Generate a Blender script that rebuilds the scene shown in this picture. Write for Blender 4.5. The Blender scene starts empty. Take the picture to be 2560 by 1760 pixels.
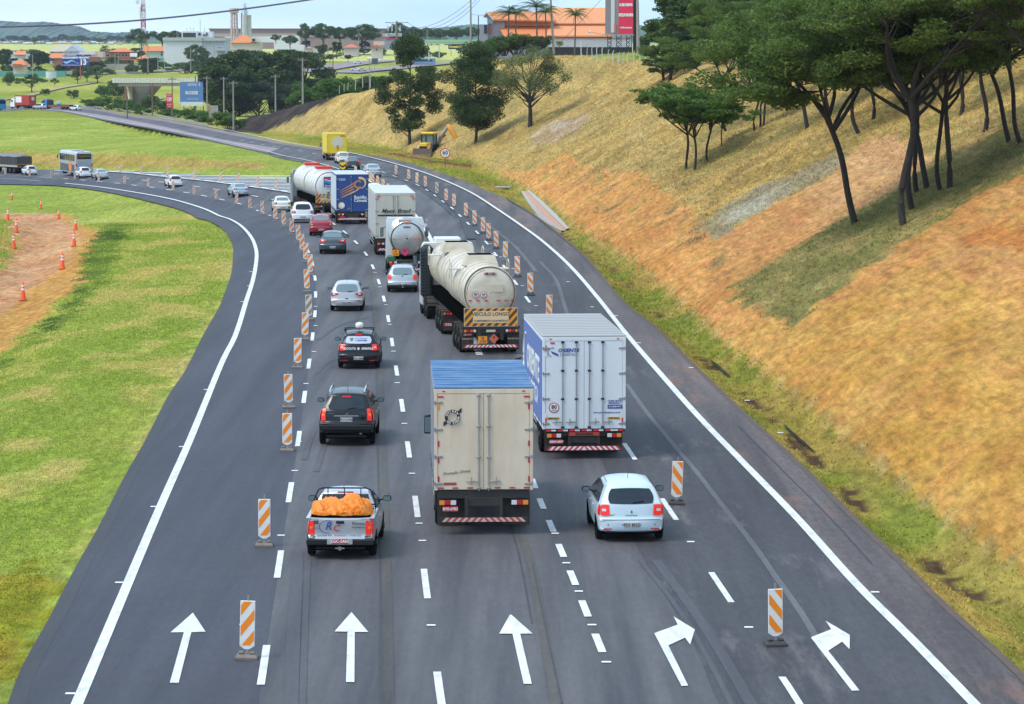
import bpy, bmesh, math, random
import numpy as np
from mathutils import Vector, Matrix, geometry
PI = math.pi
SC = bpy.context.scene
COL = SC.collection
# ---------------------------------------------------------------- camera
F = 7300.0; HC = 12.3; TH = math.atan(715.0 / F)
CT, ST = math.cos(TH), math.sin(TH)
cam_d = bpy.data.cameras.new("camera"); cam = bpy.data.objects.new("camera", cam_d)
COL.objects.link(cam); SC.camera = cam
cam.location = (0, 0, HC); cam.rotation_euler = (PI / 2 - TH, 0, 0)
cam_d.sensor_width = 36.0; cam_d.lens = 36.0 * F / 2560.0
cam_d.clip_start = 1.0; cam_d.clip_end = 30000.0
# ---------------------------------------------------------------- light
SUN_EL, SUN_AZ = 54.0, 242.0        # azimuth: clockwise from +Y
w = bpy.data.worlds.new("World"); SC.world = w; w.use_nodes = True
nt = w.node_tree; nt.nodes.clear()
wo = nt.nodes.new('ShaderNodeOutputWorld'); bg = nt.nodes.new('ShaderNodeBackground')
sky = nt.nodes.new('ShaderNodeTexSky'); sky.sky_type = 'NISHITA'; sky.sun_disc = False
sky.sun_elevation = math.radians(SUN_EL); sky.sun_rotation = math.radians(SUN_AZ)
sky.air_density = 1.3; sky.dust_density = 1.0; sky.ozone_density = 2.0
tc = nt.nodes.new('ShaderNodeTexCoord'); mp = nt.nodes.new('ShaderNodeMapping')
mp.inputs['Scale'].default_value = (1.2, 1.2, 7.0)
cn = nt.nodes.new('ShaderNodeTexNoise'); cn.inputs['Scale'].default_value = 3.0; cn.inputs['Detail'].default_value = 5
cr = nt.nodes.new('ShaderNodeValToRGB')          # rain-grey cloud deck with paler gaps
cr.color_ramp.elements[0].position = 0.40; cr.color_ramp.elements[0].color = (3.5, 5.6, 8.2, 1)
cr.color_ramp.elements[1].position = 0.64; cr.color_ramp.elements[1].color = (6.4, 7.9, 9.4, 1)
mx = nt.nodes.new('ShaderNodeMixRGB'); mx.inputs[0].default_value = 0.8
bg.inputs['Strength'].default_value = 0.125
L = nt.links.new
L(tc.outputs['Generated'], mp.inputs[0]); L(mp.outputs[0], cn.inputs[0]); L(cn.outputs[0], cr.inputs[0])
L(sky.outputs[0], mx.inputs[1]); L(cr.outputs[0], mx.inputs[2]); L(mx.outputs[0], bg.inputs[0]); L(bg.outputs[0], wo.inputs[0])
sd = bpy.data.lights.new("sun", 'SUN'); sun = bpy.data.objects.new("sun", sd); COL.objects.link(sun)
sd.energy = 1.9; sd.angle = math.radians(25.0); sd.color = (1.0, 0.95, 0.86)
_a, _e = math.radians(SUN_AZ), math.radians(SUN_EL)
sdir = Vector((math.sin(_a) * math.cos(_e), math.cos(_a) * math.cos(_e), math.sin(_e)))
sun.rotation_euler = sdir.to_track_quat('Z', 'Y').to_euler(); sun.location = (0, 0, 60)
SC.view_settings.view_transform = 'Standard'; SC.view_settings.look = 'None'
SC.view_settings.exposure = 0.58; SC.view_settings.gamma = 1.0
SC.cycles.max_bounces = 6; SC.cycles.transparent_max_bounces = 8
SC.cycles.volume_bounces = 0
# ---------------------------------------------------------------- pixel <-> world
def ray(px, py):
    a = (px - 1280) / F; b = (880 - py) / F
    return a, CT + b * ST, -ST + b * CT
def PZ(px, py, z=0.0):
    a, y, c = ray(px, py); t = (z - HC) / c
    return a * t, y * t
def PY(px, py, Y):
    a, y, c = ray(px, py); t = Y / y
    return Vector((a * t, Y, HC + c * t))
def project(X, Y, Z):
    dz = Z - HC; dep = Y * CT - dz * ST; up = Y * ST + dz * CT
    return 1280 + F * X / dep, 880 - F * up / dep
def sst(x): x = np.clip(x, 0, 1); return x * x * (3 - 2 * x)
_edge = np.array([PZ(*p) for p in [(849,425),(756,400),(640,372),(496,342),(386,320),(276,300.5),(165,278.5)]])
_EY = np.concatenate([[200, 300], _edge[:,1], [1000, 1400]])
_EX = np.concatenate([[8, -11], _edge[:,0], [-175, -260]])
def XL(Y): return np.interp(Y, _EY, _EX)
def RZ(X, Y):
    return -0.15 * np.clip(XL(Y) - X - 3, 0, 28) * sst((np.asarray(Y, float) - 220) / 90) * (1 - sst((np.asarray(Y, float) - 500) / 80))
def G(px, py):                      # pixel -> point on the road / verge level
    z = 0.0
    for _ in range(12):
        X, Y = PZ(px, py, z); z = 0.5 * z + 0.5 * float(RZ(X, Y))
    X, Y = PZ(px, py, z)
    return X, Y
def cat(pts, n=8):                  # Catmull-Rom through pixel points
    P = [np.array(p, float) for p in pts]
    P = [2 * P[0] - P[1]] + P + [2 * P[-1] - P[-2]]; out = []
    for i in range(1, len(P) - 2):
        a, b, c, d = P[i-1:i+3]
        for k in range(n):
            t = k / n
            out.append(0.5 * ((2*b) + (c-a)*t + (2*a-5*b+4*c-d)*t*t + (3*b-a-3*c+d)*t**3))
    out.append(P[-2]); return out
# ---------------------------------------------------------------- colours / materials
def lin(c): return tuple(((v/255)/12.92 if v/255 <= 0.04045 else ((v/255+0.055)/1.055)**2.4) for v in c)
def A(r, g, b, k=0.75): l = lin((r, g, b)); return (l[0]*k, l[1]*k, l[2]*k, 1)
_M = {}
def M(key, col, rough=0.5, metal=0.0, dirt=0.0, dcol=(0.12,0.09,0.06,1), dscale=1.5, emit=None, trans=0.0, coat=0.0, stretch=(1,1,1), spec=0.5):
    if key in _M: return _M[key]
    m = bpy.data.materials.new(key); m.use_nodes = True; n = m.node_tree.nodes; l = m.node_tree.links.new
    b = n['Principled BSDF']
    if len(col) == 3: col = (*col, 1)
    b.inputs['Base Color'].default_value = col; b.inputs['Roughness'].default_value = rough; b.inputs['Metallic'].default_value = metal; b.inputs['Specular IOR Level'].default_value = spec
    if coat: b.inputs['Coat Weight'].default_value = coat; b.inputs['Coat Roughness'].default_value = 0.08
    if emit: b.inputs['Emission Color'].default_value = (*emit[:3], 1); b.inputs['Emission Strength'].default_value = emit[3]
    if dirt > 0:
        t = n.new('ShaderNodeTexCoord'); mp = n.new('ShaderNodeMapping'); mp.inputs['Scale'].default_value = stretch
        x = n.new('ShaderNodeTexNoise'); x.inputs['Scale'].default_value = dscale; x.inputs['Detail'].default_value = 6; x.inputs['Roughness'].default_value = 0.65
        r = n.new('ShaderNodeValToRGB'); r.color_ramp.elements[0].position = 0.42; r.color_ramp.elements[1].position = 0.78
        r.color_ramp.elements[0].color = (0,0,0,1); r.color_ramp.elements[1].color = (dirt,)*3 + (1,)
        q = n.new('ShaderNodeMixRGB'); q.inputs[1].default_value = col; q.inputs[2].default_value = dcol
        l(t.outputs['Object'], mp.inputs[0]); l(mp.outputs[0], x.inputs[0]); l(x.outputs[0], r.inputs[0]); l(r.outputs[0], q.inputs[0]); l(q.outputs[0], b.inputs['Base Color'])
    _M[key] = m; return m
# ---------------------------------------------------------------- object helpers
def tag(o, label=None, cat=None, group=None, kind=None):
    if label: o['label'] = label
    if cat: o['category'] = cat
    if group: o['group'] = group
    if kind: o['kind'] = kind
    return o
def empty(name, loc=(0,0,0), rz=0.0, label=None, cat=None, group=None):
    o = bpy.data.objects.new(name, None); COL.objects.link(o)
    o.location = loc; o.rotation_euler = (0, 0, rz); o.empty_display_size = 0.3
    return tag(o, label, cat, group)
def copy_tree(o, parent=None):
    c = o.copy(); COL.objects.link(c)
    if parent: c.parent = parent
    for ch in [x for x in _KIDS.get(o.as_pointer(), [])]:
        copy_tree(ch, c)
    return c
_KIDS = {}
class MB:
    def __init__(s): s.v = []; s.f = []; s.mi = []; s.sm = []; s.mats = []
    def m(s, mat):
        if mat not in s.mats: s.mats.append(mat)
        return s.mats.index(mat)
    def add(s, vs, fs, mat, smooth=False, T=None):
        o = len(s.v); i = s.m(mat)
        if T is not None: vs = [T @ Vector(p) for p in vs]
        s.v += [tuple(p) for p in vs]; s.f += [tuple(o + k for k in f) for f in fs]
        s.mi += [i] * len(fs); s.sm += [smooth] * len(fs); return s
    def box(s, x0, x1, y0, y1, z0, z1, mat, c=0.0, T=None):
        if c <= 0:
            vs = [(x,y,z) for x in (x0,x1) for y in (y0,y1) for z in (z0,z1)]
            return s.add(vs, [(0,1,3,2),(4,6,7,5),(0,4,5,1),(2,3,7,6),(0,2,6,4),(1,5,7,3)], mat, T=T)
        vs = []
        for sx, X in ((-1,x0),(1,x1)):
            for sy, Y in ((-1,y0),(1,y1)):
                for sz, Z in ((-1,z0),(1,z1)):
                    vs += [(X-sx*c,Y-sy*c,Z),(X-sx*c,Y,Z-sz*c),(X,Y-sy*c,Z-sz*c)]
        bm = bmesh.new(); bv = [bm.verts.new(p) for p in vs]; bm.verts.index_update()
        r = bmesh.ops.convex_hull(bm, input=bv)
        bm.verts.index_update()
        s.add([tuple(v.co) for v in bm.verts], [[v.index for v in f.verts] for f in bm.faces], mat, T=T); bm.free(); return s
    def cyl(s, p0, p1, r0, mat, r1=None, n=12, cap=True, smooth=True, T=None):
        r1 = r0 if r1 is None else r1
        p0 = Vector(p0); p1 = Vector(p1); d = (p1 - p0)
        q = d.to_track_quat('Z', 'Y').to_matrix()
        vs = []
        for p, r in ((p0, r0), (p1, r1)):
            for i in range(n):
                a = 2*PI*i/n; vs.append(p + q @ Vector((math.cos(a)*r, math.sin(a)*r, 0)))
        s.add(vs, [(i, (i+1)%n, n+(i+1)%n, n+i) for i in range(n)], mat, smooth, T)
        if cap: s.add(vs, [tuple(range(n-1,-1,-1)), tuple(range(n, 2*n))], mat, False, T)
        return s
    def tube(s, pts, r, mat, n=6, T=None):
        pts = [Vector(p) for p in pts]; R = r if isinstance(r, (list, tuple)) else [r]*len(pts)
        vs = []
        for i, p in enumerate(pts):
            d = (pts[min(i+1, len(pts)-1)] - pts[max(i-1, 0)])
            q = d.to_track_quat('Z', 'X').to_matrix()
            for k in range(n):
                a = 2*PI*k/n; vs.append(p + q @ Vector((math.cos(a)*R[i], math.sin(a)*R[i], 0)))
        fs = [(i*n+k, i*n+(k+1)%n, (i+1)*n+(k+1)%n, (i+1)*n+k) for i in range(len(pts)-1) for k in range(n)]
        fs += [tuple(range(n-1,-1,-1)), tuple(range((len(pts)-1)*n, len(pts)*n))]
        return s.add(vs, fs, mat, True, T)
    def poly(s, pts, mat, T=None): return s.add(pts, [tuple(range(len(pts)))], mat, T=T)
    def prism(s, pts, d, mat, T=None):      # planar polygon pushed along d, both caps
        n = len(pts); d = Vector(d); P = [Vector(p) for p in pts]; vs = P + [p + d for p in P]
        return s.add(vs, [tuple(range(n-1,-1,-1)), tuple(range(n,2*n))] + [(i,(i+1)%n,n+(i+1)%n,n+i) for i in range(n)], mat, T=T)
    def loft(s, secs, mat, closed=True, caps=True, smooth=True, T=None):
        n = len(secs[0]); vs = [p for q in secs for p in q]; k = n if closed else n-1
        fs = [(i*n+j, i*n+(j+1)%n, (i+1)*n+(j+1)%n, (i+1)*n+j) for i in range(len(secs)-1) for j in range(k)]
        s.add(vs, fs, mat, smooth, T)
        if caps: s.add(secs[0], [tuple(range(n-1,-1,-1))], mat, T=T); s.add(secs[-1], [tuple(range(n))], mat, T=T)
        return s
    def grid(s, rows, mat, smooth=True, T=None): return s.loft(rows, mat, closed=False, caps=False, smooth=smooth, T=T)
    def build(s, name, parent=None, fix=True, sharp=40):
        me = bpy.data.meshes.new(name); me.from_pydata([tuple(p) for p in s.v], [], s.f)
        for m in s.mats: me.materials.append(m)
        if s.mi:
            me.polygons.foreach_set('material_index', s.mi); me.polygons.foreach_set('use_smooth', s.sm)
        if fix:
            bm = bmesh.new(); bm.from_mesh(me); bmesh.ops.recalc_face_normals(bm, faces=bm.faces); bm.to_mesh(me); bm.free()
        if any(s.sm):
            try: me.set_sharp_from_angle(angle=math.radians(sharp))
            except Exception: pass
        o = bpy.data.objects.new(name, me); COL.objects.link(o)
        if parent is not None: o.parent = parent; _KIDS.setdefault(parent.as_pointer(), []).append(o)
        return o
# ---------------------------------------------------------------- noise for terrain
_rs = np.random.RandomState(7); _tab = _rs.rand(256, 256)
def vnoise(x, y):
    x0 = np.floor(x).astype(int); y0 = np.floor(y).astype(int); fx = x - x0; fy = y - y0
    fx = fx*fx*(3-2*fx); fy = fy*fy*(3-2*fy)
    g = lambda a, b: _tab[a & 255, b & 255]
    return (g(x0,y0)*(1-fx)+g(x0+1,y0)*fx)*(1-fy) + (g(x0,y0+1)*(1-fx)+g(x0+1,y0+1)*fx)*fy
def fbm(x, y, o=4):
    s = 0; a = 0.5; t = 0
    for i in range(o): s = s + a*vnoise(x*2**i+17*i, y*2**i+31*i); t += a; a *= 0.5
    return s / t - 0.5
# ================================================================ terrain
_d = sorted([PZ(*p, -0.4 if p[1] > 560 else 0) for p in [(2560,1537),(2410,1465),(2311,1383),(2228,1327),(2087,1187),(2000,1106),(1914,1025),(1799,927),(1718,858),(1637,772),
      (1528,668),(1424,599),(1330,500),(1250,452),(1151,398),(1040,384),(949,369),(811,346),(673,329)]], key=lambda p: p[1])
_TY = np.array([0, 40] + [p[1] for p in _d] + [640, 760, 1000, 1400]); _TX = np.array([14, 12.6] + [p[0] for p in _d] + [-66, -98, -160, -240])
def TX(Y): return np.interp(Y, _TY, _TX)
_ft = [G(*p) for p in [(-200,417),(0,421),(229,425),(331,428),(452,434),(573,440),(700,449),(780,440),(849,427)]]
_ft = sorted(_ft); _FX = np.array([p[0] for p in _ft]); _FY = np.array([p[1] for p in _ft])
def FY(X): return np.interp(X, _FX, _FY)
_ZY = [600, 800, 940, 985, 1050, 1200, 1500, 2000, 3000, 6000, 12000]
_ZZ = [0, 0, 0, 2.0, 4.1, 7.6, 12.6, 21.0, 34.0, 62.0, 110.0]
_le = sorted([G(*p) for p in [(-250,458),(0,461),(150,465.5),(241,476),(316,490),(392,508),(452,524),(512,547),(558,571),(579,595),(589,622),(589,649),(585,686),(570,731),(552,776),(518,836),(474,926),(430,993),(375,1103),(320,1202),(265,1312),(198,1434),(143,1544),(77,1665),(0,1900)]], key=lambda q: q[1])
_LEY = np.array([q[1] for q in _le]); _LEX = np.array([q[0] for q in _le])
def LXf(Y): return np.interp(Y, _LEY, _LEX)
def HZ(X, Y):
    X = np.asarray(X, float); Y = np.asarray(Y, float)
    base = RZ(X, Y)
    far = np.interp(Y, _ZY, _ZZ)
    # green island between the two carriageways
    itop = -1.6 * sst((-50 - X) / 25) * (1 - sst((Y - 520) / 200))
    inside = sst((Y - FY(X) - 0.8) / 24) * (X < XL(Y) - 1.0) * (Y > 300) * (X < -20.5)
    base = base * (1 - inside) + itop * inside
    # ditch beside the right carriageway and the cut slope
    u = X - TX(Y)
    slope = 0.50 + 0.09 * sst((Y - 400) / 80)
    ye = Y - np.clip(X + 15, 0, 400)
    crest = np.interp(ye, [0, 430, 465, 500, 530, 560, 590, 620, 700], [13.6, 14.0, 14.4, 12.4, 8.8, 6.4, 3.2, 0.3, 0])
    r = np.clip(u - 0.6, 0, None) * slope
    r = r * sst((u - 0.3) / 2.5) ** 0.5
    hill = np.where(r < crest * 0.85, r, crest - (crest * 0.15) * np.exp(-(r - crest * 0.85) / np.maximum(crest * 0.15, 1e-3)))
    ditch = -0.45 * np.exp(-(u / 1.1) ** 2) * (Y < 420)
    near = np.clip(1 - Y / 700, 0, 1)
    rough = fbm(X * 1.3, Y * 0.5, 3) * 0.22 * sst((u - 1) / 2) * (Y < 420) + fbm(X * 0.9 + 7, Y * 0.35, 3) * 0.10 * sst((LXf(Y) - X - 0.3) / 2) * (Y < 300) + fbm(X * 0.35, Y * 0.25) * 0.55 * sst(u / 4) * (Y < 650) + fbm(X * 0.07, Y * 0.04) * 1.3 * sst((u - 6) / 8) * (Y < 650)
    # swale in the left field
    sw = np.interp(Y, [60, 110, 150, 200, 240, 262, 300], [-26, -22, -25.5, -33, -36, -44, -70])
    sl = -0.55 * np.exp(-((X - sw) / 2.2) ** 2) * (Y < 300) + 0.35 * sst((sw - X - 1) / 3) * (Y < 300)
    h = base + far + np.where(u > 0, hill, 0) + ditch + rough + sl * sst((LXf(Y) - X - 0.5) / 3)
    wave = fbm(X * 0.01, Y * 0.006) * 4.0 * sst((Y - 900) / 400)
    mound = 6 * np.exp(-((X + 50) / 120) ** 2 - ((Y - 1050) / 60) ** 2) * 0
    return h + wave + mound - 0.06
from mathutils.bvhtree import BVHTree
def make_ground():
    ys = [30.0]
    while ys[-1] < 8900: ys.append(ys[-1] * 1.0058 if ys[-1] < 900 else ys[-1] * 1.012)
    ys = np.array(ys); nx = 361; t = np.linspace(-1, 1, nx); t = t * (0.55 + 0.45 * t * t)
    Y, T = np.meshgrid(ys, t, indexing='ij'); X = T * (Y * 0.42 + 60)
    Z = HZ(X, Y)
    V = np.stack([X, Y, Z], -1).reshape(-1, 3)
    ny = len(ys); i = np.arange(ny-1)[:,None]*nx + np.arange(nx-1)[None,:]
    Q = np.stack([i, i+1, i+nx+1, i+nx], -1).reshape(-1, 4)
    me = bpy.data.meshes.new('ground'); me.vertices.add(len(V)); me.vertices.foreach_set('co', V.ravel())
    me.loops.add(Q.size); me.loops.foreach_set('vertex_index', Q.ravel().astype(np.int32))
    me.polygons.add(len(Q)); me.polygons.foreach_set('loop_start', np.arange(0, Q.size, 4, dtype=np.int32)); me.polygons.foreach_set('use_smooth', np.ones(len(Q), bool))
    me.update(); me.validate()
    # surface kinds
    x, y, z = V.T; px, py = project(x, y, z)
    j = np.clip(60.0 / np.maximum(y, 1), 0.05, 1)         # raggedness, in metres, turned into pixels
    s = 7300 / y
    def jit(a, f=0.9): 
        return px + fbm(x*f, y*f*0.6) * a * s, py + fbm(x*f+90, y*f*0.6+40) * a * s * 0.25
    def inpoly(P, a=1.6, f=0.9):
        qx, qy = jit(a, f); P = np.array(P, float); ins = np.zeros(len(qx), bool); n = len(P)
        for k in range(n):
            x1, y1 = P[k]; x2, y2 = P[(k+1) % n]
            if y1 == y2: continue
            c = ((y1 > qy) != (y2 > qy)) & (qx < (x2-x1)*(qy-y1)/(y2-y1)+x1); ins ^= c
        return ins
    C = np.zeros((len(V), 3)); u = x - TX(y)
    n1 = fbm(x*0.12, y*0.05)+0.5; n2 = fbm(x*0.5+50, y*0.2)+0.5; n3 = fbm(x*0.02+9, y*0.012+3)+0.5
    def mixc(c1, c2, t): t = np.clip(t, 0, 1)[:,None]; return np.asarray(c1)*(1-t)+np.asarray(c2)*t
    green = A(156,170,64)[:3]; lime = A(182,184,84)[:3]; olive = A(128,132,50)[:3]; straw = A(208,172,100)[:3]; strawd = A(176,146,82)[:3]
    dirt = A(228,172,124)[:3]; jute = A(218,156,78)[:3]; jute2 = A(212,160,86)[:3]; brown = A(136,96,56)[:3]; dgreen = A(92,116,40)[:3]
    C[:] = mixc(green, lime, (n1-0.4)*3)
    C = np.where(((n2 > 0.56) & (y < 300))[:,None], mixc(lime, A(192,182,92)[:3], (n2-0.55)*4), C)
    C = np.where(((y < 300) & (x > LXf(y)-7-6*(n1-0.5)) & (x < LXf(y)+1) & (n2 > 0.48))[:,None], mixc(C, A(202,184,104)[:3], (n2-0.48)*3.5), C)
    far = y > 700
    C = np.where(far[:,None], mixc(A(150,158,50)[:3], A(182,180,86)[:3], (n3-0.35)*3), C)
    C = np.where(((y > 1700))[:,None], mixc(A(196,200,104)[:3], A(214,204,130)[:3], n3), C)
    C = np.where(((y > 3600))[:,None], mixc(A(70,104,70)[:3], A(100,128,80)[:3], n1), C)
    def put(P, col, a=1.6, f=0.9, cond=True):
        nonlocal C
        mk = inpoly(P, a, f) & cond; C = np.where(mk[:,None], col, C)
    # left field
    nr = (y < 330) & (x < -5)
    put([(-300,480),(0,493),(151,523),(196,559),(235,568),(259,592),(264,610),(241,637),(211,686),(206,706),(181,731),(120,788),(75,827),(0,890),(-300,1000)], mixc(jute2, jute, (n2-0.35)*3), 1.0, cond=nr)
    put([(-300,480),(0,493),(99,520),(148,544),(187,571),(200,589),(187,622),(157,664),(120,695),(45,749),(0,785),(-300,960)], mixc(dirt, A(214,150,102)[:3], (n2-0.4)*4), 0.4, cond=nr)
    put([(-300,800),(0,673),(24,643),(45,619),(30,589),(18,553),(0,538),(-300,500)], mixc(green, straw, (n2-0.4)*3), 0.8, cond=nr)
    put([(215,640),(270,560),(330,560),(300,640),(260,700),(180,790),(110,850),(0,920),(-300,1060),(-300,1000),(0,885),(90,835),(170,760),(205,715)], mixc(dgreen, green, (n2-0.4)*3), 1.2, cond=nr)
    put([(-400,1560),(0,1500),(100,1380),(140,1440),(150,1540),(80,1665),(44,1760),(-200,2100),(-600,2100)], mixc(A(150,150,40)[:3], A(196,150,58)[:3], (n2-0.35)*3), 2.5, cond=nr)
    # island bank between the carriageways
    put([(-300,370),(0,378),(230,384),(400,388),(520,398),(620,404),(690,414),(640,420),(450,424),(330,420),(200,420),(0,420),(-300,418)], mixc(A(190,160,86)[:3], A(160,140,60)[:3], (n2-0.4)*3), 2.5, cond=(y>300)&(y<640)&(x<-8))
    # right side: verge, slope, patches
    rt = (u > -9) & (y < 660) & ((y < 330) | (x > XL(y) + 6))
    C = np.where((rt & (u < 1.4))[:,None], mixc(A(138,142,48)[:3], A(182,154,74)[:3], (n2-0.36)*3.2), C)
    C = np.where((rt & (y > 330))[:,None], mixc(A(142,150,48)[:3], A(176,156,66)[:3], (n1-0.4)*4), C)
    C = np.where((rt & (u > 1.2))[:,None], mixc(straw, strawd, (n2-0.45)*4), C)
    C = np.where((rt & (u > 1.2) & (n1 > 0.50))[:,None], mixc(A(206,172,106)[:3], A(184,158,92)[:3], (n1-0.5)*4+(n2-0.5)), C)
    gv = rt & (u > 0.2) & (u < 0.5+3*(n1-0.5)) & (y < 260)
    sl = rt & (u > 1.4)
    put([(1040,395),(1100,415),(1280,432),(1317,427),(1425,379),(1447,414),(1557,426),(1603,426),(1672,484),(1730,518),(1741,576),(1799,599),(1840,640),(1850,720),(1900,783),(1972,809),
         (2098,720),(2202,651),(2346,559),(2433,490),(2560,432),(2900,300),(2900,1900),(2560,1760),(1700,900),(1400,600),(1200,430)], mixc(A(228,164,94)[:3], A(218,150,80)[:3], (n2-0.35)*3), 1.4, cond=sl)
    n4 = fbm(x*0.9+31, y*0.35+8)+0.5
    C = np.where((rt & (u > 3) & (n4 > 0.60))[:,None], mixc(C, A(150,128,84)[:3], (n4-0.58)*4), C); C = np.where((rt & (u > 3) & (n4 < 0.38) & (n3 > 0.45))[:,None], mixc(C, A(160,150,84)[:3], (0.40-n4)*5), C)
    fg = sl & (y < 130)
    C = np.where(fg[:,None], mixc(A(224,168,90)[:3], A(208,152,72)[:3], (n2-0.38)*3), C)
    C = np.where(gv[:,None], mixc(A(146,152,58)[:3], A(176,156,76)[:3], (n2-0.35)*3), C)
    put([(1850,737),(1845,708),(2000,610),(2133,536),(2260,455),(2346,400),(2460,360),(2700,330),(2700,420),(2560,432),(2433,490),(2346,559),(2202,651),(2098,720),(1972,809),(1902,783)], mixc(A(144,136,76)[:3], A(180,158,98)[:3], (n2-0.42)*4), 3.0, cond=sl)
    put([(1799,599),(1926,512),(2038,463),(2094,426),(2120,387),(2176,344),(2232,336),(2283,362),(2344,394),(2240,469),(2163,512),(2098,555),(1960,633),(1856,703),(1815,690)], mixc(A(216,154,92)[:3], A(220,172,120)[:3], (px-1980)/250+(n2-0.5)), 0.5, cond=sl)
    put([(2700,380),(2560,436),(2433,490),(2346,559),(2202,651),(2098,720),(2060,760),(2150,735),(2230,700),(2294,662),(2427,706),(2560,761),(2700,800)], mixc(A(214,150,84)[:3], A(218,160,96)[:3], (n2-0.4)*4), 0.5, cond=sl)
    put([(2390,600),(2470,560),(2700,560),(2700,640),(2560,625),(2440,615)], np.array(A(210,136,72)[:3]), 0.6, cond=sl)
    put([(1317,350),(1374,306),(1457,280),(1475,293),(1406,347),(1342,365)], mixc(A(206,184,156)[:3], A(180,146,104)[:3], (n2-0.35)*4), 3, cond=sl)
    put([(1741,575),(1870,480),(2000,425),(2110,370),(2100,420),(1990,478),(1926,512),(1800,597)], mixc(A(196,184,158)[:3], A(168,150,112)[:3], (n2-0.3)*4), 1.5, cond=sl)
    put([(560,330),(600,300),(643,288),(700,262),(797,240),(850,236),(800,262),(750,290),(700,312),(655,334),(600,330)], mixc(A(56,46,46)[:3], A(92,74,60)[:3], (n2-0.4)*3), 1.5, cond=(y>480)&(y<720))
    put([(930,376),(1000,385),(1100,402),(1180,412),(1180,420),(1060,404),(960,384)], np.array(A(134,78,60)[:3]), 1.5, cond=(y>330)&(y<470))
    put([(1366,126),(1440,132),(1502,146),(1560,152),(1640,146),(1700,150),(1700,120),(1366,112)], mixc(A(120,146,56)[:3], A(176,170,90)[:3], (n2-0.4)*4), 1.5, cond=(y>330)&(y<520)&(u>0))
    # water-stained bottom of the ditch, bare kerb of soil along the pavement
    C = np.where((rt & (np.abs(u+0.1) < 0.28) & (n2 > 0.58) & (y < 260))[:,None], np.array(A(96,72,48)[:3]), C)
    ca = me.color_attributes.new('tone', 'FLOAT_COLOR', 'POINT')
    C = np.clip(C*1.07, 0, 0.8)
    ca.data.foreach_set('color', np.concatenate([C, np.ones((len(C),1))], 1).astype(np.float32).ravel())
    o = bpy.data.objects.new('ground', me); COL.objects.link(o); tag(o, kind='structure')
    # shader: per-vertex kind colour broken up with straw, tuft and soil noise
    m = bpy.data.materials.new('ground'); m.use_nodes = True; n = m.node_tree.nodes; l = m.node_tree.links.new; b = n['Principled BSDF']
    b.inputs['Roughness'].default_value = 0.95; b.inputs['Specular IOR Level'].default_value = 0.1
    at = n.new('ShaderNodeAttribute'); at.attribute_name = 'tone'; g = n.new('ShaderNodeNewGeometry')
    def noise(scale, st, rot=(0,0,0), det=4, ro=0.6):
        mp = n.new('ShaderNodeMapping'); mp.inputs['Scale'].default_value = st; mp.inputs['Rotation'].default_value = rot
        x = n.new('ShaderNodeTexNoise'); x.inputs['Scale'].default_value = scale; x.inputs['Detail'].default_value = det; x.inputs['Roughness'].default_value = ro
        l(g.outputs['Position'], mp.inputs[0]); l(mp.outputs[0], x.inputs[0]); return x
    def mr(x, a, b_, c, d):
        r = n.new('ShaderNodeMapRange'); r.inputs[1].default_value = a; r.inputs[2].default_value = b_; r.inputs[3].default_value = c; r.inputs[4].default_value = d
        l(x, r.inputs[0]); return r.outputs[0]
    fine = noise(2.4, (1, 0.35, 1), det=6, ro=0.75); big = noise(0.22, (1, 0.4, 1)); streak = noise(1.1, (2.6, 0.18, 2.2), (0, 0, 0.5), 5, 0.7)
    v1 = mr(fine.outputs[0], 0.32, 0.68, 0.55, 1.42); v2 = mr(big.outputs[0], 0.35, 0.65, 0.86, 1.12); v3 = mr(streak.outputs[0], 0.3, 0.7, 0.74, 1.25)
    def mul(a, b2):
        q = n.new('ShaderNodeMath'); q.operation = 'MULTIPLY'; l(a, q.inputs[0]); l(b2, q.inputs[1]); return q.outputs[0]
    v = mul(mul(v1, v2), v3)
    hs = n.new('ShaderNodeHueSaturation'); l(at.outputs['Color'], hs.inputs['Color']); l(v, hs.inputs['Value'])
    hn = noise(0.9, (1, 0.4, 1)); l(mr(hn.outputs[0], 0.3, 0.7, 0.49, 0.512), hs.inputs['Hue'])
    l(hs.outputs[0], b.inputs['Base Color'])
    bp = n.new('ShaderNodeBump'); bp.inputs['Strength'].default_value = 0.8; bp.inputs['Distance'].default_value = 0.22
    l(v, bp.inputs['Height']); l(bp.outputs[0], b.inputs['Normal'])
    me.materials.append(m)
    return o, BVHTree.FromPolygons(V.tolist(), Q.tolist())
ground, BVH = make_ground()
CO = Vector((0, 0, HC))
def hit(px, py):
    d = Vector(ray(px, py)).normalized(); r = BVH.ray_cast(CO, d)
    return r[0] if r[0] else PY(px, py, 3000)
def zat(X, Y):
    return float(HZ(X, Y))
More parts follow.
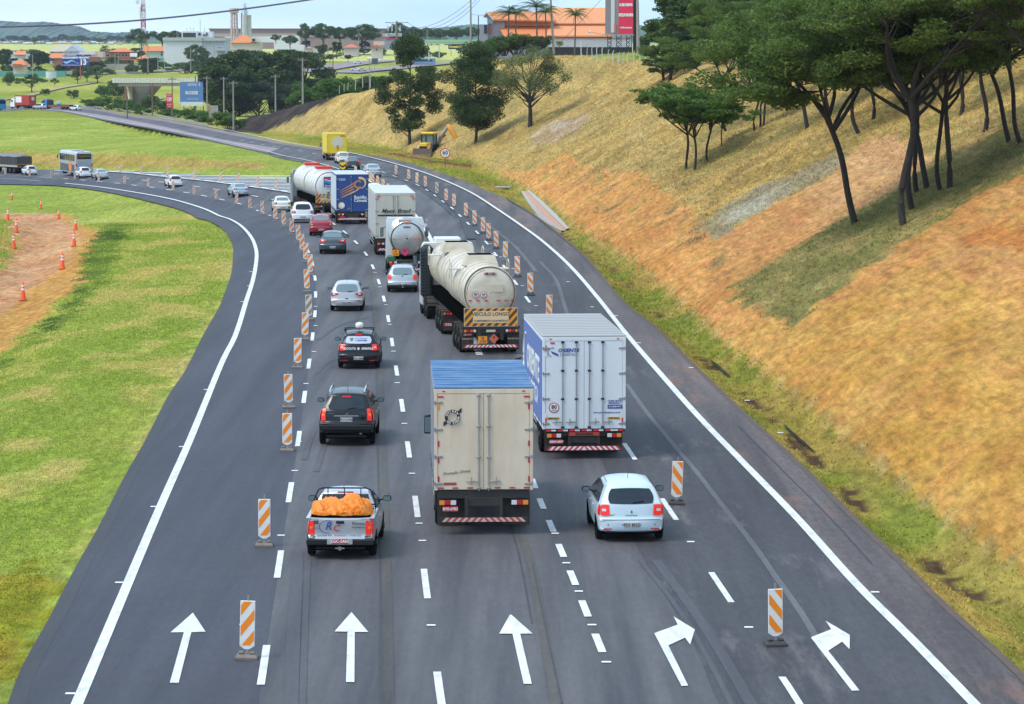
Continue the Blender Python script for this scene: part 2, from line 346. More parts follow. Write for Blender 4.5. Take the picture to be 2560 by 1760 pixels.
# ================================================================ roads
def cdt_sheet(name, poly, off, step, mat, zf=None, ext=()):
    zf = zf or RZ
    P = [Vector(p) for p in poly]; n = len(P); edges = [(i, (i+1) % n) for i in range(n)]
    xs = [p[0] for p in P]; ys = [p[1] for p in P]; pts = []
    y = min(ys) + step
    while y < max(ys):
        st = step * max(1, y / 120); x = min(xs)
        # scanline
        cr = sorted((P[i][0] + (y-P[i][1])*(P[(i+1)%n][0]-P[i][0])/(P[(i+1)%n][1]-P[i][1])) for i in range(n) if (P[i][1] > y) != (P[(i+1)%n][1] > y))
        for a, b in zip(cr[::2], cr[1::2]):
            k = int((b-a) / st)
            for j in range(1, k): pts.append(Vector((a + (b-a)*j/k, y)))
        y += st * 2
    r = geometry.delaunay_2d_cdt(P + pts, edges, [], 1, 1e-4)
    vs = r[0]; X = np.array([v[0] for v in vs]); Y = np.array([v[1] for v in vs]); Z = zf(X, Y) + off*(1+6*sst((Y-150)/100))
    mb = MB(); mb.add(list(zip(X, Y, Z)), [tuple(f) for f in r[2]], mat, True)
    o = mb.build(name, fix=True)
    if sum(p.normal.z for p in o.data.polygons) < 0: o.data.flip_normals()
    return tag(o, kind='structure')
def GP(pts, n=6): return [G(*p) for p in cat(pts, n)]
LE = [(0,1900),(44,1754),(77,1665),(143,1544),(198,1434),(265,1312),(320,1202),(375,1103),(430,993),(474,926),(518,836),(552,776),(570,731),(585,686),(589,649),(589,622),(579,595),(558,571),(512,547),(452,524),(392,508),(316,490),(241,476),(150,465.5),(0,461),(-250,458)]
ZT = [(-250,417),(0,421),(229,425),(331,428),(452,434),(573,440),(700,449),(760,446),(810,437),(846,429)]
MLE = [(846,429),(811,419),(756,406),(700,395),(640,378),(496,347),(386,324),(276,304),(165,281.5),(110,276),(0,272),(-150,269)]
MRE = [(-150,259),(0,263),(207,268),(303,283),(413,298),(524,320),(640,343),(728,361),(811,374),(880,383),(949,391),(1031,410),(1151,449),(1217,477),(1269,500),(1332,538),(1400,590),(1470,651),(1557,755),(1637,818),(1730,910),(1856,1031),(1983,1147),(2139,1300),(2250,1405),(2355,1509),(2454,1598),(2560,1697),(2760,1900)]
LW = [(128,1900),(193,1760),(387,1300),(474,1103),(551,915),(588,840),(615,755),(633,698),(641.5,646),(637.6,616),(625.6,592),(603,568),(573,550),(530.6,532),(482,515),(422,498.7),(331.6,482),(241,468.5),(150.7,459),(60,451),(0,448),(-250,444)]
LA = [(634,1850),(645,1760),(659,1668),(672,1580),(697,1417),(720,1263),(743,1121),(758,1013),(771,921),(780,853),(787,790),(789,748),(788.6,707),(784,673),(777,645),(765,620),(745,594),(720,569),(690,548),(651,532),(618,518),(582,508),(502,490.5),(415,475.5),(325.6,464),(280,459),(84,444),(-250,436)]
LB = [(1118,1850),(1098,1720),(1064,1459),(1041,1268),(1021,1125),(1005,1012.5),(990.5,923),(979.5,851),(969.5,791),(958.5,743),(946,702),(932,668),(915,637),(894.5,613),(871,591),(844,570),(800,542),(740,516),(672,500),(560,479),(470,466),(395,456.5),(298,447),(150,437),(0,431),(-250,427)]
LC = [(1603,1850),(1539,1713),(1499,1614),(1463.6,1526),(1433,1448),(1403,1378),(1378,1316.5),(1353.6,1260),(1335,1211),(1300,1120),(1250,1002),(1199,888),(1158,785),(1110,676),(1066,580),(1020,522),(970,480),(920,453),(872,433)]
LD = [(2050,1850),(1977,1727),(1804,1471),(1674,1276),(1575,1131),(1500,1018),(1420,897),(1350,793),(1311,738),(1280,695),(1230,626),(1205.5,597.6),(1182,573),(1156.5,549),(1133,526),(1110,509),(1069,479),(1025,457),(949,430),(899,412),(840,397),(787,386),(727,375.5),(694,370),(600,352)]
RE = [(2520,1850),(2427,1752),(2278,1597.7),(2140,1460),(1996.6,1300),(1856,1155),(1752.6,1048.6),(1660,945),(1568,838),(1493,743),(1427,668),(1361,609),(1303.5,567),(1246,528),(1188,490),(1130.5,461.6),(1059,433),(987,411),(921,394),(877,384),(811,372.5),(728,359),(645,342),(563,325),(480,309),(390,293)]
ML = [(849,425),(811,413.5),(756,400),(700.6,389),(640,372),(496,342),(386,320),(276,300.5),(165,278.5)]
ZL = [(-250,427),(0,427),(150,428),(301,432),(400,442),(512,453.5),(600,465),(660,473),(700,479),(760,487),(840,482),(900,462)]
def asphalt(key, c1, c2, speck=1.0, tracks=0.14, dust=None):
    m = bpy.data.materials.new(key); m.use_nodes = True; n = m.node_tree.nodes; l = m.node_tree.links.new; b = n['Principled BSDF']
    b.inputs['Roughness'].default_value = 0.75; b.inputs['Specular IOR Level'].default_value = 0.35
    g = n.new('ShaderNodeNewGeometry')
    def noise(scale, st, det=4, ro=0.6):
        mp = n.new('ShaderNodeMapping'); mp.inputs['Scale'].default_value = st; mp.inputs['Rotation'].default_value = (0, 0, -0.045)
        x = n.new('ShaderNodeTexNoise'); x.inputs['Scale'].default_value = scale; x.inputs['Detail'].default_value = det; x.inputs['Roughness'].default_value = ro
        l(g.outputs['Position'], mp.inputs[0]); l(mp.outputs[0], x.inputs[0]); return x
    a = noise(0.9, (1.0, 0.035, 1)); f = noise(7, (1, 0.22, 1), 4, 0.85); st = noise(0.16, (1, 0.5, 1), 5, 0.7)
    mx = n.new('ShaderNodeMixRGB'); mx.inputs[1].default_value = c1; mx.inputs[2].default_value = c2
    r = n.new('ShaderNodeMapRange'); r.inputs[1].default_value = 0.35; r.inputs[2].default_value = 0.65; l(a.outputs[0], r.inputs[0]); l(r.outputs[0], mx.inputs[0])
    def mr(x, lo, hi):
        q = n.new('ShaderNodeMapRange'); q.inputs[1].default_value = 0.3; q.inputs[2].default_value = 0.7; q.inputs[3].default_value = lo; q.inputs[4].default_value = hi; l(x.outputs[0], q.inputs[0]); return q.outputs[0]
    k = n.new('ShaderNodeMath'); k.operation = 'MULTIPLY'; l(mr(f, 1-0.16*speck, 1+0.16*speck), k.inputs[0]); l(mr(st, 0.88, 1.12), k.inputs[1])
    hs = n.new('ShaderNodeHueSaturation'); l(mx.outputs[0], hs.inputs['Color']); l(k.outputs[0], hs.inputs['Value']); l(hs.outputs[0], b.inputs['Base Color'])
    if dust:
        dn = noise(dust[1], (1, 0.16, 1), 7, 0.72); dr_ = n.new('ShaderNodeMapRange'); dr_.inputs[1].default_value = dust[2]; dr_.inputs[2].default_value = dust[2]+0.16; dr_.inputs[4].default_value = dust[3]; l(dn.outputs[0], dr_.inputs[0]); dm_ = n.new('ShaderNodeMixRGB'); l(dr_.outputs[0], dm_.inputs[0]); l(hs.outputs[0], dm_.inputs[1]); dm_.inputs[2].default_value = dust[0]; l(dm_.outputs[0], b.inputs['Base Color'])
    _M[key] = m; return m
a_old = asphalt('asphalt_old', A(104,101,103), A(70,68,74), dust=(A(76,74,78), 0.35, 0.55, 0.6)); a_new = asphalt('asphalt_new', A(76,76,85), A(60,60,70), 1.1)
a_right = asphalt('asphalt_right', A(80,78,82), A(61,59,63), 1.8, dust=(A(150,142,140), 0.5, 0.56, 0.5)); a_sh = asphalt('asphalt_shoulder', A(112,101,98), A(80,72,72), 2.4, dust=(A(176,120,90), 0.22, 0.54, 0.7))
a_pink = asphalt('asphalt_pink', A(164,146,146), A(148,132,134)); a_far = asphalt('asphalt_far', A(112,112,122), A(96,98,110))
edgepoly = GP(LE) + GP(ZT)[1:] + GP(MLE)[1:] + GP(MRE)
cdt_sheet('road', edgepoly, 0.0, 1.6, a_old)
cdt_sheet('new_lane', GP(LE) + GP(LA)[::-1], 0.006, 1.6, a_new)
seamR = [(1880,1900),(1798,1760),(1748.6,1642),(1688,1531),(1633,1438),(1578,1338),(1540,1240),(1480,1100),(1400,960),(1300,800),(1250,700),(1200,620),(1150,560),(1085,500),(1010,455),(960,440)]
cdt_sheet('right_lane', GP(seamR) + GP([p for p in RE if p[0] > 950])[::-1], 0.005, 1.8, a_right)
cdt_sheet('shoulder', GP([p for p in RE if p[0] > 850]) + GP([p for p in MRE if p[0] > 850]), 0.004, 1.6, a_sh)
cdt_sheet('old_pale_asphalt', GP([(-150,269),(0,271),(110,275.5),(165,280),(276,302),(386,322),(496,344),(600,368),(670,382)]) + GP([(700,372),(667,367),(551,348),(386,312),(248,287),(150,275),(60,271),(-150,266)]), 0.006, 3, a_pink)
cdt_sheet('pale_verge_asphalt', GP([(-150,258.5),(0,262.5),(207,268),(303,283),(413,298),(524,320),(640,343),(760,366),(870,381)]) + GP([(870,384),(760,370),(640,350),(524,327),(413,305),(303,289),(207,273),(0,266),(-150,262)]), 0.005, 3, A and asphalt('asphalt_dust', A(150,126,124), A(130,112,112)))
paint = M('road_paint', (0.66,0.66,0.645), 0.7, dirt=0.6, dcol=(0.22,0.22,0.23,1), dscale=3.5, stretch=(1,0.35,1))
def ribbon(mb, pts, w, off, mat=paint):
    pts = [Vector(p) for p in pts]; a = []; b = []
    for i, p in enumerate(pts):
        d = (pts[min(i+1, len(pts)-1)] - pts[max(i-1, 0)]).normalized(); nrm = Vector((-d.y, d.x))
        for q, lst in ((p + nrm*w/2, a), (p - nrm*w/2, b)): lst.append((q.x, q.y, float(RZ(q.x, q.y)) + off*(1+6*float(sst((q.y-150)/100)))))
    mb.grid([a, b], mat)
def walk(pts, step):
    P = [Vector(p) for p in pts]; out = []; d = 0; nxt = 0
    for i in range(len(P)-1):
        L_ = (P[i+1]-P[i]).length
        while nxt <= d + L_: out.append(P[i].lerp(P[i+1], (nxt-d)/max(L_,1e-9))); nxt += step
        d += L_
    return out
def line(name, pts, w, off=0.018):
    mb = MB(); ribbon(mb, walk(GP(pts), 1.0), w, off); o = mb.build(name, fix=False)
    if sum(p.normal.z for p in o.data.polygons) < 0: o.data.flip_normals()
    return tag(o, kind='structure')
def dashes(name, pts, w, length, period, start, end=1e9, off=0.018):
    W = walk(GP(pts), 0.25); i0 = min(range(len(W)), key=lambda i: abs(W[i].y - start)); mb = MB(); k = i0
    n = int(length/0.25); p = int(round(period/0.25))
    k -= p * 4
    while k + n < len(W) and k*0.25 < end:
        if k >= 0: ribbon(mb, W[k:k+n+1:max(1, n//4)], w, off)
        k += p
    o = mb.build(name, fix=False)
    if sum(q.normal.z for q in o.data.polygons) < 0: o.data.flip_normals()
    return tag(o, kind='structure')
line('edge_line', LW, 0.24); line('edge_line', RE, 0.24); line('edge_line', ML, 0.2); line('edge_line', ZL, 0.3)
dashes('lane_line', LA, 0.16, 4.0, 12.25, 69.5); dashes('lane_line', LB, 0.16, 4.2, 12.25, PZ(1064,1497)[1])
dashes('lane_line', LD, 0.15, 4.0, 12.25, PZ(1830,1507)[1])
dashes('lane_line', [p for p in LC if p[1] > 1000], 0.17, 2.0, 4.0, PZ(1378,1332)[1])
line('gore_line', [p for p in LC if p[1] < 905], 0.3)
# zebra hatching
mb = MB(); zt = [G(*p) for p in cat(ZT, 6)]; zl = [G(*p) for p in cat(ZL, 6)]
fzt = lambda px: np.interp(px, [p[0] for p in ZT], [p[1] for p in ZT]); fzl = lambda px: np.interp(px, [p[0] for p in ZL], [p[1] for p in ZL])
y = 430.0
while y < 484:
    xs = [x for x in range(150, 800, 6) if fzt(x) + 1.5 < y < fzl(x) - 1]
    if len(xs) > 2:
        top = []; bot = []
        for x in xs:
            for q, lst in ((G(x, y + (x-450)*0.004), top), (G(x, y + 1.25 + (x-450)*0.004), bot)): lst.append((q[0], q[1], float(RZ(*q)) + 0.126))
        mb.grid([top, bot], paint)
    y += 3.6
o = mb.build('zebra_hatching', fix=False)
if sum(q.normal.z for q in o.data.polygons) < 0: o.data.flip_normals()
tag(o, kind='structure')
# arrows
mb = MB()
def arrow(pts, ox):
    P = [Vector(PZ(ox + x/1.814, 1300 + y/1.814)) for x, y in pts]; r = geometry.delaunay_2d_cdt(P, [(i, (i+1) % len(P)) for i in range(len(P))], [], 1, 1e-5)
    mb.add([(v[0], v[1], 0.019) for v in r[0]], [tuple(f) for f in r[2]], paint)
arrow([(875,424),(932,510),(868,512),(810,742),(770,742),(834,512),(773,513)], 0)
arrow([(1594,421),(1670,511),(1609,511),(1607,739),(1569,738),(1576,510),(1517,509)], 0)
arrow([(-3+2322-2322,433),(94,519),(37,519),(90,747),(53,747),(2,519),(-58,519),(-10,433)], 1280)
arrow([(645,517),(752,478),(733,441),(829,500),(808,568),(785,537),(709,572),(799,755),(769,757)], 1280)
arrow([(1355,536),(1448,499),(1422,460),(1532,525),(1531,590),(1497,555),(1434,597),(1576,777),(1541,778)], 1280)
tag(mb.build('lane_arrows'), kind='structure')
# worn pale streak, seams and tyre marks: thin coats on the asphalt
dark = asphalt('tyre_rubber_mark', A(92,90,95), A(76,75,81)); pale = asphalt('worn_asphalt', A(116,113,115), A(92,90,94)); bit = asphalt('bitumen_seam', A(74,73,77), A(66,65,69))
_mo = [0.0085]
def marks(name, mat, lst):
    mb = MB(); _mo[0] += 0.0012
    for pts, w in lst: ribbon(mb, walk(GP(pts), 0.8), w, _mo[0], mat)
    o = mb.build(name, fix=False)
    if sum(q.normal.z for q in o.data.polygons) < 0: o.data.flip_normals()
    tag(o, kind='structure')
marks('pavement_edge', bit, [(LE, 0.34)])
band = asphalt('joint_band', A(100,95,88), A(66,63,62), 1.4)
marks('joint_band', band, [([(968,1800),(966,1600),(963,1400),(957,1200),(951,1000),(944,850),(934,740),(918,660)], 0.30), ([(1395,1800),(1362,1600),(1330,1420),(1300,1330)], 0.22)])
marks('worn_streak', pale, [([(1566,960),(1620,1035),(1676,1103),(1745,1185),(1809,1268),(1880,1358),(1941,1445),(2013,1548),(2074,1658)], 0.16), ([(1350,655),(1390,700),(1410,760),(1430,820)], 0.2), ([(1170,520),(1215,560),(1290,620),(1340,680)], 0.25)])
marks('tyre_marks', dark, [([(725,1800),(735,1560),(745,1375)], 0.3), ([(756,1790),(763,1560),(771,1400)], 0.14),
    ([(795,850),(840,818),(900,798),(940,792)], 0.18), ([(790,935),(820,905),(870,892),(940,885)], 0.18), ([(760,1150),(775,1100),(800,1050),(830,1020)], 0.2), ([(790,1180),(808,1120),(835,1070)], 0.2),
    ([(1600,1400),(1720,1560),(1850,1800)], 0.12), ([(1640,1400),(1770,1580),(1900,1800)], 0.25)])
marks('bitumen_seams', bit, [([(955,1800),(953,1600),(951,1400),(946,1200),(942,1000),(938,850),(925,720)], 0.05), ([(1330,1560),(1300,1400),(1260,1250)], 0.03), ([(1405,1760),(1370,1600),(1330,1400)], 0.03),
    ([(1060,465),(1100,490),(1150,535),(1180,600)], 0.7), ([(2180,1410),(2080,1300),(1960,1180),(1840,1060)], 0.05)])

soil = M('loose_soil', A(92,80,74), 0.95, dirt=0.7, dcol=A(128,98,76), dscale=1.6)
marks('soil_edge', soil, [([p for p in MRE if p[1] > 480], 0.20)])
def puddle(pts):
    L_ = [(q.x, q.y) for q in (hit(*p) for p in pts)]; z = min(zat(*q) for q in L_)+0.10; m = MB(); m.poly([(x, y, z) for x, y in L_], M('water', (0.05,0.05,0.05), 0.04)); tag(m.build('ditch_water', fix=False), kind='structure')
puddle([(1776,904),(1790,912),(1806,926),(1822,940),(1826,947),(1812,941),(1796,928),(1780,914)]); puddle([(1960,1066),(1985,1088),(2010,1110),(2034,1132),(2036,1138),(2008,1118),(1982,1096),(1962,1074)])
# ================================================================ vehicles: shared pieces
tyre = M('tyre_rubber', (0.012,0.012,0.013), 0.9, spec=0.1); rimm = M('rim_alloy', (0.45,0.46,0.48), 0.35, 0.8); rimdk = M('rim_steel', (0.06,0.06,0.065), 0.5, 0.5)
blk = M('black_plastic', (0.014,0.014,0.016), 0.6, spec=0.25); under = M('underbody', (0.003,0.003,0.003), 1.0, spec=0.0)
chrome = M('chrome', (0.7,0.72,0.74), 0.15, 1.0)
glass = M('tinted_glass', (0.012,0.018,0.024), 0.05, spec=0.5); glass_l = M('pale_glass', (0.13,0.19,0.20), 0.06, spec=0.6)
red = M('lamp_red', (0.45,0.012,0.015), 0.25, coat=0.5); amber = M('lamp_amber', (0.75,0.25,0.03), 0.3, coat=0.4); lampw = M('lamp_clear', (0.62,0.62,0.62), 0.25, coat=0.5)
brake = M('brake_light_on', (0.62,0.02,0.012), 0.3, emit=(1.0,0.02,0.005,0.22))
plate_w = M('plate_grey', (0.55,0.55,0.53), 0.5); plate_r = M('plate_red', (0.50,0.02,0.03), 0.5)
ink = M('ink_black', (0.02,0.02,0.022), 0.6); white = M('white_print', (0.75,0.75,0.74), 0.5); inkblue = M('ink_blue', (0.03,0.06,0.28), 0.5); inkred = M('ink_red', (0.5,0.03,0.05), 0.5)
refl_r = M('reflective_red', (0.62,0.03,0.05), 0.35); refl_w = M('reflective_white', (0.72,0.70,0.68), 0.35)
def text(s, size, mat, parent, loc, rot=(PI/2,0,0), name='lettering', bold=0.0, shear=0.0, sx=1.0, ext=0.002, align='CENTER'):
    c = bpy.data.curves.new(name, 'FONT'); c.body = s; c.size = size; c.offset = bold; c.shear = shear; c.extrude = ext
    c.align_x = align; c.align_y = 'CENTER'; c.resolution_u = 2
    o = bpy.data.objects.new(name, c); COL.objects.link(o)
    me = bpy.data.meshes.new_from_object(o); bpy.data.objects.remove(o); me.materials.clear(); me.materials.append(mat); me.name = name
    t = bpy.data.objects.new(name, me); COL.objects.link(t); t.location = loc; t.rotation_euler = rot; t.scale = (sx, 1, 1)
    if parent is not None: t.parent = parent; _KIDS.setdefault(parent.as_pointer(), []).append(t)
    return t
SIDE = (PI/2, 0, -PI/2)
def spot(px, py):
    X, Y = G(px, py); return Vector((X, Y, float(RZ(X, Y)) + 0.008))
def wheel(parent, x, y, r=0.31, wd=0.2, rim=None, alloy=True, name='wheel'):
    mb = MB(); s = 1 if x > 0 else -1
    prof = [(0, r*0.62), (0.0, r*0.9), (0.03, r), (wd-0.03, r), (wd, r*0.9), (wd, r*0.6)]
    n = 20; secs = []
    for k in range(n+1):
        a = 2*PI*k/n; secs.append([(x - s*q, y + math.cos(a)*rr, r + math.sin(a)*rr) for q, rr in prof])
    mb.loft(secs, tyre, closed=False, caps=False)
    t = mb.build(name, parent)
    m2 = MB(); rm = rim or (rimm if alloy else rimdk)
    m2.cyl((x - s*0.05, y, r), (x - s*0.03, y, r), r*0.63, blk if alloy else rm, n=20)
    if alloy:
        m2.cyl((x - s*0.028, y, r), (x - s*0.012, y, r), r*0.16, rm, n=10)
        for k in range(5):
            a = 2*PI*k/5 + 0.3; c, sn = math.cos(a), math.sin(a); d = Vector((0, c, sn)); p = Vector((0, -sn, c))
            q = [Vector((x - s*0.02, y, r)) + d*r*0.1 + p*0.035, Vector((x - s*0.02, y, r)) + d*r*0.1 - p*0.035, Vector((x - s*0.02, y, r)) + d*r*0.6 - p*0.025, Vector((x - s*0.02, y, r)) + d*r*0.6 + p*0.025]
            m2.prism(q, (-s*0.015, 0, 0), rm)
    else: m2.cyl((x - s*0.03, y, r), (x + s*0.03, y, r), r*0.28, rm, n=12)
    m2.build('rim', t)
    return t
SIL = {
 'hatch': [(0.16,0.24),(0.03,0.30),(0.0,0.40),(0.0,0.56),(0.05,0.66),(0.07,0.80),(0.10,0.98),(0.20,1.10),(0.46,1.42),(0.60,1.475),(1.1,1.51),(1.9,1.51),(2.3,1.46),(3.05,1.05),(3.2,1.0),(3.75,0.86),(3.95,0.70),(4.02,0.45),(3.9,0.24)],
 'sedan': [(0.16,0.24),(0.03,0.32),(0.0,0.42),(0.0,0.60),(0.05,0.70),(0.07,0.90),(0.13,0.99),(0.30,1.01),(0.62,1.04),(0.9,1.22),(1.18,1.40),(1.45,1.45),(1.9,1.47),(2.4,1.44),(3.25,1.03),(3.45,0.97),(4.1,0.84),(4.35,0.68),(4.42,0.45),(4.3,0.24)],
 'suv':   [(0.16,0.36),(0.03,0.42),(0.0,0.50),(0.0,0.72),(0.07,0.80),(0.09,0.95),(0.14,1.12),(0.22,1.22),(0.48,1.60),(0.62,1.66),(1.2,1.70),(2.0,1.69),(2.4,1.63),(3.15,1.17),(3.35,1.10),(4.0,0.99),(4.25,0.80),(4.32,0.55),(4.2,0.36)],
 'pickup':[(0.14,0.36),(0.03,0.38),(0.0,0.46),(0.0,0.56),(0.06,0.60),(0.06,0.80),(0.06,1.00),(0.09,1.02),(0.12,1.02),(0.2,1.02),(1.6,1.03),(1.72,1.05),(1.95,1.42),(2.1,1.47),(2.5,1.49),(2.8,1.42),(3.35,1.04),(3.5,0.98),(4.2,0.84),(4.4,0.66),(4.45,0.45),(4.3,0.26)],
}
def smooth_poly(P, n=5):
    out = []; Q = [P[0]] + P + [P[-1]]
    for i in range(1, len(Q)-2):
        a, b, c, d = [Vector(q) for q in Q[i-1:i+3]]
        for k in range(n):
            t = k/n; h = 0.5*((2*b)+(c-a)*t+(2*a-5*b+4*c-d)*t*t+(3*b-a-3*c+d)*t**3); l_ = b.lerp(c, t)
            q = l_*0.35 + h*0.65; out.append((q.x, q.y))
    out.append(P[-1]); return out
class Car:
    def __init__(s, kind, L=4.0, W=1.7, H=1.5, roofw=0.635, bulge=0.10):
        P = SIL[kind]; l0 = max(p[0] for p in P); h0 = max(p[1] for p in P)
        s.P = smooth_poly([(p[0]*L/l0, p[1]*H/h0) for p in P]); s.L, s.W, s.H, s.kind, s.roofw, s.bulge = L, W, H, kind, roofw, bulge
        s.belt = (0.62 if kind != 'suv' else 0.64) * H
        top = max(range(len(s.P)), key=lambda i: s.P[i][1]); s.top = top
    def hw(s, y, z):
        t = y / s.L; pl = 1 - 0.10*max(0, (0.16-t)/0.16)**2 - 0.16*max(0, (t-0.80)/0.2)**2
        q = z / s.H
        v = np.interp(q, [0.12, 0.24, 0.42, 0.58, 0.66, 0.80, 0.94, 1.0], [0.93, 0.975, 1.0, 0.985, 0.935, 0.82, s.roofw+0.07, s.roofw])
        return s.W/2 * pl * float(v)
    def rear(s, v, z):          # point on the rear skin
        P = s.P[:s.top+1]; best = P[-1][0]
        for i in range(len(P)-1):
            if P[i][1] <= z <= P[i+1][1]: k = (z-P[i][1])/max(P[i+1][1]-P[i][1], 1e-6); best = P[i][0] + k*(P[i+1][0]-P[i][0]); break
        W = s.hw(best, z); return Vector((W*v, best + s.bulge*abs(v)**3.5, z))
    def body(s, mat, parent):
        mb = MB(); V = np.linspace(-1, 1, 25); rows = []; c = s.bulge; n = len(s.P)
        nr = []
        for i, (y, z) in enumerate(s.P):
            a = Vector(s.P[max(i-1,0)]); b = Vector(s.P[min(i+1,n-1)]); d = (b-a).normalized(); nr.append(Vector((-d.y, d.x)))   # outward left of travel (rear->up->front) = outward
        E = []
        for i, (y, z) in enumerate(s.P):
            rear_f = max(0, -nr[i].x); fr = max(0, nr[i].x); k = c*rear_f + 0.14*fr + 0.035
            W = s.hw(y, z); r = []
            for v in V: e = abs(v)**3.5*k; tp_ = max(0, nr[i].y) * (1 if z > s.H*0.9 else 0); r.append((W*v, y - nr[i].x*e, z - nr[i].y*e*0.7 - tp_*0.035*v*v))
            rows.append(r); E.append((r[-1][1], r[-1][2], r[-1][0]))
        mb.grid(rows, mat)
        for sg in (-1, 1):
            g = []
            y0, y1 = 0.7, s.L-0.8; zc = 0.42*s.H
            for (y, z, xe) in E:
                f = min(max((y)/(s.L), 0), 1); yc = y0 + f*(y1-y0); row = []
                for k in range(9):
                    t = k/8; yy = y + (yc-y)*t; zz = z + (zc-z)*t; row.append((sg*(xe if k == 0 else s.hw(yy, zz)), yy, zz))
                g.append(row)
            a = E[-1]; b = E[0]
            for q in range(1, 13):
                t = q/13; y = a[0]+(b[0]-a[0])*t; z = a[1]+(b[1]-a[1])*t
                f = min(max(y/s.L, 0), 1); yc = y0+f*(y1-y0); row = []
                for k in range(9):
                    u = k/8; yy = y+(yc-y)*u; zz = z+(zc-z)*u; row.append((sg*s.hw(yy, zz), yy, zz))
                g.append(row)
            g.append(g[0]); mb.grid(g, mat)
        mb.box(-s.W/2+0.10, s.W/2-0.10, 0.2, s.L-0.3, 0.13*s.H, 0.26*s.H, under)
        return mb.build('body', parent, sharp=50)
    def patch(s, quad, mat, name, parent, off=0.006, rnd=0.0, n=10):
        # quad in (v, z): bottom-left, bottom-right, top-right, top-left
        rows = []
        for j in range(n+1):
            b = j/n*2-1; row = []
            for i in range(n+1):
                a = i/n*2-1; m_ = rnd
                x = a*(1-m_ + m_*math.sqrt(max(0, 1-b*b/2))); y = b*(1-m_ + m_*math.sqrt(max(0, 1-a*a/2)))
                u, w_ = (x+1)/2, (y+1)/2
                bl, br, tr, tl = [Vector(q) for q in quad]; p = (bl.lerp(br, u)).lerp(tl.lerp(tr, u), w_)
                q = s.rear(p.x, p.y); e = s.rear(p.x, p.y+0.01) - q; nn = Vector((0, -e.z, e.y)).normalized()
                if nn.y > 0: nn = -nn
                row.append(q + nn*off + Vector((0, 0, 0)))
            rows.append(row)
        mb = MB(); mb.grid(rows, mat); return mb.build(name, parent)
    def sidepatch(s, pts, mat, name, parent, off=0.006, sides=(-1, 1), n=8):
        # pts: list of (y, zlow, zhigh)
        for sg in sides:
            mb = MB(); rows = []
            for i in range(len(pts)-1):
                for k in range(n + (i == len(pts)-2)):
                    t = k/n; a, b = pts[i], pts[i+1]; y = a[0]+(b[0]-a[0])*t; lo = a[1]+(b[1]-a[1])*t; hi = a[2]+(b[2]-a[2])*t
                    rows.append([(sg*(s.hw(y, lo+(hi-lo)*q/5)+off), y, lo+(hi-lo)*q/5) for q in range(6)])
            mb.grid(rows, mat); mb.build(name, parent)
def heading(px, py, curve):
    W = GP(curve); p = Vector(G(px, py)); i = min(range(1, len(W)-1), key=lambda k: (Vector(W[k])-p).length); i = max(2, min(i, len(W)-3))
    d = Vector(W[i+2]) - Vector(W[i-2]); return math.degrees(math.atan2(-d.x, d.y))
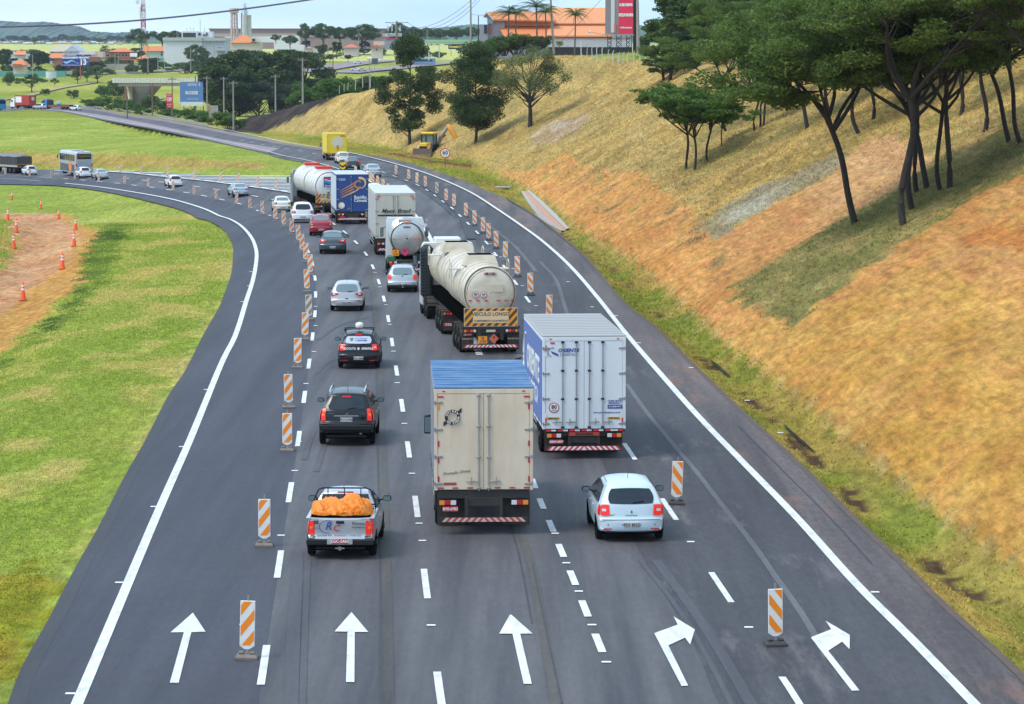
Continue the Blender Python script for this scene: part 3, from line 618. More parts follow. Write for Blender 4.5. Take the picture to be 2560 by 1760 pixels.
def car(px, py, head, label, cat, name='car', kind='hatch', L=4.0, W=1.7, H=1.5, paint_m=None, glass_m=None, lamps='corner', plate=None, red_plate=False, lit=False,
        alloy=True, group=None, roofw=0.635, mirrors=None, details=True, wiper=True, wr=0.31, roof=None, bulge=0.10, lampz=None, cust=None, z=None, base=None, win=None):
    p = base if base is not None else spot(px, py)
    head = heading(px, py, LB) if head is None else head
    h = math.radians(head); oh = 0.75
    fwd = Vector((-math.sin(h), math.cos(h), 0))
    root = empty(name, p - fwd*oh, h, label, cat, group); c = Car(kind, L, W, H, roofw, bulge); g = glass_m or glass; H_ = H
    c.body(paint_m, root); B = c.belt
    # windows
    if kind in ('hatch', 'suv'):
        zb, zt = (win[:2] if win else (B*1.06, H*0.925)); fb, ft = (win[2:] if win else (0.80, 0.82))
        c.patch([(-fb,zb),(fb,zb),(ft,zt),(-ft,zt)], g, 'rear_window', root, 0.008, 0.34)
        c.sidepatch([(0.50*L/4,B*1.05,B*1.12),(0.85*L/4,B*1.03,H*0.90),(1.9*L/4,B*1.02,H*0.925),(2.35*L/4,B*1.02,H*0.90),(3.0*L/4,B*1.04,B*1.10)], g, 'side_window', root)
        ux = 1.45*L/4
    elif kind == 'sedan':
        zb, zt = H*0.735, H*0.925
        c.patch([(-0.80,zb),(0.80,zb),(0.80,zt),(-0.80,zt)], g, 'rear_window', root, 0.008, 0.15)
        c.sidepatch([(0.85,B*1.08,B*1.13),(1.2,B*1.06,H*0.90),(1.8,B*1.03,H*0.925),(2.45,B*1.02,H*0.90),(3.2,B*1.05,B*1.10)], g, 'side_window', root)
        ux = 1.85
    else: ux = 2.4
    # windscreen
    P = c.P[c.top:]; rows = []
    for k in range(7):
        z_ = H*0.93 - k/6*(H*0.93 - B*1.12)
        yy = next((P[i][0] + (P[i][1]-z_)/(max(P[i][1]-P[i+1][1],1e-6))*(P[i+1][0]-P[i][0]) for i in range(len(P)-1) if P[i][1] >= z_ > P[i+1][1]), L*0.7)
        rows.append([(c.hw(yy, z_)*v*0.86, yy + 0.012 - 0.10*abs(v)**3.5, z_+0.006) for v in np.linspace(-1, 1, 9)])
    MB().grid(rows, glass).build('windscreen', root)
    # lamps
    lz = lampz or (H*0.45, H*0.63)
    lm = brake if lit else red
    for sg in (-1, 1):
        if lamps == 'corner':
            q = [(sg*0.70,lz[0]),(sg*0.995,lz[0]),(sg*0.995,lz[1]),(sg*0.74,lz[1])]
        elif lamps == 'wide':
            q = [(sg*0.60,lz[0]+0.05),(sg*0.995,lz[0]-0.02),(sg*0.995,lz[1]),(sg*0.52,lz[1]-0.06)]
        else:   # tall narrow
            q = [(sg*0.80,lz[0]),(sg*0.99,lz[0]),(sg*0.985,lz[1]),(sg*0.84,lz[1])]
        t = c.patch(q, lm, 'tail_light', root, 0.012, 0.12, 6)
        m_ = (lz[0]+lz[1])/2
        if details:
            qq = [(q[0][0]*0.6+q[1][0]*0.4, m_-0.03),(q[0][0]*0.15+q[1][0]*0.85, m_-0.03),(q[0][0]*0.15+q[1][0]*0.85, m_+0.035),(q[0][0]*0.6+q[1][0]*0.4, m_+0.035)]
            c.patch(qq, lampw if lamps != 'tall' else amber, 'reversing_light', t, 0.017, 0.1, 4)
        mb = MB(); yl = c.rear(sg*1.0, m_).y
        mb.grid([[(sg*(c.hw(yl+d, z_)+0.008), yl+d, z_) for z_ in (lz[0]+0.01, m_, lz[1]-0.01)] for d in (0.0, 0.08, 0.16)], lm); mb.build('lamp_side', t)
        # headlight
        mb = MB(); mb.box(sg*c.W*0.36-0.12, sg*c.W*0.36+0.12, L-0.32, L-0.12, H*0.44, H*0.52, lampw, 0.03); mb.build('headlight', root)
        # mirror
        mm = MB(); x0 = c.hw(ux+1.0, B*1.06)
        mm.box(sg*(x0+0.16)-0.11, sg*(x0+0.16)+0.11, ux+0.98, ux+1.12, B*1.04, B*1.04+0.15, mirrors or blk, 0.035)
        mm.box(min(sg*x0, sg*(x0+0.1))-0.02, max(sg*x0, sg*(x0+0.1)), ux+1.03, ux+1.08, B*1.06, B*1.06+0.04, blk)
        mo = mm.build('door_mirror', root)
        MB().box(sg*(x0+0.16)-0.09, sg*(x0+0.16)+0.09, ux+0.970, ux+0.976, B*1.04+0.02, B*1.04+0.13, glass_l).build('mirror_glass', mo)
    # door seams, handles, arches, wheels
    wb = L*0.635; ya, yb = oh, oh + wb
    for yy in (ya, yb):
        for sg in (-1, 1):
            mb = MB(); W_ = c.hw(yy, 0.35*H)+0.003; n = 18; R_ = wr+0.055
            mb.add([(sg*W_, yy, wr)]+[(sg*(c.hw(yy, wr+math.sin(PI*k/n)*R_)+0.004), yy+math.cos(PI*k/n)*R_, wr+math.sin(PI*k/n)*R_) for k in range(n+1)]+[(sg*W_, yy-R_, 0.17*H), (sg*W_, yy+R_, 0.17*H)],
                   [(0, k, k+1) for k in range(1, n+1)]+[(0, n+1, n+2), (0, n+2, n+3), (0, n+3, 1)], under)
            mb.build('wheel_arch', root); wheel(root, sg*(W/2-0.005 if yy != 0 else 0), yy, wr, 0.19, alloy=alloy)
    if details:
        for sg in (-1, 1):
            for yy in ((1.3*L/4, 2.15*L/4, 3.05*L/4) if kind != 'pickup' else (1.9, 3.0)):
                mb = MB(); mb.grid([[(sg*(c.hw(yy+d, z_)+0.003), yy+d+(0.05*math.sin(z_*3)), z_) for z_ in np.linspace(0.2*H, B, 5)] for d in (0, 0.012)], blk, False); mb.build('door_seam', root)
            for yy in ((1.5*L/4, 2.4*L/4) if kind != 'pickup' else (2.2,)):
                mb = MB(); mb.box(sg*(c.hw(yy, B*0.85)+0.012)-0.012, sg*(c.hw(yy, B*0.85)+0.012)+0.012, yy-0.08, yy+0.08, B*0.85-0.012, B*0.85+0.014, chrome if kind == 'suv' else paint_m); mb.build('door_handle', root)
        # rear shut lines and bumper seam
        for z_, f in ((H*0.385, 0.97), ):
            mb = MB(); a = [c.rear(v, z_) + Vector((0,-0.006,0)) for v in np.linspace(-f, f, 15)]; b2 = [c.rear(v, z_+0.014) + Vector((0,-0.006,0)) for v in np.linspace(-f, f, 15)]
            mb.grid([a, b2], blk)
        mb.build('panel_seam', root)
        if wiper and kind != 'sedan' and kind != 'pickup':
            mw = MB(); a = c.rear(0.05, B*1.09); b2 = c.rear(0.42, B*1.13)
            mw.tube([a+Vector((0,-0.03,0)), b2+Vector((0,-0.035,0))], 0.014, blk, 5); mw.build('rear_wiper', root)
        ma = MB(); ty = (1.15 if kind in ('hatch','suv') else 1.5); ma.tube([(0, ty, H-0.01), (0, ty-0.12, H+0.16)], 0.007, blk, 4); ma.build('antenna', root)
    # plate + recess
    pz = H*0.31 if kind != 'pickup' else H*0.31
    if plate is not None:
        y = c.rear(0, pz).y
        mb = MB(); mb.box(-0.20, 0.20, y-0.016, y+0.01, pz-0.065, pz+0.065, plate_r if red_plate else plate_w, 0.004); po = mb.build('number_plate', root)
        if plate: text(plate, 0.115, white if red_plate else ink, po, (0, y-0.019, pz-0.012), bold=0.003, sx=0.92)
    mb = MB(); y = c.rear(0, 0.24*H).y
    mb.box(-W*0.36, W*0.36, 0.07, 0.25, 0.16*H, 0.205*H, blk, 0.02); mb.build('rear_valance', root)
    if cust: cust(root, c)
    return root, c
def rails(root, c, y0, y1, mat):
    for sg in (-1, 1):
        mb = MB(); x = sg*c.W/2*c.roofw*0.98
        mb.tube([(x, y0, c.H-0.04), (x, y0+0.1, c.H+0.035), (x, (y0+y1)/2, c.H+0.05), (x, y1-0.1, c.H+0.02), (x, y1, c.H-0.06)], 0.022, mat, 6); mb.build('roof_rail', root)
def disc(mb, x, y, z, r, mat, d=0.006, n=20, T=None): mb.cyl((x, y, z), (x, y-d, z), r, mat, n=n, smooth=False, T=T)
# paints
P_ = lambda k, c, **a: M('paint_'+k, c, 0.32, 0.0, coat=0.5, **a)
ice = P_('ice_blue', (0.50,0.62,0.68)); nblack = M('paint_black', (0.006,0.0065,0.009), 0.25, spec=0.45); silver = M('paint_silver', (0.50,0.51,0.53), 0.3, 0.55, coat=0.4); champ = M('paint_champagne', (0.50,0.48,0.50), 0.3, 0.5, coat=0.4)
pwhite = P_('white', (0.74,0.75,0.77)); cream = P_('cream', (0.70,0.68,0.62)); cred = P_('red', (0.30,0.004,0.015)); graph = M('paint_graphite', (0.07,0.085,0.10), 0.3, 0.4, coat=0.5); sblue = M('paint_silver_blue', (0.42,0.47,0.53), 0.3, 0.4, coat=0.4)
# ---- 1 pale blue hatchback
def c1(r, c):
    mb = MB(); p = c.rear(0, 0.80); mb.prism([p+Vector((0,-0.012,0.05)), p+Vector((0.03,-0.012,0)), p+Vector((0,-0.012,-0.05)), p+Vector((-0.03,-0.012,0))], (0,-0.008,0), chrome); mb.build('badge', r)
    text('S A N D E R O', 0.05, blk, r, p+Vector((0,-0.014,-0.10)), bold=0.002)
    for sg in (-1, 1): q = c.rear(sg*0.78, 0.36); MB().box(q.x-0.12, q.x+0.12, q.y-0.012, q.y+0.05, 0.345, 0.375, red, 0.004).build('bumper_reflector', r)
    for x in (-0.78,-0.3,0.3,0.78): q = c.rear(x, 0.47); mb = MB(); disc(mb, q.x, q.y+0.004, q.z, 0.016, blk); mb.build('bumper_sensor', r)
    mb = MB(); q = c.rear(-0.66, 0.72); mb.box(q.x-0.02, q.x+0.12, q.y-0.008, q.y+0.03, 0.70, 0.735, M('badge_green', (0.35,0.42,0.22), 0.4)); mb.build('model_badge', r)
    for sg in (-1, 1):
        mb = MB(); mb.grid([[(sg*(c.W/2*0.66+d), yy, np.interp(yy, [p_[0] for p_ in c.P[20:c.top+20]], [p_[1] for p_ in c.P[20:c.top+20]])-0.012) for yy in np.linspace(0.72, 2.0, 7)] for d in (0, 0.018)], blk); mb.build('roof_seam', r)
car(1572, 1346, 3.2, 'pale ice blue hatchback driving alone in the right lane, nearest car on the right', 'car', 'parked_car'.replace('parked_','hatchback_'), 'hatch', 4.06, 1.76, 1.53, ice, lampz=(0.70,0.98), lit=True, plate='FDS 8532', cust=c1, win=(0.99,1.37,0.80,0.84))
# ---- 2 silver pickup
def c2(r, c):
    W2 = c.W/2
    mb = MB(); mb.box(-W2*0.86, W2*0.86, 0.16, 1.68, 0.78, 1.06, under); mb.build('cargo_bed', r)
    c.patch([(-0.80,0.52),(0.80,0.52),(0.80,0.985),(-0.80,0.985)], silver, 'tailgate', r, 0.012)
    y = c.rear(0, 0.75).y - 0.03; yw = c.rear(0, 0.585).y - 0.03
    text('03', 0.12, ink, r, (-0.60, y, 0.93), bold=0.006)
    text('R', 0.27, inkblue, r, (-0.30, y, 0.83), shear=0.3, bold=0.004); text('C', 0.24, inkred, r, (-0.10, y, 0.78), shear=0.2, bold=0.004)
    mb = MB(); mb.tube([(-0.30+0.2*math.cos(a)-0.02, y, 0.82+0.16*math.sin(a)) for a in np.linspace(0.9, 5.0, 16)], 0.008, inkblue, 4); mb.build('emblem_ring', r)
    text('Moveis', 0.12, ink, r, (0.46, y, 0.90), sx=0.95); text('Hospitalares', 0.065, ink, r, (0.46, y, 0.81)); text('www.rc_moveis.com.br', 0.105, ink, r, (-0.02, yw, 0.60), sx=1.1)
    text('Courier', 0.06, inkblue, r, (-0.62, y, 0.79), shear=0.2)
    mb = MB(); mb.box(-0.10, 0.10, y-0.02, y+0.01, 0.90, 0.97, blk, 0.01); mb.build('tailgate_handle', r)
    mb = MB(); mb.box(-W2*0.97, W2*0.97, -0.06, 0.12, 0.36, 0.52, blk, 0.03); mb.build('rear_bumper', r)
    po = MB().box(-0.21,0.21,-0.10,-0.062,0.41,0.54,plate_r,0.004).build('number_plate', r); text('EGC-2460', 0.115, white, po, (0,-0.105,0.475), bold=0.003, sx=0.92); mb = MB(); mb.box(-0.32,0.32,-0.09,-0.058,0.39,0.55,silver,0.01); mb.build('plate_bracket', r)
    mb = MB(); disc(mb, 0, -0.08, 0.30, 0.05, chrome, 0.06); mb.box(-0.12, 0.12, -0.1, 0.0, 0.28, 0.32, chrome); mb.build('tow_ball', r)
    # cab rear window and rack
    rows = [[(v*W2*(0.74-0.06*k), 1.70+0.19*k, 1.10+0.27*k+0.01) for v in np.linspace(-1, 1, 7)] for k in (0, 0.5, 1)]
    MB().grid(rows, glass).build('rear_window', r)
    mb = MB(); mb.box(-0.2, 0.2, 1.93, 1.96, 1.40, 1.435, red); mb.build('high_brake_light', r)
    mb = MB(); t = 0.02
    mb.tube([(-0.80,1.5,1.02),(-0.78,1.52,1.28),(-0.66,1.56,1.54),(-0.55,1.57,1.58),(0.55,1.57,1.58),(0.66,1.56,1.54),(0.78,1.52,1.28),(0.80,1.5,1.02)], t, blk, 6)
    mb.tube([(-0.80,1.5,1.17),(0.80,1.5,1.17)], t, blk, 6); mb.tube([(-0.80,1.5,1.12),(0.80,1.5,1.12)], 0.012, blk, 5)
    for x in (-0.42, 0.0, 0.42): mb.tube([(x,1.5,1.12),(x,1.57,1.58)], 0.014, blk, 5)
    mb.build('cargo_rack', r)
    c.sidepatch([(1.95,0.98,1.05),(2.1,0.98,1.34),(2.7,0.98,1.38),(3.3,1.0,1.04)], glass, 'side_window', r)
    for sg in (-1, 1):
        mb = MB(); mb.box(sg*W2*0.92-0.06, sg*W2*0.92+0.06, 0.1, 1.7, 1.0, 1.05, silver, 0.015); mb.build('bed_rail', r)
r2, cc2 = car(856, 1387, -1.0, 'silver pickup with an orange tarpaulin in its bed and a red number plate', 'pickup truck', 'pickup_truck', 'pickup', 4.45, 1.74, 1.50, silver, lamps='tall', lampz=(0.62,0.97), lit=True, plate=None, cust=c2, alloy=False, roofw=0.64, bulge=0.03)
tarp = M('tarpaulin_orange', (0.78,0.21,0.01), 0.5); _rr = random.Random(3)
mb = MB(); rows = []
for i in range(41):
    u = i/40*2-1; row = []
    for j in range(33):
        a = PI*j/32; rad = 0.42*(1-abs(u)**6)**0.5; f = 1+0.12*math.sin(u*9+a*3)+0.10*abs(math.sin(a*5+u*13))+0.07*abs(math.sin(u*27+a*9))+_rr.uniform(-0.05,0.05)
        row.append((u*0.78*(1+0.03*math.sin(a*5)), -math.cos(a)*0.5*f*(0.55+0.45*(1-u**4)), 0.0+math.sin(a)*rad*f+0.05*math.sin(u*4)))
    rows.append(row)
mb.grid(rows, tarp); tp = mb.build('tarpaulin_bundle', fix=True)
tp.location = r2.matrix_basis @ Vector((0, 0.86, 0.98)); tp.rotation_euler = r2.rotation_euler
tag(tp, 'crumpled orange tarpaulin bundle tied down in the bed of the silver pickup', 'tarpaulin')
# ---- 5 black SUV
def c5(r, c):
    rails(r, c, 0.75, 2.7, chrome); y = c.rear(0, 0.98).y-0.012
    mb = MB(); mb.box(-0.40, 0.40, y-0.01, y+0.02, 0.965, 0.995, chrome, 0.005); mb.build('chrome_strip', r)
    mb = MB(); mb.box(-0.14, 0.14, 0.42, 0.46, 1.56, 1.60, brake); mb.build('high_brake_light', r)
    text('H', 0.09, chrome, r, (0, y-0.004, 1.045), shear=0.5, bold=0.004, sx=1.3); text('HYUNDAI', 0.045, chrome, r, (-0.5, y, 1.055)); text('TUCSON', 0.045, chrome, r, (0.5, y, 1.055))
    mb = MB(); mb.box(-c.W*0.48, c.W*0.48, -0.035, 0.10, 0.52, 0.70, blk, 0.03); mb.build('rear_bumper', r)
    mb = MB(); mb.cyl((0.46,0.05,0.42),(0.46,0.2,0.42),0.04,chrome); mb.build('exhaust', r)
r5, c5_ = car(869, 1109, 0.0, 'black SUV with roof rails and lit brake lights behind the silver pickup\'s lane', 'SUV', 'suv_car', 'suv', 4.33, 1.82, 1.73, nblack, lamps='tall', lampz=(0.82,1.20), lit=True, plate=None, cust=c5, wr=0.35)
r5['label'] = 'black SUV with roof rails and lit brake lights, just ahead of the silver pickup'
mb = MB(); y = c5_.rear(0, 0.86).y; mb.box(-0.2,0.2,y-0.02,y,0.80,0.93,plate_w); po = mb.build('number_plate', r5); text('FLY-3742', 0.105, ink, po, (0,y-0.022,0.86), bold=0.003)
# ---- 6 black escort hatch
def c6(r, c):
    y = c.rear(0, 0.80).y-0.012
    text('ESCOLTA', 0.125, white, r, (-0.36, y, 0.84), bold=0.006, sx=0.95); text('ARMADA', 0.125, white, r, (0.36, y, 0.84), bold=0.006, sx=0.95)
    mb = MB(); disc(mb, 0, y+0.004, 0.84, 0.055, white); mb.build('emblem', r)
    t = MB(); t.tube([(-0.62,0.85,c.H+0.10),(0.62,0.85,c.H+0.10)], 0.018, blk); t.tube([(-0.62,1.5,c.H+0.10),(0.62,1.5,c.H+0.10)], 0.018, blk)
    for sg in (-1,1): t.tube([(sg*0.58,0.8,c.H+0.10),(sg*0.58,1.55,c.H+0.10)], 0.016, blk); t.tube([(sg*0.56,0.85,c.H-0.06),(sg*0.58,0.85,c.H+0.1)], 0.02, blk); t.tube([(sg*0.56,1.5,c.H-0.04),(sg*0.58,1.5,c.H+0.1)], 0.02, blk)
    t.build('roof_rack', r)
    mb = MB(); mb.loft([[(math.cos(a)*q, 1.3+math.sin(a)*q, c.H+0.12+z_) for a in np.linspace(0, 2*PI, 17)[:-1]] for q, z_ in ((0.15,0),(0.17,0.05),(0.165,0.15),(0.12,0.2),(0.04,0.22))], cream, smooth=True); mb.build('antenna_dome', r)
    mb = MB(); mb.box(-0.12,0.12,0.36,0.40,c.H*0.925,c.H*0.955,brake); mb.build('high_brake_light', r)
    q = c.rear(0, 1.16); T1 = (math.radians(60), 0, 0)
    text('G.L.C. Segurança', 0.07, inkblue, r, (0.10, c.rear(0,1.24).y-0.03, 1.24), T1); text('11 8416-4292', 0.085, inkblue, r, (0.10, c.rear(0,1.16).y-0.03, 1.16), T1, bold=0.003)
    mb = MB(); q = c.rear(-0.42, 1.19); mb.prism([q+Vector((a,-0.02+b*0.55,b)) for a, b in ((-0.07,0.06),(0,0.08),(0.07,0.06),(0.06,-0.02),(0,-0.08),(-0.06,-0.02))], (0,-0.006,0), M('crest_olive',(0.16,0.17,0.06),0.5)); mb.build('window_crest', r)
    for sg in (-1, 1): q = c.rear(sg*0.72, 0.36); MB().box(q.x-0.12, q.x+0.12, q.y-0.012, q.y+0.05, 0.345, 0.37, red, 0.004).build('bumper_reflector', r)
wfilm = M('window_film', (0.42,0.47,0.55), 0.15, coat=0.4)
car(898, 919, 0.8, 'black hatchback with a roof rack and white dome, lettered ESCOLTA ARMADA', 'car', 'hatchback_car', 'hatch', 3.9, 1.70, 1.47, nblack, glass_m=wfilm, lampz=(0.76,1.0), lit=True, plate='FKL-4300', cust=c6, alloy=False, win=(1.03,1.32,0.74,0.80))
# ---- 7 silver-beige hatch
def c7(r, c):
    for sg in (-1, 1): q = c.rear(sg*0.70, 0.56); MB().box(q.x-0.16, q.x+0.16, q.y-0.012, q.y+0.05, 0.555, 0.578, red, 0.004).build('bumper_reflector', r)
    q = c.rear(0, 0.62)
    mb = MB(); mb.box(-0.08, 0.08, q.y-0.02, q.y, 0.63, 0.67, blk, 0.01); mb.build('boot_handle', r)
car(868, 776, 1.6, 'champagne silver hatchback with swept red tail lights, ahead of the black escort hatchback', 'car', 'hatchback_car', 'hatch', 3.92, 1.68, 1.46, champ, glass_m=glass_l, lamps='wide', lampz=(0.78,0.96), plate='EXL 8728', cust=c7, mirrors=graph)
# ---- 9 silver old hatch
def c9(r, c):
    mb = MB(); mb.box(-c.W*0.47, c.W*0.47, -0.03, 0.1, 0.27, 0.42, blk, 0.03); mb.build('rear_bumper', r)
    mb = MB(); disc(mb, 0.02, -0.04, 0.30, 0.045, chrome, 0.05); mb.build('tow_ball', r)
    q = c.rear(0, 0.86); mb = MB(); disc(mb, 0, q.y, 0.88, 0.05, chrome); mb.build('badge', r)
car(1006, 729, 2.0, 'older silver hatchback directly behind the stainless steel tank truck', 'car', 'hatchback_car', 'hatch', 4.0, 1.66, 1.43, silver, glass_m=glass_l, lamps='tall', lampz=(0.72,0.98), lit=True, plate='DMU 7789', cust=c9, alloy=False)
# ---- 14.. middle distance
car(832, 634, 3.0, 'dark graphite sedan at the end of the left-lane queue behind the red sedan', 'car', 'sedan_car', 'sedan', 4.49, 1.75, 1.45, graph, glass_m=glass_l, lamps='wide', lampz=(0.78,0.98), lit=True, plate='EAW 2340')
car(803, 589, 4.0, 'cherry red sedan between the dark graphite sedan and the white crossover', 'car', 'sedan_car', 'sedan', 4.25, 1.70, 1.50, cred, glass_m=glass_l, lampz=(0.74,0.95), plate='FVG 2010')
car(757, 557, 6, 'white crossover beside the striped posts, behind the white tank truck', 'car', 'hatchback_car', 'hatch', 4.3, 1.80, 1.62, pwhite, lampz=(0.78,0.98), plate='FHH 3301')
car(706, 530, None, 'cream white sedan just left of the white articulated tank truck', 'car', 'sedan_car', 'sedan', 4.15, 1.66, 1.45, cream, glass_m=glass_l, lampz=(0.76,0.96), plate='DQO 8010')
car(601, 492, None, 'silver blue sedan alone on the left branch beside the zebra hatching', 'car', 'sedan_car', 'sedan', 4.5, 1.72, 1.47, sblue, glass_m=glass_l, lamps='wide', lampz=(0.76,0.95), plate='')
car(438, 468, None, 'white hatchback alone on the curve, left of the silver blue sedan', 'car', 'hatchback_car', 'hatch', 3.9, 1.68, 1.46, pwhite, lamps='tall', lampz=(0.78,1.2), plate='')
car(255, 449, None, 'silver sedan following the white hatchback beside the grey bus', 'car', 'sedan_car', 'sedan', 4.3, 1.72, 1.46, silver, glass_m=glass_l, lampz=(0.76,0.95), plate='')
car(212, 444.5, None, 'white hatchback close behind the grey bus, ahead of the silver sedan', 'car', 'hatchback_car', 'hatch', 3.9, 1.70, 1.55, pwhite, lampz=(0.78,0.98), plate='')
car(78, 438, None, 'white hatchback behind the dark tipper truck at the left edge', 'car', 'hatchback_car', 'hatch', 3.9, 1.66, 1.45, pwhite, lampz=(0.78,0.98), plate='')
def c26(r, c):
    mb = MB(); mb.box(-c.W*0.3, c.W*0.3, -0.03, 0.1, 0.34, 0.46, blk, 0.03); mb.build('rear_bumper', r)
car(858, 409, 9, 'white hatchback right behind the yellow box truck', 'car', 'hatchback_car', 'hatch', 4.03, 1.69, 1.50, cream, glass_m=glass_l, lamps='tall', lampz=(0.85,1.22), plate='', cust=c26)
car(882, 424, 8, 'black hatchback between the white hatchback and the yellow chevron sign', 'car', 'hatchback_car', 'hatch', 3.85, 1.68, 1.52, M('paint_dark_green', (0.02,0.028,0.03), 0.3, coat=0.5), glass_m=glass_l, lamps='tall', lampz=(0.85,1.2), lit=True, plate='')
car(933, 443, 8, 'silver sedan on the right carriageway behind the black hatchback', 'car', 'sedan_car', 'sedan', 4.5, 1.74, 1.46, sblue, glass_m=glass_l, lampz=(0.76,0.96), plate='')
car(938, 498, 6, 'white car mostly hidden between the blue truck and the cream box truck', 'car', 'sedan_car', 'sedan', 4.4, 1.72, 1.46, pwhite, glass_m=glass_l, plate='')
car(108, 274, 55, 'silver SUV close behind the red box truck on the far road', 'SUV', 'suv_car', 'suv', 4.4, 1.8, 1.75, silver, plate='')
car(196, 276, 52, 'white hatchback behind the flatbed truck on the far road', 'car', 'hatchback_car', 'hatch', 3.9, 1.66, 1.5, pwhite, plate='')
# ================================================================ trucks
steel = M('steel_dark', (0.035,0.033,0.032), 0.6, 0.3, dirt=0.5, dcol=(0.10,0.075,0.05,1)); galv = M('steel_pale', (0.36,0.36,0.35), 0.45, 0.6, dirt=0.4, dcol=(0.16,0.11,0.07,1), dscale=3)
flapm = M('mudflap', (0.028,0.024,0.021), 0.85, dirt=0.6, dcol=(0.09,0.07,0.05,1), dscale=3)
def striped_bar(root, w, z0, z1, y=-0.03, name='bumper_bar', dull=False):
    a = M('bar_red_dull', (0.42,0.05,0.05), 0.6) if dull else refl_r; b = M('bar_white_dull', (0.52,0.42,0.36), 0.6) if dull else refl_w
    mb = MB(); mb.box(-w/2, w/2, y, y+0.08, z0, z1, steel); h = z1-z0; st = 0.085; n = int(w/2/st)
    for sg in (-1, 1):
        for k in range(n):
            x0 = sg*(k*st); x1 = sg*((k+1)*st); sl = -sg*h*0.9
            q = [(x0,z0+0.004),(x1,z0+0.004),(x1+sl,z1-0.004),(x0+sl,z1-0.004)]
            q = [(max(-w/2, min(w/2, x)) if sg*x > 0 else 0.0, z) for x, z in q]
            mb.poly([(x, y-0.004, z) for x, z in (q if sg > 0 else q[::-1])], a if k % 2 else b)
    return mb.build(name, root)
def dual_wheels(root, ys, w=2.5, r=0.5, rim=None):
    for y in ys:
        for sg in (-1, 1): wheel(root, sg*w/2, y, r, 0.30, rim or rimdk, alloy=False); wheel(root, sg*(w/2-0.33), y, r, 0.27, rim or rimdk, alloy=False)
def cab(root, y0, L, W, z1, mat, z0=0.55, mirror=True, dk=False):
    m = MB(); W2 = W/2
    sec = lambda y, a, top: [(-W2*a,y,z0),(W2*a,y,z0),(W2*a,y,z0+1.1),(W2*a*0.97,y,top-0.25),(W2*a*0.9,y,top),(-W2*a*0.9,y,top),(-W2*a*0.97,y,top-0.25),(-W2*a,y,z0+1.1)]
    m.loft([sec(y0,1,z1), sec(y0+L*0.45,1,z1), sec(y0+L*0.8,0.99,z1-0.12), sec(y0+L*0.97,0.96,z1-0.75), sec(y0+L,0.94,z1-1.1)], mat, smooth=False); c = m.build('cab', root)
    for sg in (-1, 1):
        MB().prism([(sg*(W2*0.99+0.004),y0+L*0.35,z0+1.15),(sg*(W2*0.97+0.006),y0+L*0.38,z1-0.35),(sg*(W2*0.96+0.004),y0+L*0.78,z1-0.42),(sg*(W2*0.97+0.006),y0+L*0.88,z0+1.15)], (sg*0.008,0,0), glass).build('cab_window', c)
        MB().box(sg*W2*0.6-0.2, sg*W2*0.6+0.2, y0+L-0.02, y0+L+0.03, z0+0.1, z0+0.3, lampw, 0.02).build('headlight', root)
        if mirror:
            mm = MB(); mm.box(sg*(W2+0.20)-0.10, sg*(W2+0.20)+0.10, y0+L*0.85, y0+L*0.85+0.10, z1-1.25, z1-0.70, blk, 0.03); mm.tube([(sg*W2*0.97,y0+L*0.8,z1-0.65),(sg*(W2+0.2),y0+L*0.88,z1-0.72)], 0.02, blk, 5)
            mo = mm.build('door_mirror', root); MB().box(sg*(W2+0.20)-0.08, sg*(W2+0.20)+0.08, y0+L*0.85-0.008, y0+L*0.85-0.003, z1-1.2, z1-0.75, glass_l).build('mirror_glass', mo)
    MB().prism([(-W2*0.86,y0+L+0.0,z1-1.1),(W2*0.86,y0+L+0.0,z1-1.1),(W2*0.84,y0+L*0.84,z1-0.22),(-W2*0.84,y0+L*0.84,z1-0.22)], (0,0.02,0.01), glass).build('windscreen', root)
    dual = MB(); dual.box(-W2*0.95, W2*0.95, y0+0.2, y0+L, 0.38, z0, blk, 0.03); dual.build('cab_bumper', root)
    for sg in (-1, 1): wheel(root, sg*(W2-0.04), y0+L*0.62, 0.5, 0.30, rimdk, alloy=False)
    return c
def rear_lights(root, W, z, y=-0.02, n=None, h=0.12, lit=False):
    for sg in (-1, 1):
        x = sg*(W/2-0.30); mb = MB(); mb.box(x-0.24, x+0.24, y-0.03, y+0.05, z-h/2-0.015, z+h/2+0.015, blk); o = mb.build('tail_light', root)
        for i, m_ in enumerate([amber, brake if lit else red, lampw]):
            q = x + sg*(0.15-0.15*i); MB().box(q-0.07, q+0.07, y-0.045, y-0.028, z-h/2, z+h/2, m_, 0.004).build('lens', o)
def truck_base(px, py, head, label, name='box_truck', cat='truck'):
    p = spot(px, py); head = heading(px, py, LB) if head is None else head
    return empty(name, p, math.radians(head), label, cat)
def reflectors(root, lst, y=-0.012):
    for (x, z, w_, h_, m_) in lst: MB().box(x-w_/2, x+w_/2, y-0.006, y, z-h_/2, z+h_/2, m_).build('reflector', root)
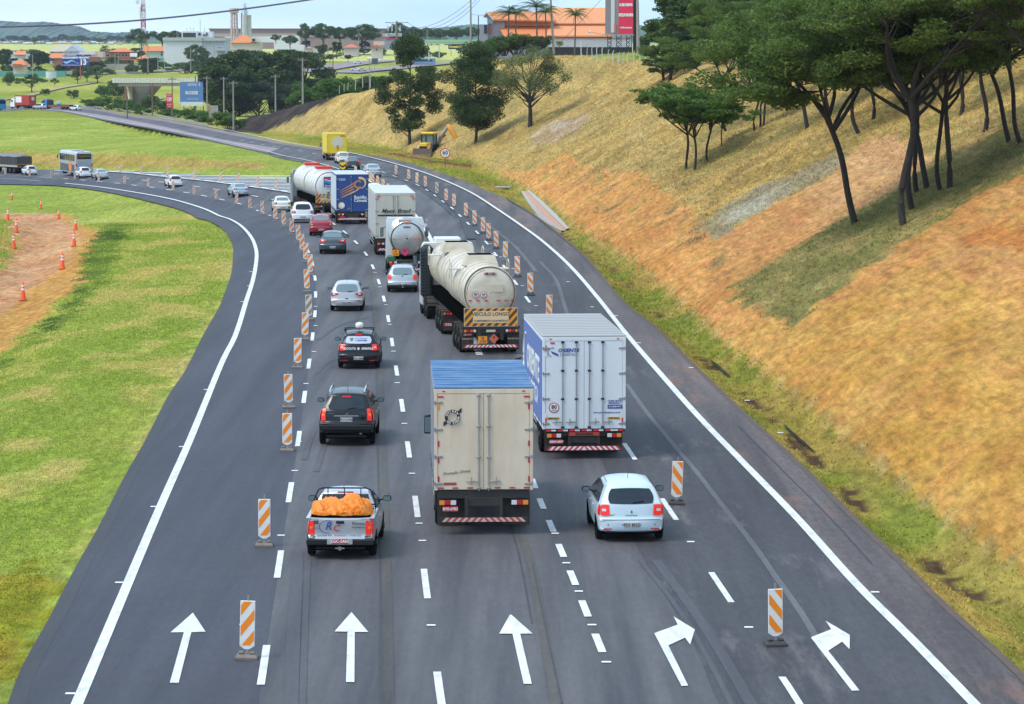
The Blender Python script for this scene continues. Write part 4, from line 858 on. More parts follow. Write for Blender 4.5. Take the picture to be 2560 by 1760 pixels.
def box_truck(px, py, head, label, L, W, z0, z1, body_m, door_m, roof_m, side_m, rods, cab_m, axles, cabL=1.9, cabz=2.9, cab_gap=0.25, frame_m=None, hinge=3, flap=True, rodm=None, seam=0.0):
    r = truck_base(px, py, head, label); W2 = W/2; fm = frame_m or body_m
    m = MB(); m.box(-W2, W2, 0.02, L, z0, z1-0.02, body_m, 0.02); b = m.build('cargo_body', r)
    m = MB(); m.box(-W2-0.012, W2+0.012, 0.0, L+0.01, z1-0.035, z1+0.012, roof_m, 0.012)
    for k in range(1, int(L/0.6)): m.box(-W2+0.03, W2-0.03, k*0.6-0.02, k*0.6+0.02, z1+0.012, z1+0.024, roof_m, 0.004)
    m.build('roof', r)
    for sg in (-1, 1):
        m = MB(); m.box(sg*(W2+0.004)-0.006, sg*(W2+0.004)+0.006, 0.12, L-0.08, z0+0.12, z1-0.16, side_m)
        m.build('side_curtain', r)
        for k in range(int((L-0.3)/0.55)): 
            y = 0.35+k*0.55; MB().box(sg*(W2+0.014)-0.004, sg*(W2+0.014)+0.004, y-0.02, y+0.02, z0-0.02, z0+0.20, blk).build('curtain_strap', r) if k % 2 == 0 else None
    # frame: posts, sill, header
    m = MB(); m.box(-W2, -W2+0.09, -0.02, 0.03, z0-0.02, z1-0.04, fm, 0.008); m.box(W2-0.09, W2, -0.02, 0.03, z0-0.02, z1-0.04, fm, 0.008); m.box(-W2+0.09, W2-0.09, -0.018, 0.03, z1-0.16, z1-0.04, fm, 0.006); m.build('rear_frame', r)
    for sg in (-1, 1):
        MB().box(min(sg*0.008, sg*(W2-0.10)), max(sg*0.008, sg*(W2-0.10)), -0.012, 0.022, z0, z1-0.17, door_m, 0.006).build('rear_door', r)
        MB().box(sg*(W2-0.25)-0.04, sg*(W2-0.25)+0.04, -0.026, -0.016, z1-0.115, z1-0.08, refl_r).build('marker_light', r)
        for k in range(hinge+1):
            z = z0+0.16+(z1-z0-0.55)*k/hinge; m = MB(); m.box(sg*(W2-0.12)-0.10, sg*(W2-0.12)+0.10, -0.035, -0.012, z-0.03, z+0.03, galv, 0.006); m.cyl((sg*(W2-0.015),-0.04,z-0.05),(sg*(W2-0.015),-0.04,z+0.05),0.02,galv,n=6); m.build('door_hinge', r)
    for x in rods:
        m = MB(); m.tube([(x,-0.045,z0-0.03),(x,-0.045,z1-0.15)], 0.018, rodm or galv, 6)
        for k in range(4):
            z = z0+0.05+(z1-z0-0.25)*k/3; m.box(x-0.05, x+0.05, -0.065, -0.012, z-0.03, z+0.03, blk if rodm else galv, 0.01)
        d_ = -1 if x < 0 else 1
        m.box(min(x, x+d_*0.32), max(x, x+d_*0.32), -0.06, -0.04, z0+0.20, z0+0.235, galv, 0.004); m.box(x+d_*0.2-0.015, x+d_*0.2+0.015, -0.07, -0.05, z0+0.14, z0+0.34, galv, 0.004)
        m.build('lock_rod', r)
    # chassis
    m = MB(); m.box(-0.45, -0.35, 0.05, L+1.2, z0-0.42, z0-0.12, steel); m.box(0.35, 0.45, 0.05, L+1.2, z0-0.42, z0-0.12, steel); m.box(-W2+0.1, W2-0.1, 0.04, 0.14, z0-0.24, z0-0.02, steel); m.box(-0.45, 0.45, 0.02, 0.12, z0-0.45, z0-0.22, steel, 0.01)
    m.box(-0.5,-0.42,-0.02,0.1,0.45,z0-0.2,steel); m.box(0.42,0.5,-0.02,0.1,0.45,z0-0.2,steel)
    m.box(-W2+0.25, W2-0.25, 0.5, L, z0-0.3, z0-0.03, under); m.build('chassis', r)
    dual_wheels(r, axles, W-0.08)
    if flap: MB().box(-W2+0.08, -0.5, 0.22, 0.25, 0.22, z0-0.12, flapm).build('mud_flap', r); MB().box(0.5, W2-0.08, 0.22, 0.25, 0.22, z0-0.12, flapm).build('mud_flap', r)
    for sg in (-1, 1):
        m = MB()
        for z in (0.62, 0.86): m.box(sg*(W2-0.03)-0.015, sg*(W2-0.03)+0.015, axles[-1]+0.8, L-0.8, z-0.05, z+0.05, galv)
        for y in (axles[-1]+1.0, L-1.0): m.box(sg*(W2-0.06)-0.02, sg*(W2-0.06)+0.02, y-0.03, y+0.03, 0.6, z0, steel)
        m.build('side_guard', r)
    cab(r, L+cab_gap, cabL, 2.35, cabz, cab_m)
    return r
def roundel(r, x, y, z, R_, txt, sub='km/h', mats=None):
    mb = MB(); disc(mb, x, y, z, R_, inkred, 0.006, 28); o = mb.build('speed_roundel', r); m2 = MB(); disc(m2, x, y-0.007, z, R_*0.82, white, 0.003, 28); m2.build('roundel_face', o)
    text(txt, R_*1.05, ink, o, (x, y-0.014, z+R_*0.12), bold=0.004); text(sub, R_*0.42, ink, o, (x, y-0.014, z-R_*0.48))
dirtycream = M('panel_cream', (0.64,0.53,0.40), 0.55, dirt=0.6, dcol=(0.38,0.27,0.16,1), dscale=0.8, stretch=(1.6,1,0.5)); greyside = M('curtain_grey', (0.20,0.20,0.25), 0.7, dirt=0.3)
bluetarp = M('roof_tarp_blue', (0.035,0.13,0.28), 0.75, dirt=0.85, dcol=(0.20,0.27,0.36,1), dscale=1.6, stretch=(0.7,1.2,1)); greytarp = M('roof_tarp_grey', (0.33,0.325,0.32), 0.7, dirt=0.3, dcol=(0.3,0.29,0.28,1), dscale=1, stretch=(0.4,2,1))
panelw = M('panel_white', (0.66,0.70,0.73), 0.45, dirt=0.2, dcol=(0.45,0.44,0.42,1)); curtainb = M('curtain_blue', (0.10,0.15,0.38), 0.65, dirt=0.2, dcol=(0.2,0.22,0.34,1))
# ---- 3 cream box truck
r3 = box_truck(1209.5, 1337, 2.3, 'cream box truck with a faded blue roof, nearest truck in the middle lane', 7.1, 2.6, 1.2, 3.9, dirtycream, dirtycream, bluetarp, greyside, (-0.13,0.13), M('cab_blue', (0.05,0.16,0.40), 0.4, coat=0.3), [1.9], cabz=2.8, hinge=3, frame_m=dirtycream)
striped_bar(r3, 2.3, 0.34, 0.46, dull=True); rear_lights(r3, 2.5, 0.86)
dr = M('reflector_dark_red', (0.40,0.02,0.04), 0.4)
reflectors(r3, [(s_*1.13, 3.66, 0.15, 0.04, dr) for s_ in (-1,1)] + [(-1.19,3.40,0.045,0.15,amber)] + [(1.19,3.40,0.045,0.15,dr)] + [(s_*1.19, z, 0.045, 0.15, dr) for s_ in (-1,1) for z in (2.42,1.98,1.48)] + [(x, 1.245, 0.15, 0.035, dr) for x in (-1.13,-0.75,-0.36,0.36,0.75,1.13)], y=-0.022)
MB().box(-1.05,-0.72,-0.022,-0.014,1.32,1.39,M('sticker_red',(0.32,0.06,0.05),0.6)).build('sticker', r3)
po = MB().box(-1.08,-0.68,-0.05,0.0,0.62,0.76,plate_r,0.004).build('number_plate', r3); text('BYE-0783', 0.10, white, po, (-0.88,-0.055,0.69), bold=0.003)
m = MB(); m.tube([(-0.82+0.165*math.cos(a), -0.018, 3.12+0.165*math.sin(a)) for a in np.linspace(0, 2*PI, 25)], 0.038, ink, 4)
for sg in (-1, 1): m.prism([(-0.82+sg*(0.14+dx*0.7)+dy*0.4*-1*sg*0, -0.018, 3.12+sg*(0.12+dx*0.5)+dy) for dx, dy in ((0,-0.05),(0.14,-0.05),(0.14,0.06),(0,0.04))], (0,-0.008,0), ink)
m.build('emblem', r3)
for k, chs in enumerate(('GALERA', 'DO SIDER')):
    for i, ch in enumerate(chs):
        a = (2.75 - i*0.42) if k == 0 else (3.9 + i*0.33); R_ = 0.165
        text(ch, 0.075, white, r3, (-0.82+R_*math.cos(a), -0.06, 3.12+R_*math.sin(a)), (PI/2, 0, 0), name='emblem_letter', bold=0.002)
text('Proteção Divina', 0.11, M('ink_brown',(0.20,0.14,0.08),0.6), r3, (-0.72, -0.02, 1.66), (PI/2, -0.12, 0), shear=0.35)
# ---- 4 white and blue curtain truck
r4 = box_truck(1460, 1147, 3.9, 'white box truck with blue curtain sides, just right of the cream truck', 8.1, 2.62, 0.95, 3.88, panelw, panelw, greytarp, curtainb, (-0.68,-0.25,0.16,0.58), pwhite, [1.9], cabz=2.9, rodm=M('rod_grey',(0.30,0.31,0.33),0.4,0.5), frame_m=panelw)
striped_bar(r4, 2.42, 0.27, 0.40); rear_lights(r4, 2.5, 0.74)
for k in range(7): reflectors(r4, [(-1.13+k*0.375, 0.90, 0.16, 0.055, refl_r if k != 9 else refl_w), (-1.13+k*0.375+0.165, 0.90, 0.15, 0.05, refl_w)] if k < 6 else [(1.16, 0.90, 0.15, 0.055, refl_r), (0.99, 0.90, 0.15, 0.05, refl_w)], y=-0.03)
MB().box(-1.28,1.28,-0.028,0.0,0.855,0.945,blk).build('sill_beam', r4)
MB().box(-0.48,0.48,-0.045,0.0,0.73,0.84,M('panel_redorange',(0.42,0.05,0.03),0.5)).build('maker_panel', r4); text('FACCHINI', 0.10, ink, r4, (0,-0.05,0.785), bold=0.006, sx=1.2)
po = MB().box(-1.08,-0.68,-0.05,0.0,0.48,0.61,plate_r,0.004).build('number_plate', r4); text('GBW-6907', 0.095, white, po, (-0.88,-0.055,0.545), bold=0.003)
yel = M('sticker_yellow', (0.72,0.42,0.03), 0.5)
for x, s_ in ((-0.98,'GBW-6907'),(0.93,'SP-SÃO PAULO')):
    o = MB().box(x-0.20,x+0.20,-0.022,-0.014,1.24,1.32,yel).build('sticker', r4); text(s_, 0.07 if x < 0 else 0.05, ink, o, (x,-0.026,1.28), bold=0.003)
roundel(r4, -0.95, -0.016, 1.62, 0.165, '80', 'Km/h')
text('ORIENTE', 0.155, inkblue, r4, (-0.50,-0.02,3.42), bold=0.006, shear=0.15, sx=1.05); text('LOGÍSTICA', 0.10, inkblue, r4, (-0.50,-0.02,3.29), shear=0.25, sx=1.1)
m = MB(); m.tube([(-1.0+0.15*math.cos(a), -0.02, 3.37+0.14*math.sin(a)) for a in np.linspace(1.2, 4.4, 14)], 0.011, inkblue, 4)
for k in range(3): m.tube([(-1.05+0.02*k,-0.02,3.40-0.03*k),(-0.82,-0.02,3.30-0.025*k)], 0.009, inkblue, 4)
m.build('emblem', r4)
o = MB().box(0.74,1.20,-0.022,-0.014,1.58,1.70,inkblue).build('sticker', r4); text('(11) 2206-3917', 0.062, white, o, (0.97,-0.026,1.64), bold=0.002)
text('COMO ESTOU', 0.07, inkblue, r4, (0.97,-0.018,1.82), bold=0.002); text('DIRIGINDO ?', 0.07, inkblue, r4, (0.97,-0.018,1.75), bold=0.002); text('www.orientelogistica.com.br', 0.075, inkblue, r4, (0.72,-0.018,1.46), bold=0.001)
reflectors(r4, [(-1.0,3.66,0.14,0.05,refl_r),(-1.205,3.5,0.05,0.16,refl_r),(-1.205,3.3,0.05,0.12,refl_w),(1.205,1.2,0.05,0.16,refl_r),(1.205,1.4,0.05,0.16,refl_w),(-1.205,1.2,0.05,0.16,refl_r),(-1.205,1.38,0.05,0.14,refl_w)], y=-0.024)
text('ORIENTE', 1.15, white, r4, (-1.325, 3.9, 2.62), SIDE, bold=0.03, shear=0.1, sx=1.15); text('LOGÍSTICA', 0.75, white, r4, (-1.325, 3.9, 1.75), SIDE, bold=0.01, shear=0.1, sx=1.15)
m = MB(); m.tube([(-1.325, 6.9-0.0+0.9*math.cos(a), 2.45+0.9*math.sin(a)) for a in np.linspace(-1.4, 1.6, 16)], 0.05, white, 4); m.build('side_emblem', r4)
# ---- 11 grey-cream box truck
dullw = M('panel_dull', (0.52,0.50,0.42), 0.55, dirt=0.35, dcol=(0.30,0.27,0.20,1), dscale=1.0, stretch=(1.5,1,0.4)); dullside = M('panel_dull_side', (0.42,0.42,0.42), 0.6, dirt=0.3)
r11 = box_truck(989, 640, 5.0, 'dull white box truck with black script lettering, ahead of the stainless steel tank truck', 12.0, 2.6, 1.15, 4.1, dullw, dullw, M('roof_white',(0.60,0.63,0.66),0.5), dullside, (-0.14,0.14), pwhite, [1.6, 2.9], cabz=3.0)
text('Maex  Brasil', 0.36, ink, r11, (0.02,-0.09,2.92), shear=0.4, bold=0.008, sx=1.05); text('A MELHOR LOGÍSTICA', 0.10, M('ink_grey',(0.25,0.25,0.25),0.6), r11, (0.02,-0.09,2.44))
MB().box(-1.15,1.15,-0.035,-0.01,2.60,2.68,blk).build('door_rail', r11); reflectors(r11, [(s_*1.14,3.80,0.06,0.2,refl_r) for s_ in (-1,1)]+[(s_*1.04,3.88,0.16,0.05,refl_r) for s_ in (-1,1)], y=-0.03)
striped_bar(r11, 2.4, 0.36, 0.50); rear_lights(r11, 2.5, 0.8)
# ---- 12 dark blue box truck
pblue = M('panel_blue', (0.015,0.06,0.24), 0.45, dirt=0.12); lettw = white
r12 = box_truck(881.5, 561, 6.5, 'dark blue box truck with an orange comet emblem on its rear', 8.0, 2.52, 1.0, 3.93, pblue, pblue, M('roof_pale',(0.58,0.62,0.66),0.5), M('side_pale',(0.50,0.55,0.62),0.5), (-0.1,), pwhite, [1.8], cabz=2.8, frame_m=pblue)
org = M('comet_orange', (0.50,0.20,0.08), 0.5); yelw = M('comet_yellow', (0.72,0.50,0.20), 0.5)
m = MB(); n = 16
def cres(cx, cz, R_, a0, a1, w0, w1, mat_): 
    A_ = np.linspace(a0, a1, n); m.grid([[(cx+(R_+(w0+(w1-w0)*i/(n-1))*s_)*math.cos(a), -0.055, cz+(R_+(w0+(w1-w0)*i/(n-1))*s_)*math.sin(a)) for i, a in enumerate(A_)] for s_ in (-0.5, 0.5)], mat_, False)
cres(0.62, 3.22, 0.40, -1.9, 1.9, 0.02, 0.22, yelw); cres(0.45, 3.12, 0.27, 0.6, 5.6, 0.12, 0.16, org)
for k in range(4): m.poly([(-0.98+k*0.03,-0.055,2.62-k*0.16),(0.12,-0.055,3.28-k*0.21),(0.15,-0.055,3.16-k*0.21),(-0.96+k*0.03,-0.055,2.58-k*0.16)], org)
m.poly([(-0.98,-0.056,2.02),(0.2,-0.056,2.62),(0.55,-0.056,2.84),(0.50,-0.056,2.72),(0.1,-0.056,2.48)], yelw); m.build('comet_emblem', r12)
text('Rapidão', 0.34, white, r12, (0.62,-0.06,2.12), bold=0.008, sx=0.9); text('Cometa', 0.34, white, r12, (0.62,-0.06,1.86), bold=0.008, sx=0.9); text('3250', 0.26, white, r12, (-0.80,-0.06,3.50))
m = MB(); disc(m, -0.86, -0.05, 1.48, 0.26, yelw, 0.01, 24); disc(m, -0.80, -0.062, 1.50, 0.18, white, 0.01, 20); m.build('sun_emblem', r12)
striped_bar(r12, 2.4, 0.36, 0.50); rear_lights(r12, 2.4, 0.78); po = MB().box(-1.0,-0.6,-0.05,0.0,0.52,0.65,plate_r).build('number_plate', r12)
# ---- 25 yellow box truck
yelp = M('panel_yellow', (0.78,0.56,0.02), 0.45)
r25 = box_truck(842.5, 401, 8.5, 'bright yellow box truck with a pale disc on its rear doors', 7.0, 2.62, 0.9, 3.5, yelp, yelp, M('roof_yellow',(0.74,0.60,0.12),0.5), M('side_yellow',(0.74,0.54,0.03),0.5), (), yelp, [1.8], cabz=2.7)
m = MB(); disc(m, 0.12, -0.02, 2.35, 0.78, M('disc_beige',(0.62,0.58,0.44),0.5), 0.01, 30); m.build('disc_emblem', r25); m = MB(); m.prism([(-0.1,-0.035,1.95),(0.3,-0.035,1.95),(0.18,-0.035,1.35),(0.0,-0.035,1.35)], (0,-0.01,0), M('bottle_brown',(0.45,0.25,0.04),0.5)); m.build('goblet_emblem', r25)
MB().box(0.45,1.05,-0.03,-0.02,3.12,3.25,M('ink_brownred',(0.3,0.05,0.03),0.5)).build('lettering_strip', r25); striped_bar(r25, 2.2, 0.42, 0.55); rear_lights(r25, 2.4, 0.74)
# ================================================================ tank trucks
tankc = M('tank_cream', (0.62,0.56,0.45), 0.38, dirt=0.75, dcol=(0.34,0.24,0.14,1), dscale=0.9, coat=0.25, stretch=(1,0.6,1.4)); tankw = M('tank_white', (0.70,0.69,0.66), 0.35, dirt=0.35, dcol=(0.4,0.34,0.27,1), dscale=0.9, coat=0.3)
inox = M('stainless', (0.55,0.54,0.52), 0.28, 0.85, dirt=0.3, dcol=(0.3,0.26,0.22,1), dscale=2)
orgm = M('reflective_orange', (0.80,0.30,0.01), 0.4); dkstripe = M('stripe_brown', (0.07,0.05,0.04), 0.5); signcream = M('sign_cream', (0.72,0.52,0.30), 0.5)
tband = M('tank_seam', (0.20,0.15,0.10), 0.6)
def tank(r, y0, y1, cx, cz, rx, rz, mat_, name='tank', rings=8, dish=0.28, sep=None):
    m = MB(); n = 40; secs = []
    def ring(y, k): return [(cx+math.cos(2*PI*i/n)*rx*k, y, cz+math.sin(2*PI*i/n)*rz*k) for i in range(n)]
    for k in (0.02, 0.25, 0.5, 0.72, 0.88, 0.96, 1.0): secs.append(ring(y0 - dish*math.sqrt(max(0, 1-k*k)) , k))
    nseg = rings*5
    for i in range(1, nseg+1):
        y = y0 + (y1-y0)*i/nseg; secs.append(ring(y, 1.0))
    for k in (0.96, 0.8, 0.5, 0.02): secs.append(ring(y1 + dish*math.sqrt(1-k*k), k))
    m.loft(secs, mat_, caps=False); t = m.build(name, r, sharp=60)
    for i in range(rings+1):
        y = y0 + (y1-y0)*i/rings; m = MB(); q = 1.035
        m.loft([ring(y-0.06, 1.001), ring(y-0.035, q), ring(y+0.035, q), ring(y+0.06, 1.001)], mat_, caps=False); m.loft([ring(y-0.12, 1.004), ring(y-0.06, 1.004)], tband, caps=False); m.build('tank_band', t, sharp=20)
    return t
def spill_box(r, y, top, mat_, L=1.5, w=1.2, redlid=False):
    m = MB(); a = 0.16; h = 0.42
    lo = [(-w/2-a,y-L/2,top-0.22),(w/2+a,y-L/2,top-0.22),(w/2+a,y+L/2,top-0.22),(-w/2-a,y+L/2,top-0.22)]; hi = [(-w/2,y-L/2+0.1,top+h*0.6),(w/2,y-L/2+0.1,top+h*0.6),(w/2,y+L/2-0.1,top+h*0.6),(-w/2,y+L/2-0.1,top+h*0.6)]
    m.loft([lo, hi], mat_, caps=True, smooth=False); m.box(-w/2+0.06, w/2-0.06, y-L/2+0.16, y+L/2-0.16, top+h*0.6-0.02, top+h*0.6+0.006, under); m.build('spill_box', r)
    if redlid: MB().box(-w/2-0.05, w/2+0.05, y-L/2+0.02, y+L/2-0.02, top+h*0.6-0.12, top+h*0.6+0.10, M('lid_red',(0.58,0.04,0.015),0.5), 0.03).build('lid', r)
def side_steps(r, y, top, mat_, sg):
    m = MB(); x = sg*1.0; m.box(min(x-0.3,x+0.3), max(x-0.3,x+0.3), y-0.45, y+0.45, top-0.42, top-0.38, mat_); m.tube([(x+sg*0.28,y-0.4,top-0.9),(x+sg*0.28,y-0.4,top-0.1),(x+sg*0.28,y,top+0.02),(x+sg*0.28,y+0.4,top-0.1),(x+sg*0.28,y+0.4,top-0.9)], 0.022, mat_, 5)
    m.tube([(x+sg*0.28,y-0.4,top-0.9),(x-sg*0.2,y-0.4,top-1.2)], 0.02, mat_, 5); m.build('side_platform', r)
def fenders(r, ys, W=2.5, rr=0.56):
    for y in ys:
        for sg in (-1, 1):
            m = MB(); x0 = sg*(W/2-0.62); x1 = sg*(W/2+0.0); A_ = np.linspace(0.25, PI-0.25, 11)
            m.grid([[(x, y+math.cos(a)*rr, 0.52+math.sin(a)*rr) for a in A_] for x in (x0, x1)], flapm, True); m.grid([[(x, y+math.cos(a)*(rr+0.02), 0.52+math.sin(a)*(rr+0.02)) for a in A_] for x in (x0, x1)], flapm, True)
            for k in range(1, 6): m.tube([(x0,y+math.cos(A_[k*2-1])*(rr+0.03),0.52+math.sin(A_[k*2-1])*(rr+0.03)),(x1,y+math.cos(A_[k*2-1])*(rr+0.03),0.52+math.sin(A_[k*2-1])*(rr+0.03))], 0.02, flapm, 5)
            m.build('fender', r)
def long_sign(r, z0, z1, w=2.26, y=-0.30):
    m = MB(); m.box(-w/2-0.02, w/2+0.02, y, y+0.03, z0-0.02, z1+0.02, M('sign_edge',(0.6,0.5,0.38),0.5)); h = z1-z0; st = 0.155; k = -8
    bd = [(-w/2,z0),(w/2,z0),(w/2,z1),(-w/2,z1)]
    m.poly([(x, y-0.002, z) for x, z in bd], orgm)
    while k*st*2 < w + h:
        x = -w/2 + k*st*2; quad = [(x,z0),(x+st,z0),(x+st+h*0.9,z1),(x+h*0.9,z1)]
        # clip to the board
        def clip(P, axis_x, keep_less):
            out = []
            for i in range(len(P)):
                a, b = P[i], P[(i+1)%len(P)]; ia = (a[0] <= axis_x) == keep_less; ib = (b[0] <= axis_x) == keep_less
                if ia: out.append(a)
                if ia != ib: t = (axis_x-a[0])/(b[0]-a[0]); out.append((axis_x, a[1]+(b[1]-a[1])*t))
            return out
        q = clip(quad, w/2, True); q = clip(q, -w/2, False) if q else q
        if len(q) > 2: m.poly([(x_, y-0.005, z_) for x_, z_ in q], dkstripe)
        k += 1
    o = m.build('long_vehicle_sign', r); MB().box(-w/2+0.36, w/2-0.36, y-0.014, y-0.008, z0+0.13, z1-0.12, signcream).build('sign_face', o)
    text('VEÍCULO LONGO', 0.215, dkstripe, o, (0, y-0.018, z1-0.25), bold=0.004, sx=0.93); text('COMPRIMENTO 26.00 METROS', 0.115, dkstripe, o, (0, y-0.018, z0+0.22), bold=0.002, sx=0.93)
def light_row(r, z, W=2.4, y=-0.25):
    for sg in (-1, 1):
        for i, m_ in enumerate([amber, refl_r, brake, lampw]):
            x = sg*(W/2-0.10-0.135*i); m = MB(); disc(m, x, y, z, 0.058, m_, 0.03, 3 if i == 1 else 14); m.build('tail_light', r)
# ---- 8 long cream road-train tanker
r8 = truck_base(1224.5, 884, 6.5, 'long cream two-trailer tank truck with the orange VEÍCULO LONGO sign', 'tank_truck', 'tank truck')
tr = tank(r8, 0.1, 8.6, 0, 2.62, 1.10, 1.12, tankc, rings=7); spill_box(r8, 4.2, 3.76, tankc); side_steps(r8, 4.4, 3.76, tankc, 1); side_steps(r8, 4.4, 3.76, tankc, -1)
tf = tank(r8, 9.6, 18.2, 0.02, 2.62, 1.04, 1.08, tankc, rings=7); 
def shifted(fn, dx, dy=0):
    n0 = len(_KIDS.get(r8.as_pointer(), [])); fn()
    for o in _KIDS[r8.as_pointer()][n0:]: o.location.x += dx
shifted(lambda: spill_box(r8, 13.6, 3.76, tankc), -0.15); shifted(lambda: side_steps(r8, 13.8, 3.76, tankc, 1), -0.15); shifted(lambda: side_steps(r8, 13.8, 3.76, tankc, -1), -0.15)
dy_ = lambda x, z: 0.1-0.28*math.sqrt(max(0, 1-(x/1.1)**2-((z-2.62)/1.12)**2))-0.015
m = MB(); m.box(-0.25,0.25,-0.14,0.0,3.40,3.50,galv,0.01); o = m.build('light_bracket', r8)
for sg in (-1,1): m = MB(); disc(m, sg*0.13, -0.14, 3.45, 0.05, red, 0.02, 12); m.build('marker_light', o)
mc = MB(); mc.tube([(1.112*math.cos(a)*0.9*-1, -0.16-0.08*math.sin(a), 2.62+1.12*math.sin(a)*0.9) for a in np.linspace(-0.1, 1.35, 14)], 0.012, blk, 4); mc.build('light_cable', r8)
roundel(r8, -0.62, dy_(-0.5,2.54), 2.54, 0.145, '80'); roundel(r8, -0.28, dy_(-0.2,2.54), 2.54, 0.145, '60')
for x in (-0.86,-0.52,-0.17,0.36,0.70,0.98): MB().box(x-0.075,x+0.075,dy_(x,2.30)-0.02,dy_(x,2.30)+0.05,2.28,2.32,refl_r).build('reflector', r8)
for dx, mat_, z_ in ((0.35, M('tank_patch',(0.56,0.49,0.36),0.5), 2.6),): MB().box(0.05,0.55,-0.195,-0.17,2.66,2.98,mat_).build('faded_panel', r8)
long_sign(r8, 1.22, 1.98, y=-0.42); light_row(r8, 1.02, y=-0.42)
m = MB(); m.box(-1.26,1.26,-0.40,-0.28,1.10,1.20,steel); m.box(-0.55,-0.42,-0.40,8.4,0.62,1.1,steel); m.box(0.42,0.55,-0.40,8.4,0.62,1.1,steel); m.box(-1.2,1.2,-0.36,-0.3,0.90,1.12,steel); m.box(-0.75,0.55,9.2,18.4,0.85,1.1,steel); m.box(-0.9,0.7,0.2,18.3,1.1,1.6,under); m.box(-0.5,0.5,8.2,9.8,0.8,1.05,steel); m.build('chassis', r8)
striped_bar(r8, 2.42, 0.30, 0.42, y=-0.44)
for sg in (-1,1):
    MB().box(min(sg*0.74,sg*1.24), max(sg*0.74,sg*1.24), -0.28, -0.25, 0.2, 0.95, flapm).build('mud_flap', r8); text('RANDON', 0.10, signcream, r8, (sg*0.98,-0.29,0.66), sx=1.1)
o = MB().box(-0.55,-0.16,-0.46,-0.44,0.48,0.78,orgm).build('hazard_panel', r8); text('33', 0.13, ink, o, (-0.355,-0.465,0.70), bold=0.003); text('1170', 0.13, ink, o, (-0.355,-0.465,0.56), bold=0.003)
dm = M('diamond_red', (0.60,0.12,0.05), 0.5)
def diamond(r, x, y, z, s_, mat_):
    o = MB().prism([(x,y,z-s_),(x+s_,y,z),(x,y,z+s_),(x-s_,y,z)], (0,-0.008,0), mat_).build('hazard_diamond', r)
    MB().prism([(x+a*s_,y-0.012,z+b*s_) for a, b in ((-0.16,0.1),(-0.2,0.28),(-0.08,0.42),(0.0,0.66),(0.1,0.45),(0.2,0.3),(0.16,0.1))], (0,-0.004,0), ink).build('flame_symbol', o)
diamond(r8, 0.13, -0.44, 0.68, 0.21, dm)
po = MB().box(-1.18,-0.80,-0.33,-0.31,0.80,0.90,plate_r).build('number_plate', r8); text('EJE 1117', 0.085, white, po, (-0.99,-0.336,0.85))
po = MB().box(-0.20,0.20,-0.42,-0.40,0.96,1.06,M('panel_beige',(0.5,0.46,0.36),0.5)).build('rear_label', r8)
dual_wheels(r8, [0.9, 2.15, 3.4]); fenders(r8, [0.9, 2.15, 3.4]); dual_wheels(r8, [9.6, 10.85, 12.1]); fenders(r8, [9.6, 10.85, 12.1]); dual_wheels(r8, [17.6, 18.9]); fenders(r8, [17.6, 18.9])
for sg in (-1,1):
    MB().box(min(sg*0.72,sg*1.22), max(sg*0.72,sg*1.22), 8.85, 8.88, 0.2, 1.1, flapm).build('mud_flap', r8)
    for i, m_ in enumerate([amber, refl_r, brake]): m = MB(); disc(m, sg*(1.14-0.14*i), 8.84, 0.98, 0.055, m_, 0.03, 12); m.build('tail_light', r8)
    m = MB(); [m.poly([(sg*(0.82+0.1*k),8.845,0.42),(sg*(0.87+0.1*k),8.845,0.42),(sg*(0.92+0.1*k),8.845,0.54),(sg*(0.87+0.1*k),8.845,0.54)], refl_w) for k in range(3)]; m.box(min(sg*0.8,sg*1.2),max(sg*0.8,sg*1.2),8.848,8.87,0.41,0.55,refl_r); m.build('striped_plate', r8)
cabo = cab(r8, 19.3, 2.2, 2.62, 3.6, cream); m = MB(); m.box(-0.65,0.65,19.5,20.6,3.55,3.85,cream,0.06); m.build('roof_hatch', r8)
m = MB(); m.box(-1.42,-0.80,18.6,19.2,0.9,3.55,M('hose_dark',(0.02,0.03,0.035),0.7),0.18); [m.box(-1.43,-0.79,18.59,19.21,z,z+0.03,blk,0.01) for z in np.arange(1.1,3.3,0.16)]; m.build('cab_fairing', r8)
m = MB(); m.box(1.0,1.2,18.9,19.3,1.0,3.3,cream,0.03); m.build('cab_fairing', r8)
# ---- 13 white two-trailer tanker on the left
r13 = truck_base(823, 546, 10.0, 'white tank truck with red hatch lids, left of the dark blue box truck', 'tank_truck', 'tank truck')
tank(r13, 0.1, 8.4, 0, 2.65, 1.14, 1.18, tankw, rings=5); tank(r13, 9.3, 17.6, 0, 2.65, 1.14, 1.18, tankw, rings=5)
for y in (4.2, 13.4): spill_box(r13, y, 3.83, tankw, redlid=True); side_steps(r13, y, 3.83, tankw, 1)
o = MB().box(-0.48,0.18,-0.36,-0.33,2.62,3.45,inkblue).build('brand_panel', r13); MB().grid([[(-0.42+0.55*i/8,-0.372,3.1+z_+0.05*math.sin(i*0.8)) for i in range(9)] for z_ in (0,0.12)], lampw).build('wave_symbol', o); MB().grid([[(-0.42+0.55*i/8,-0.372,2.93+z_+0.05*math.sin(i*0.8)) for i in range(9)] for z_ in (0,0.1)], M('teal',(0.05,0.35,0.45),0.5)).build('wave_symbol', o)
MB().grid([[(-0.42+0.55*i/8,-0.372,3.27+z_+0.05*math.sin(i*0.8)) for i in range(9)] for z_ in (0,0.1)], refl_r).build('wave_symbol', o); text('Taurus', 0.17, white, o, (-0.15,-0.375,2.72), bold=0.004)
long_sign(r13, 1.30, 2.02, y=-0.42); light_row(r13, 1.02, y=-0.42); striped_bar(r13, 2.42, 0.32, 0.46, y=-0.44)
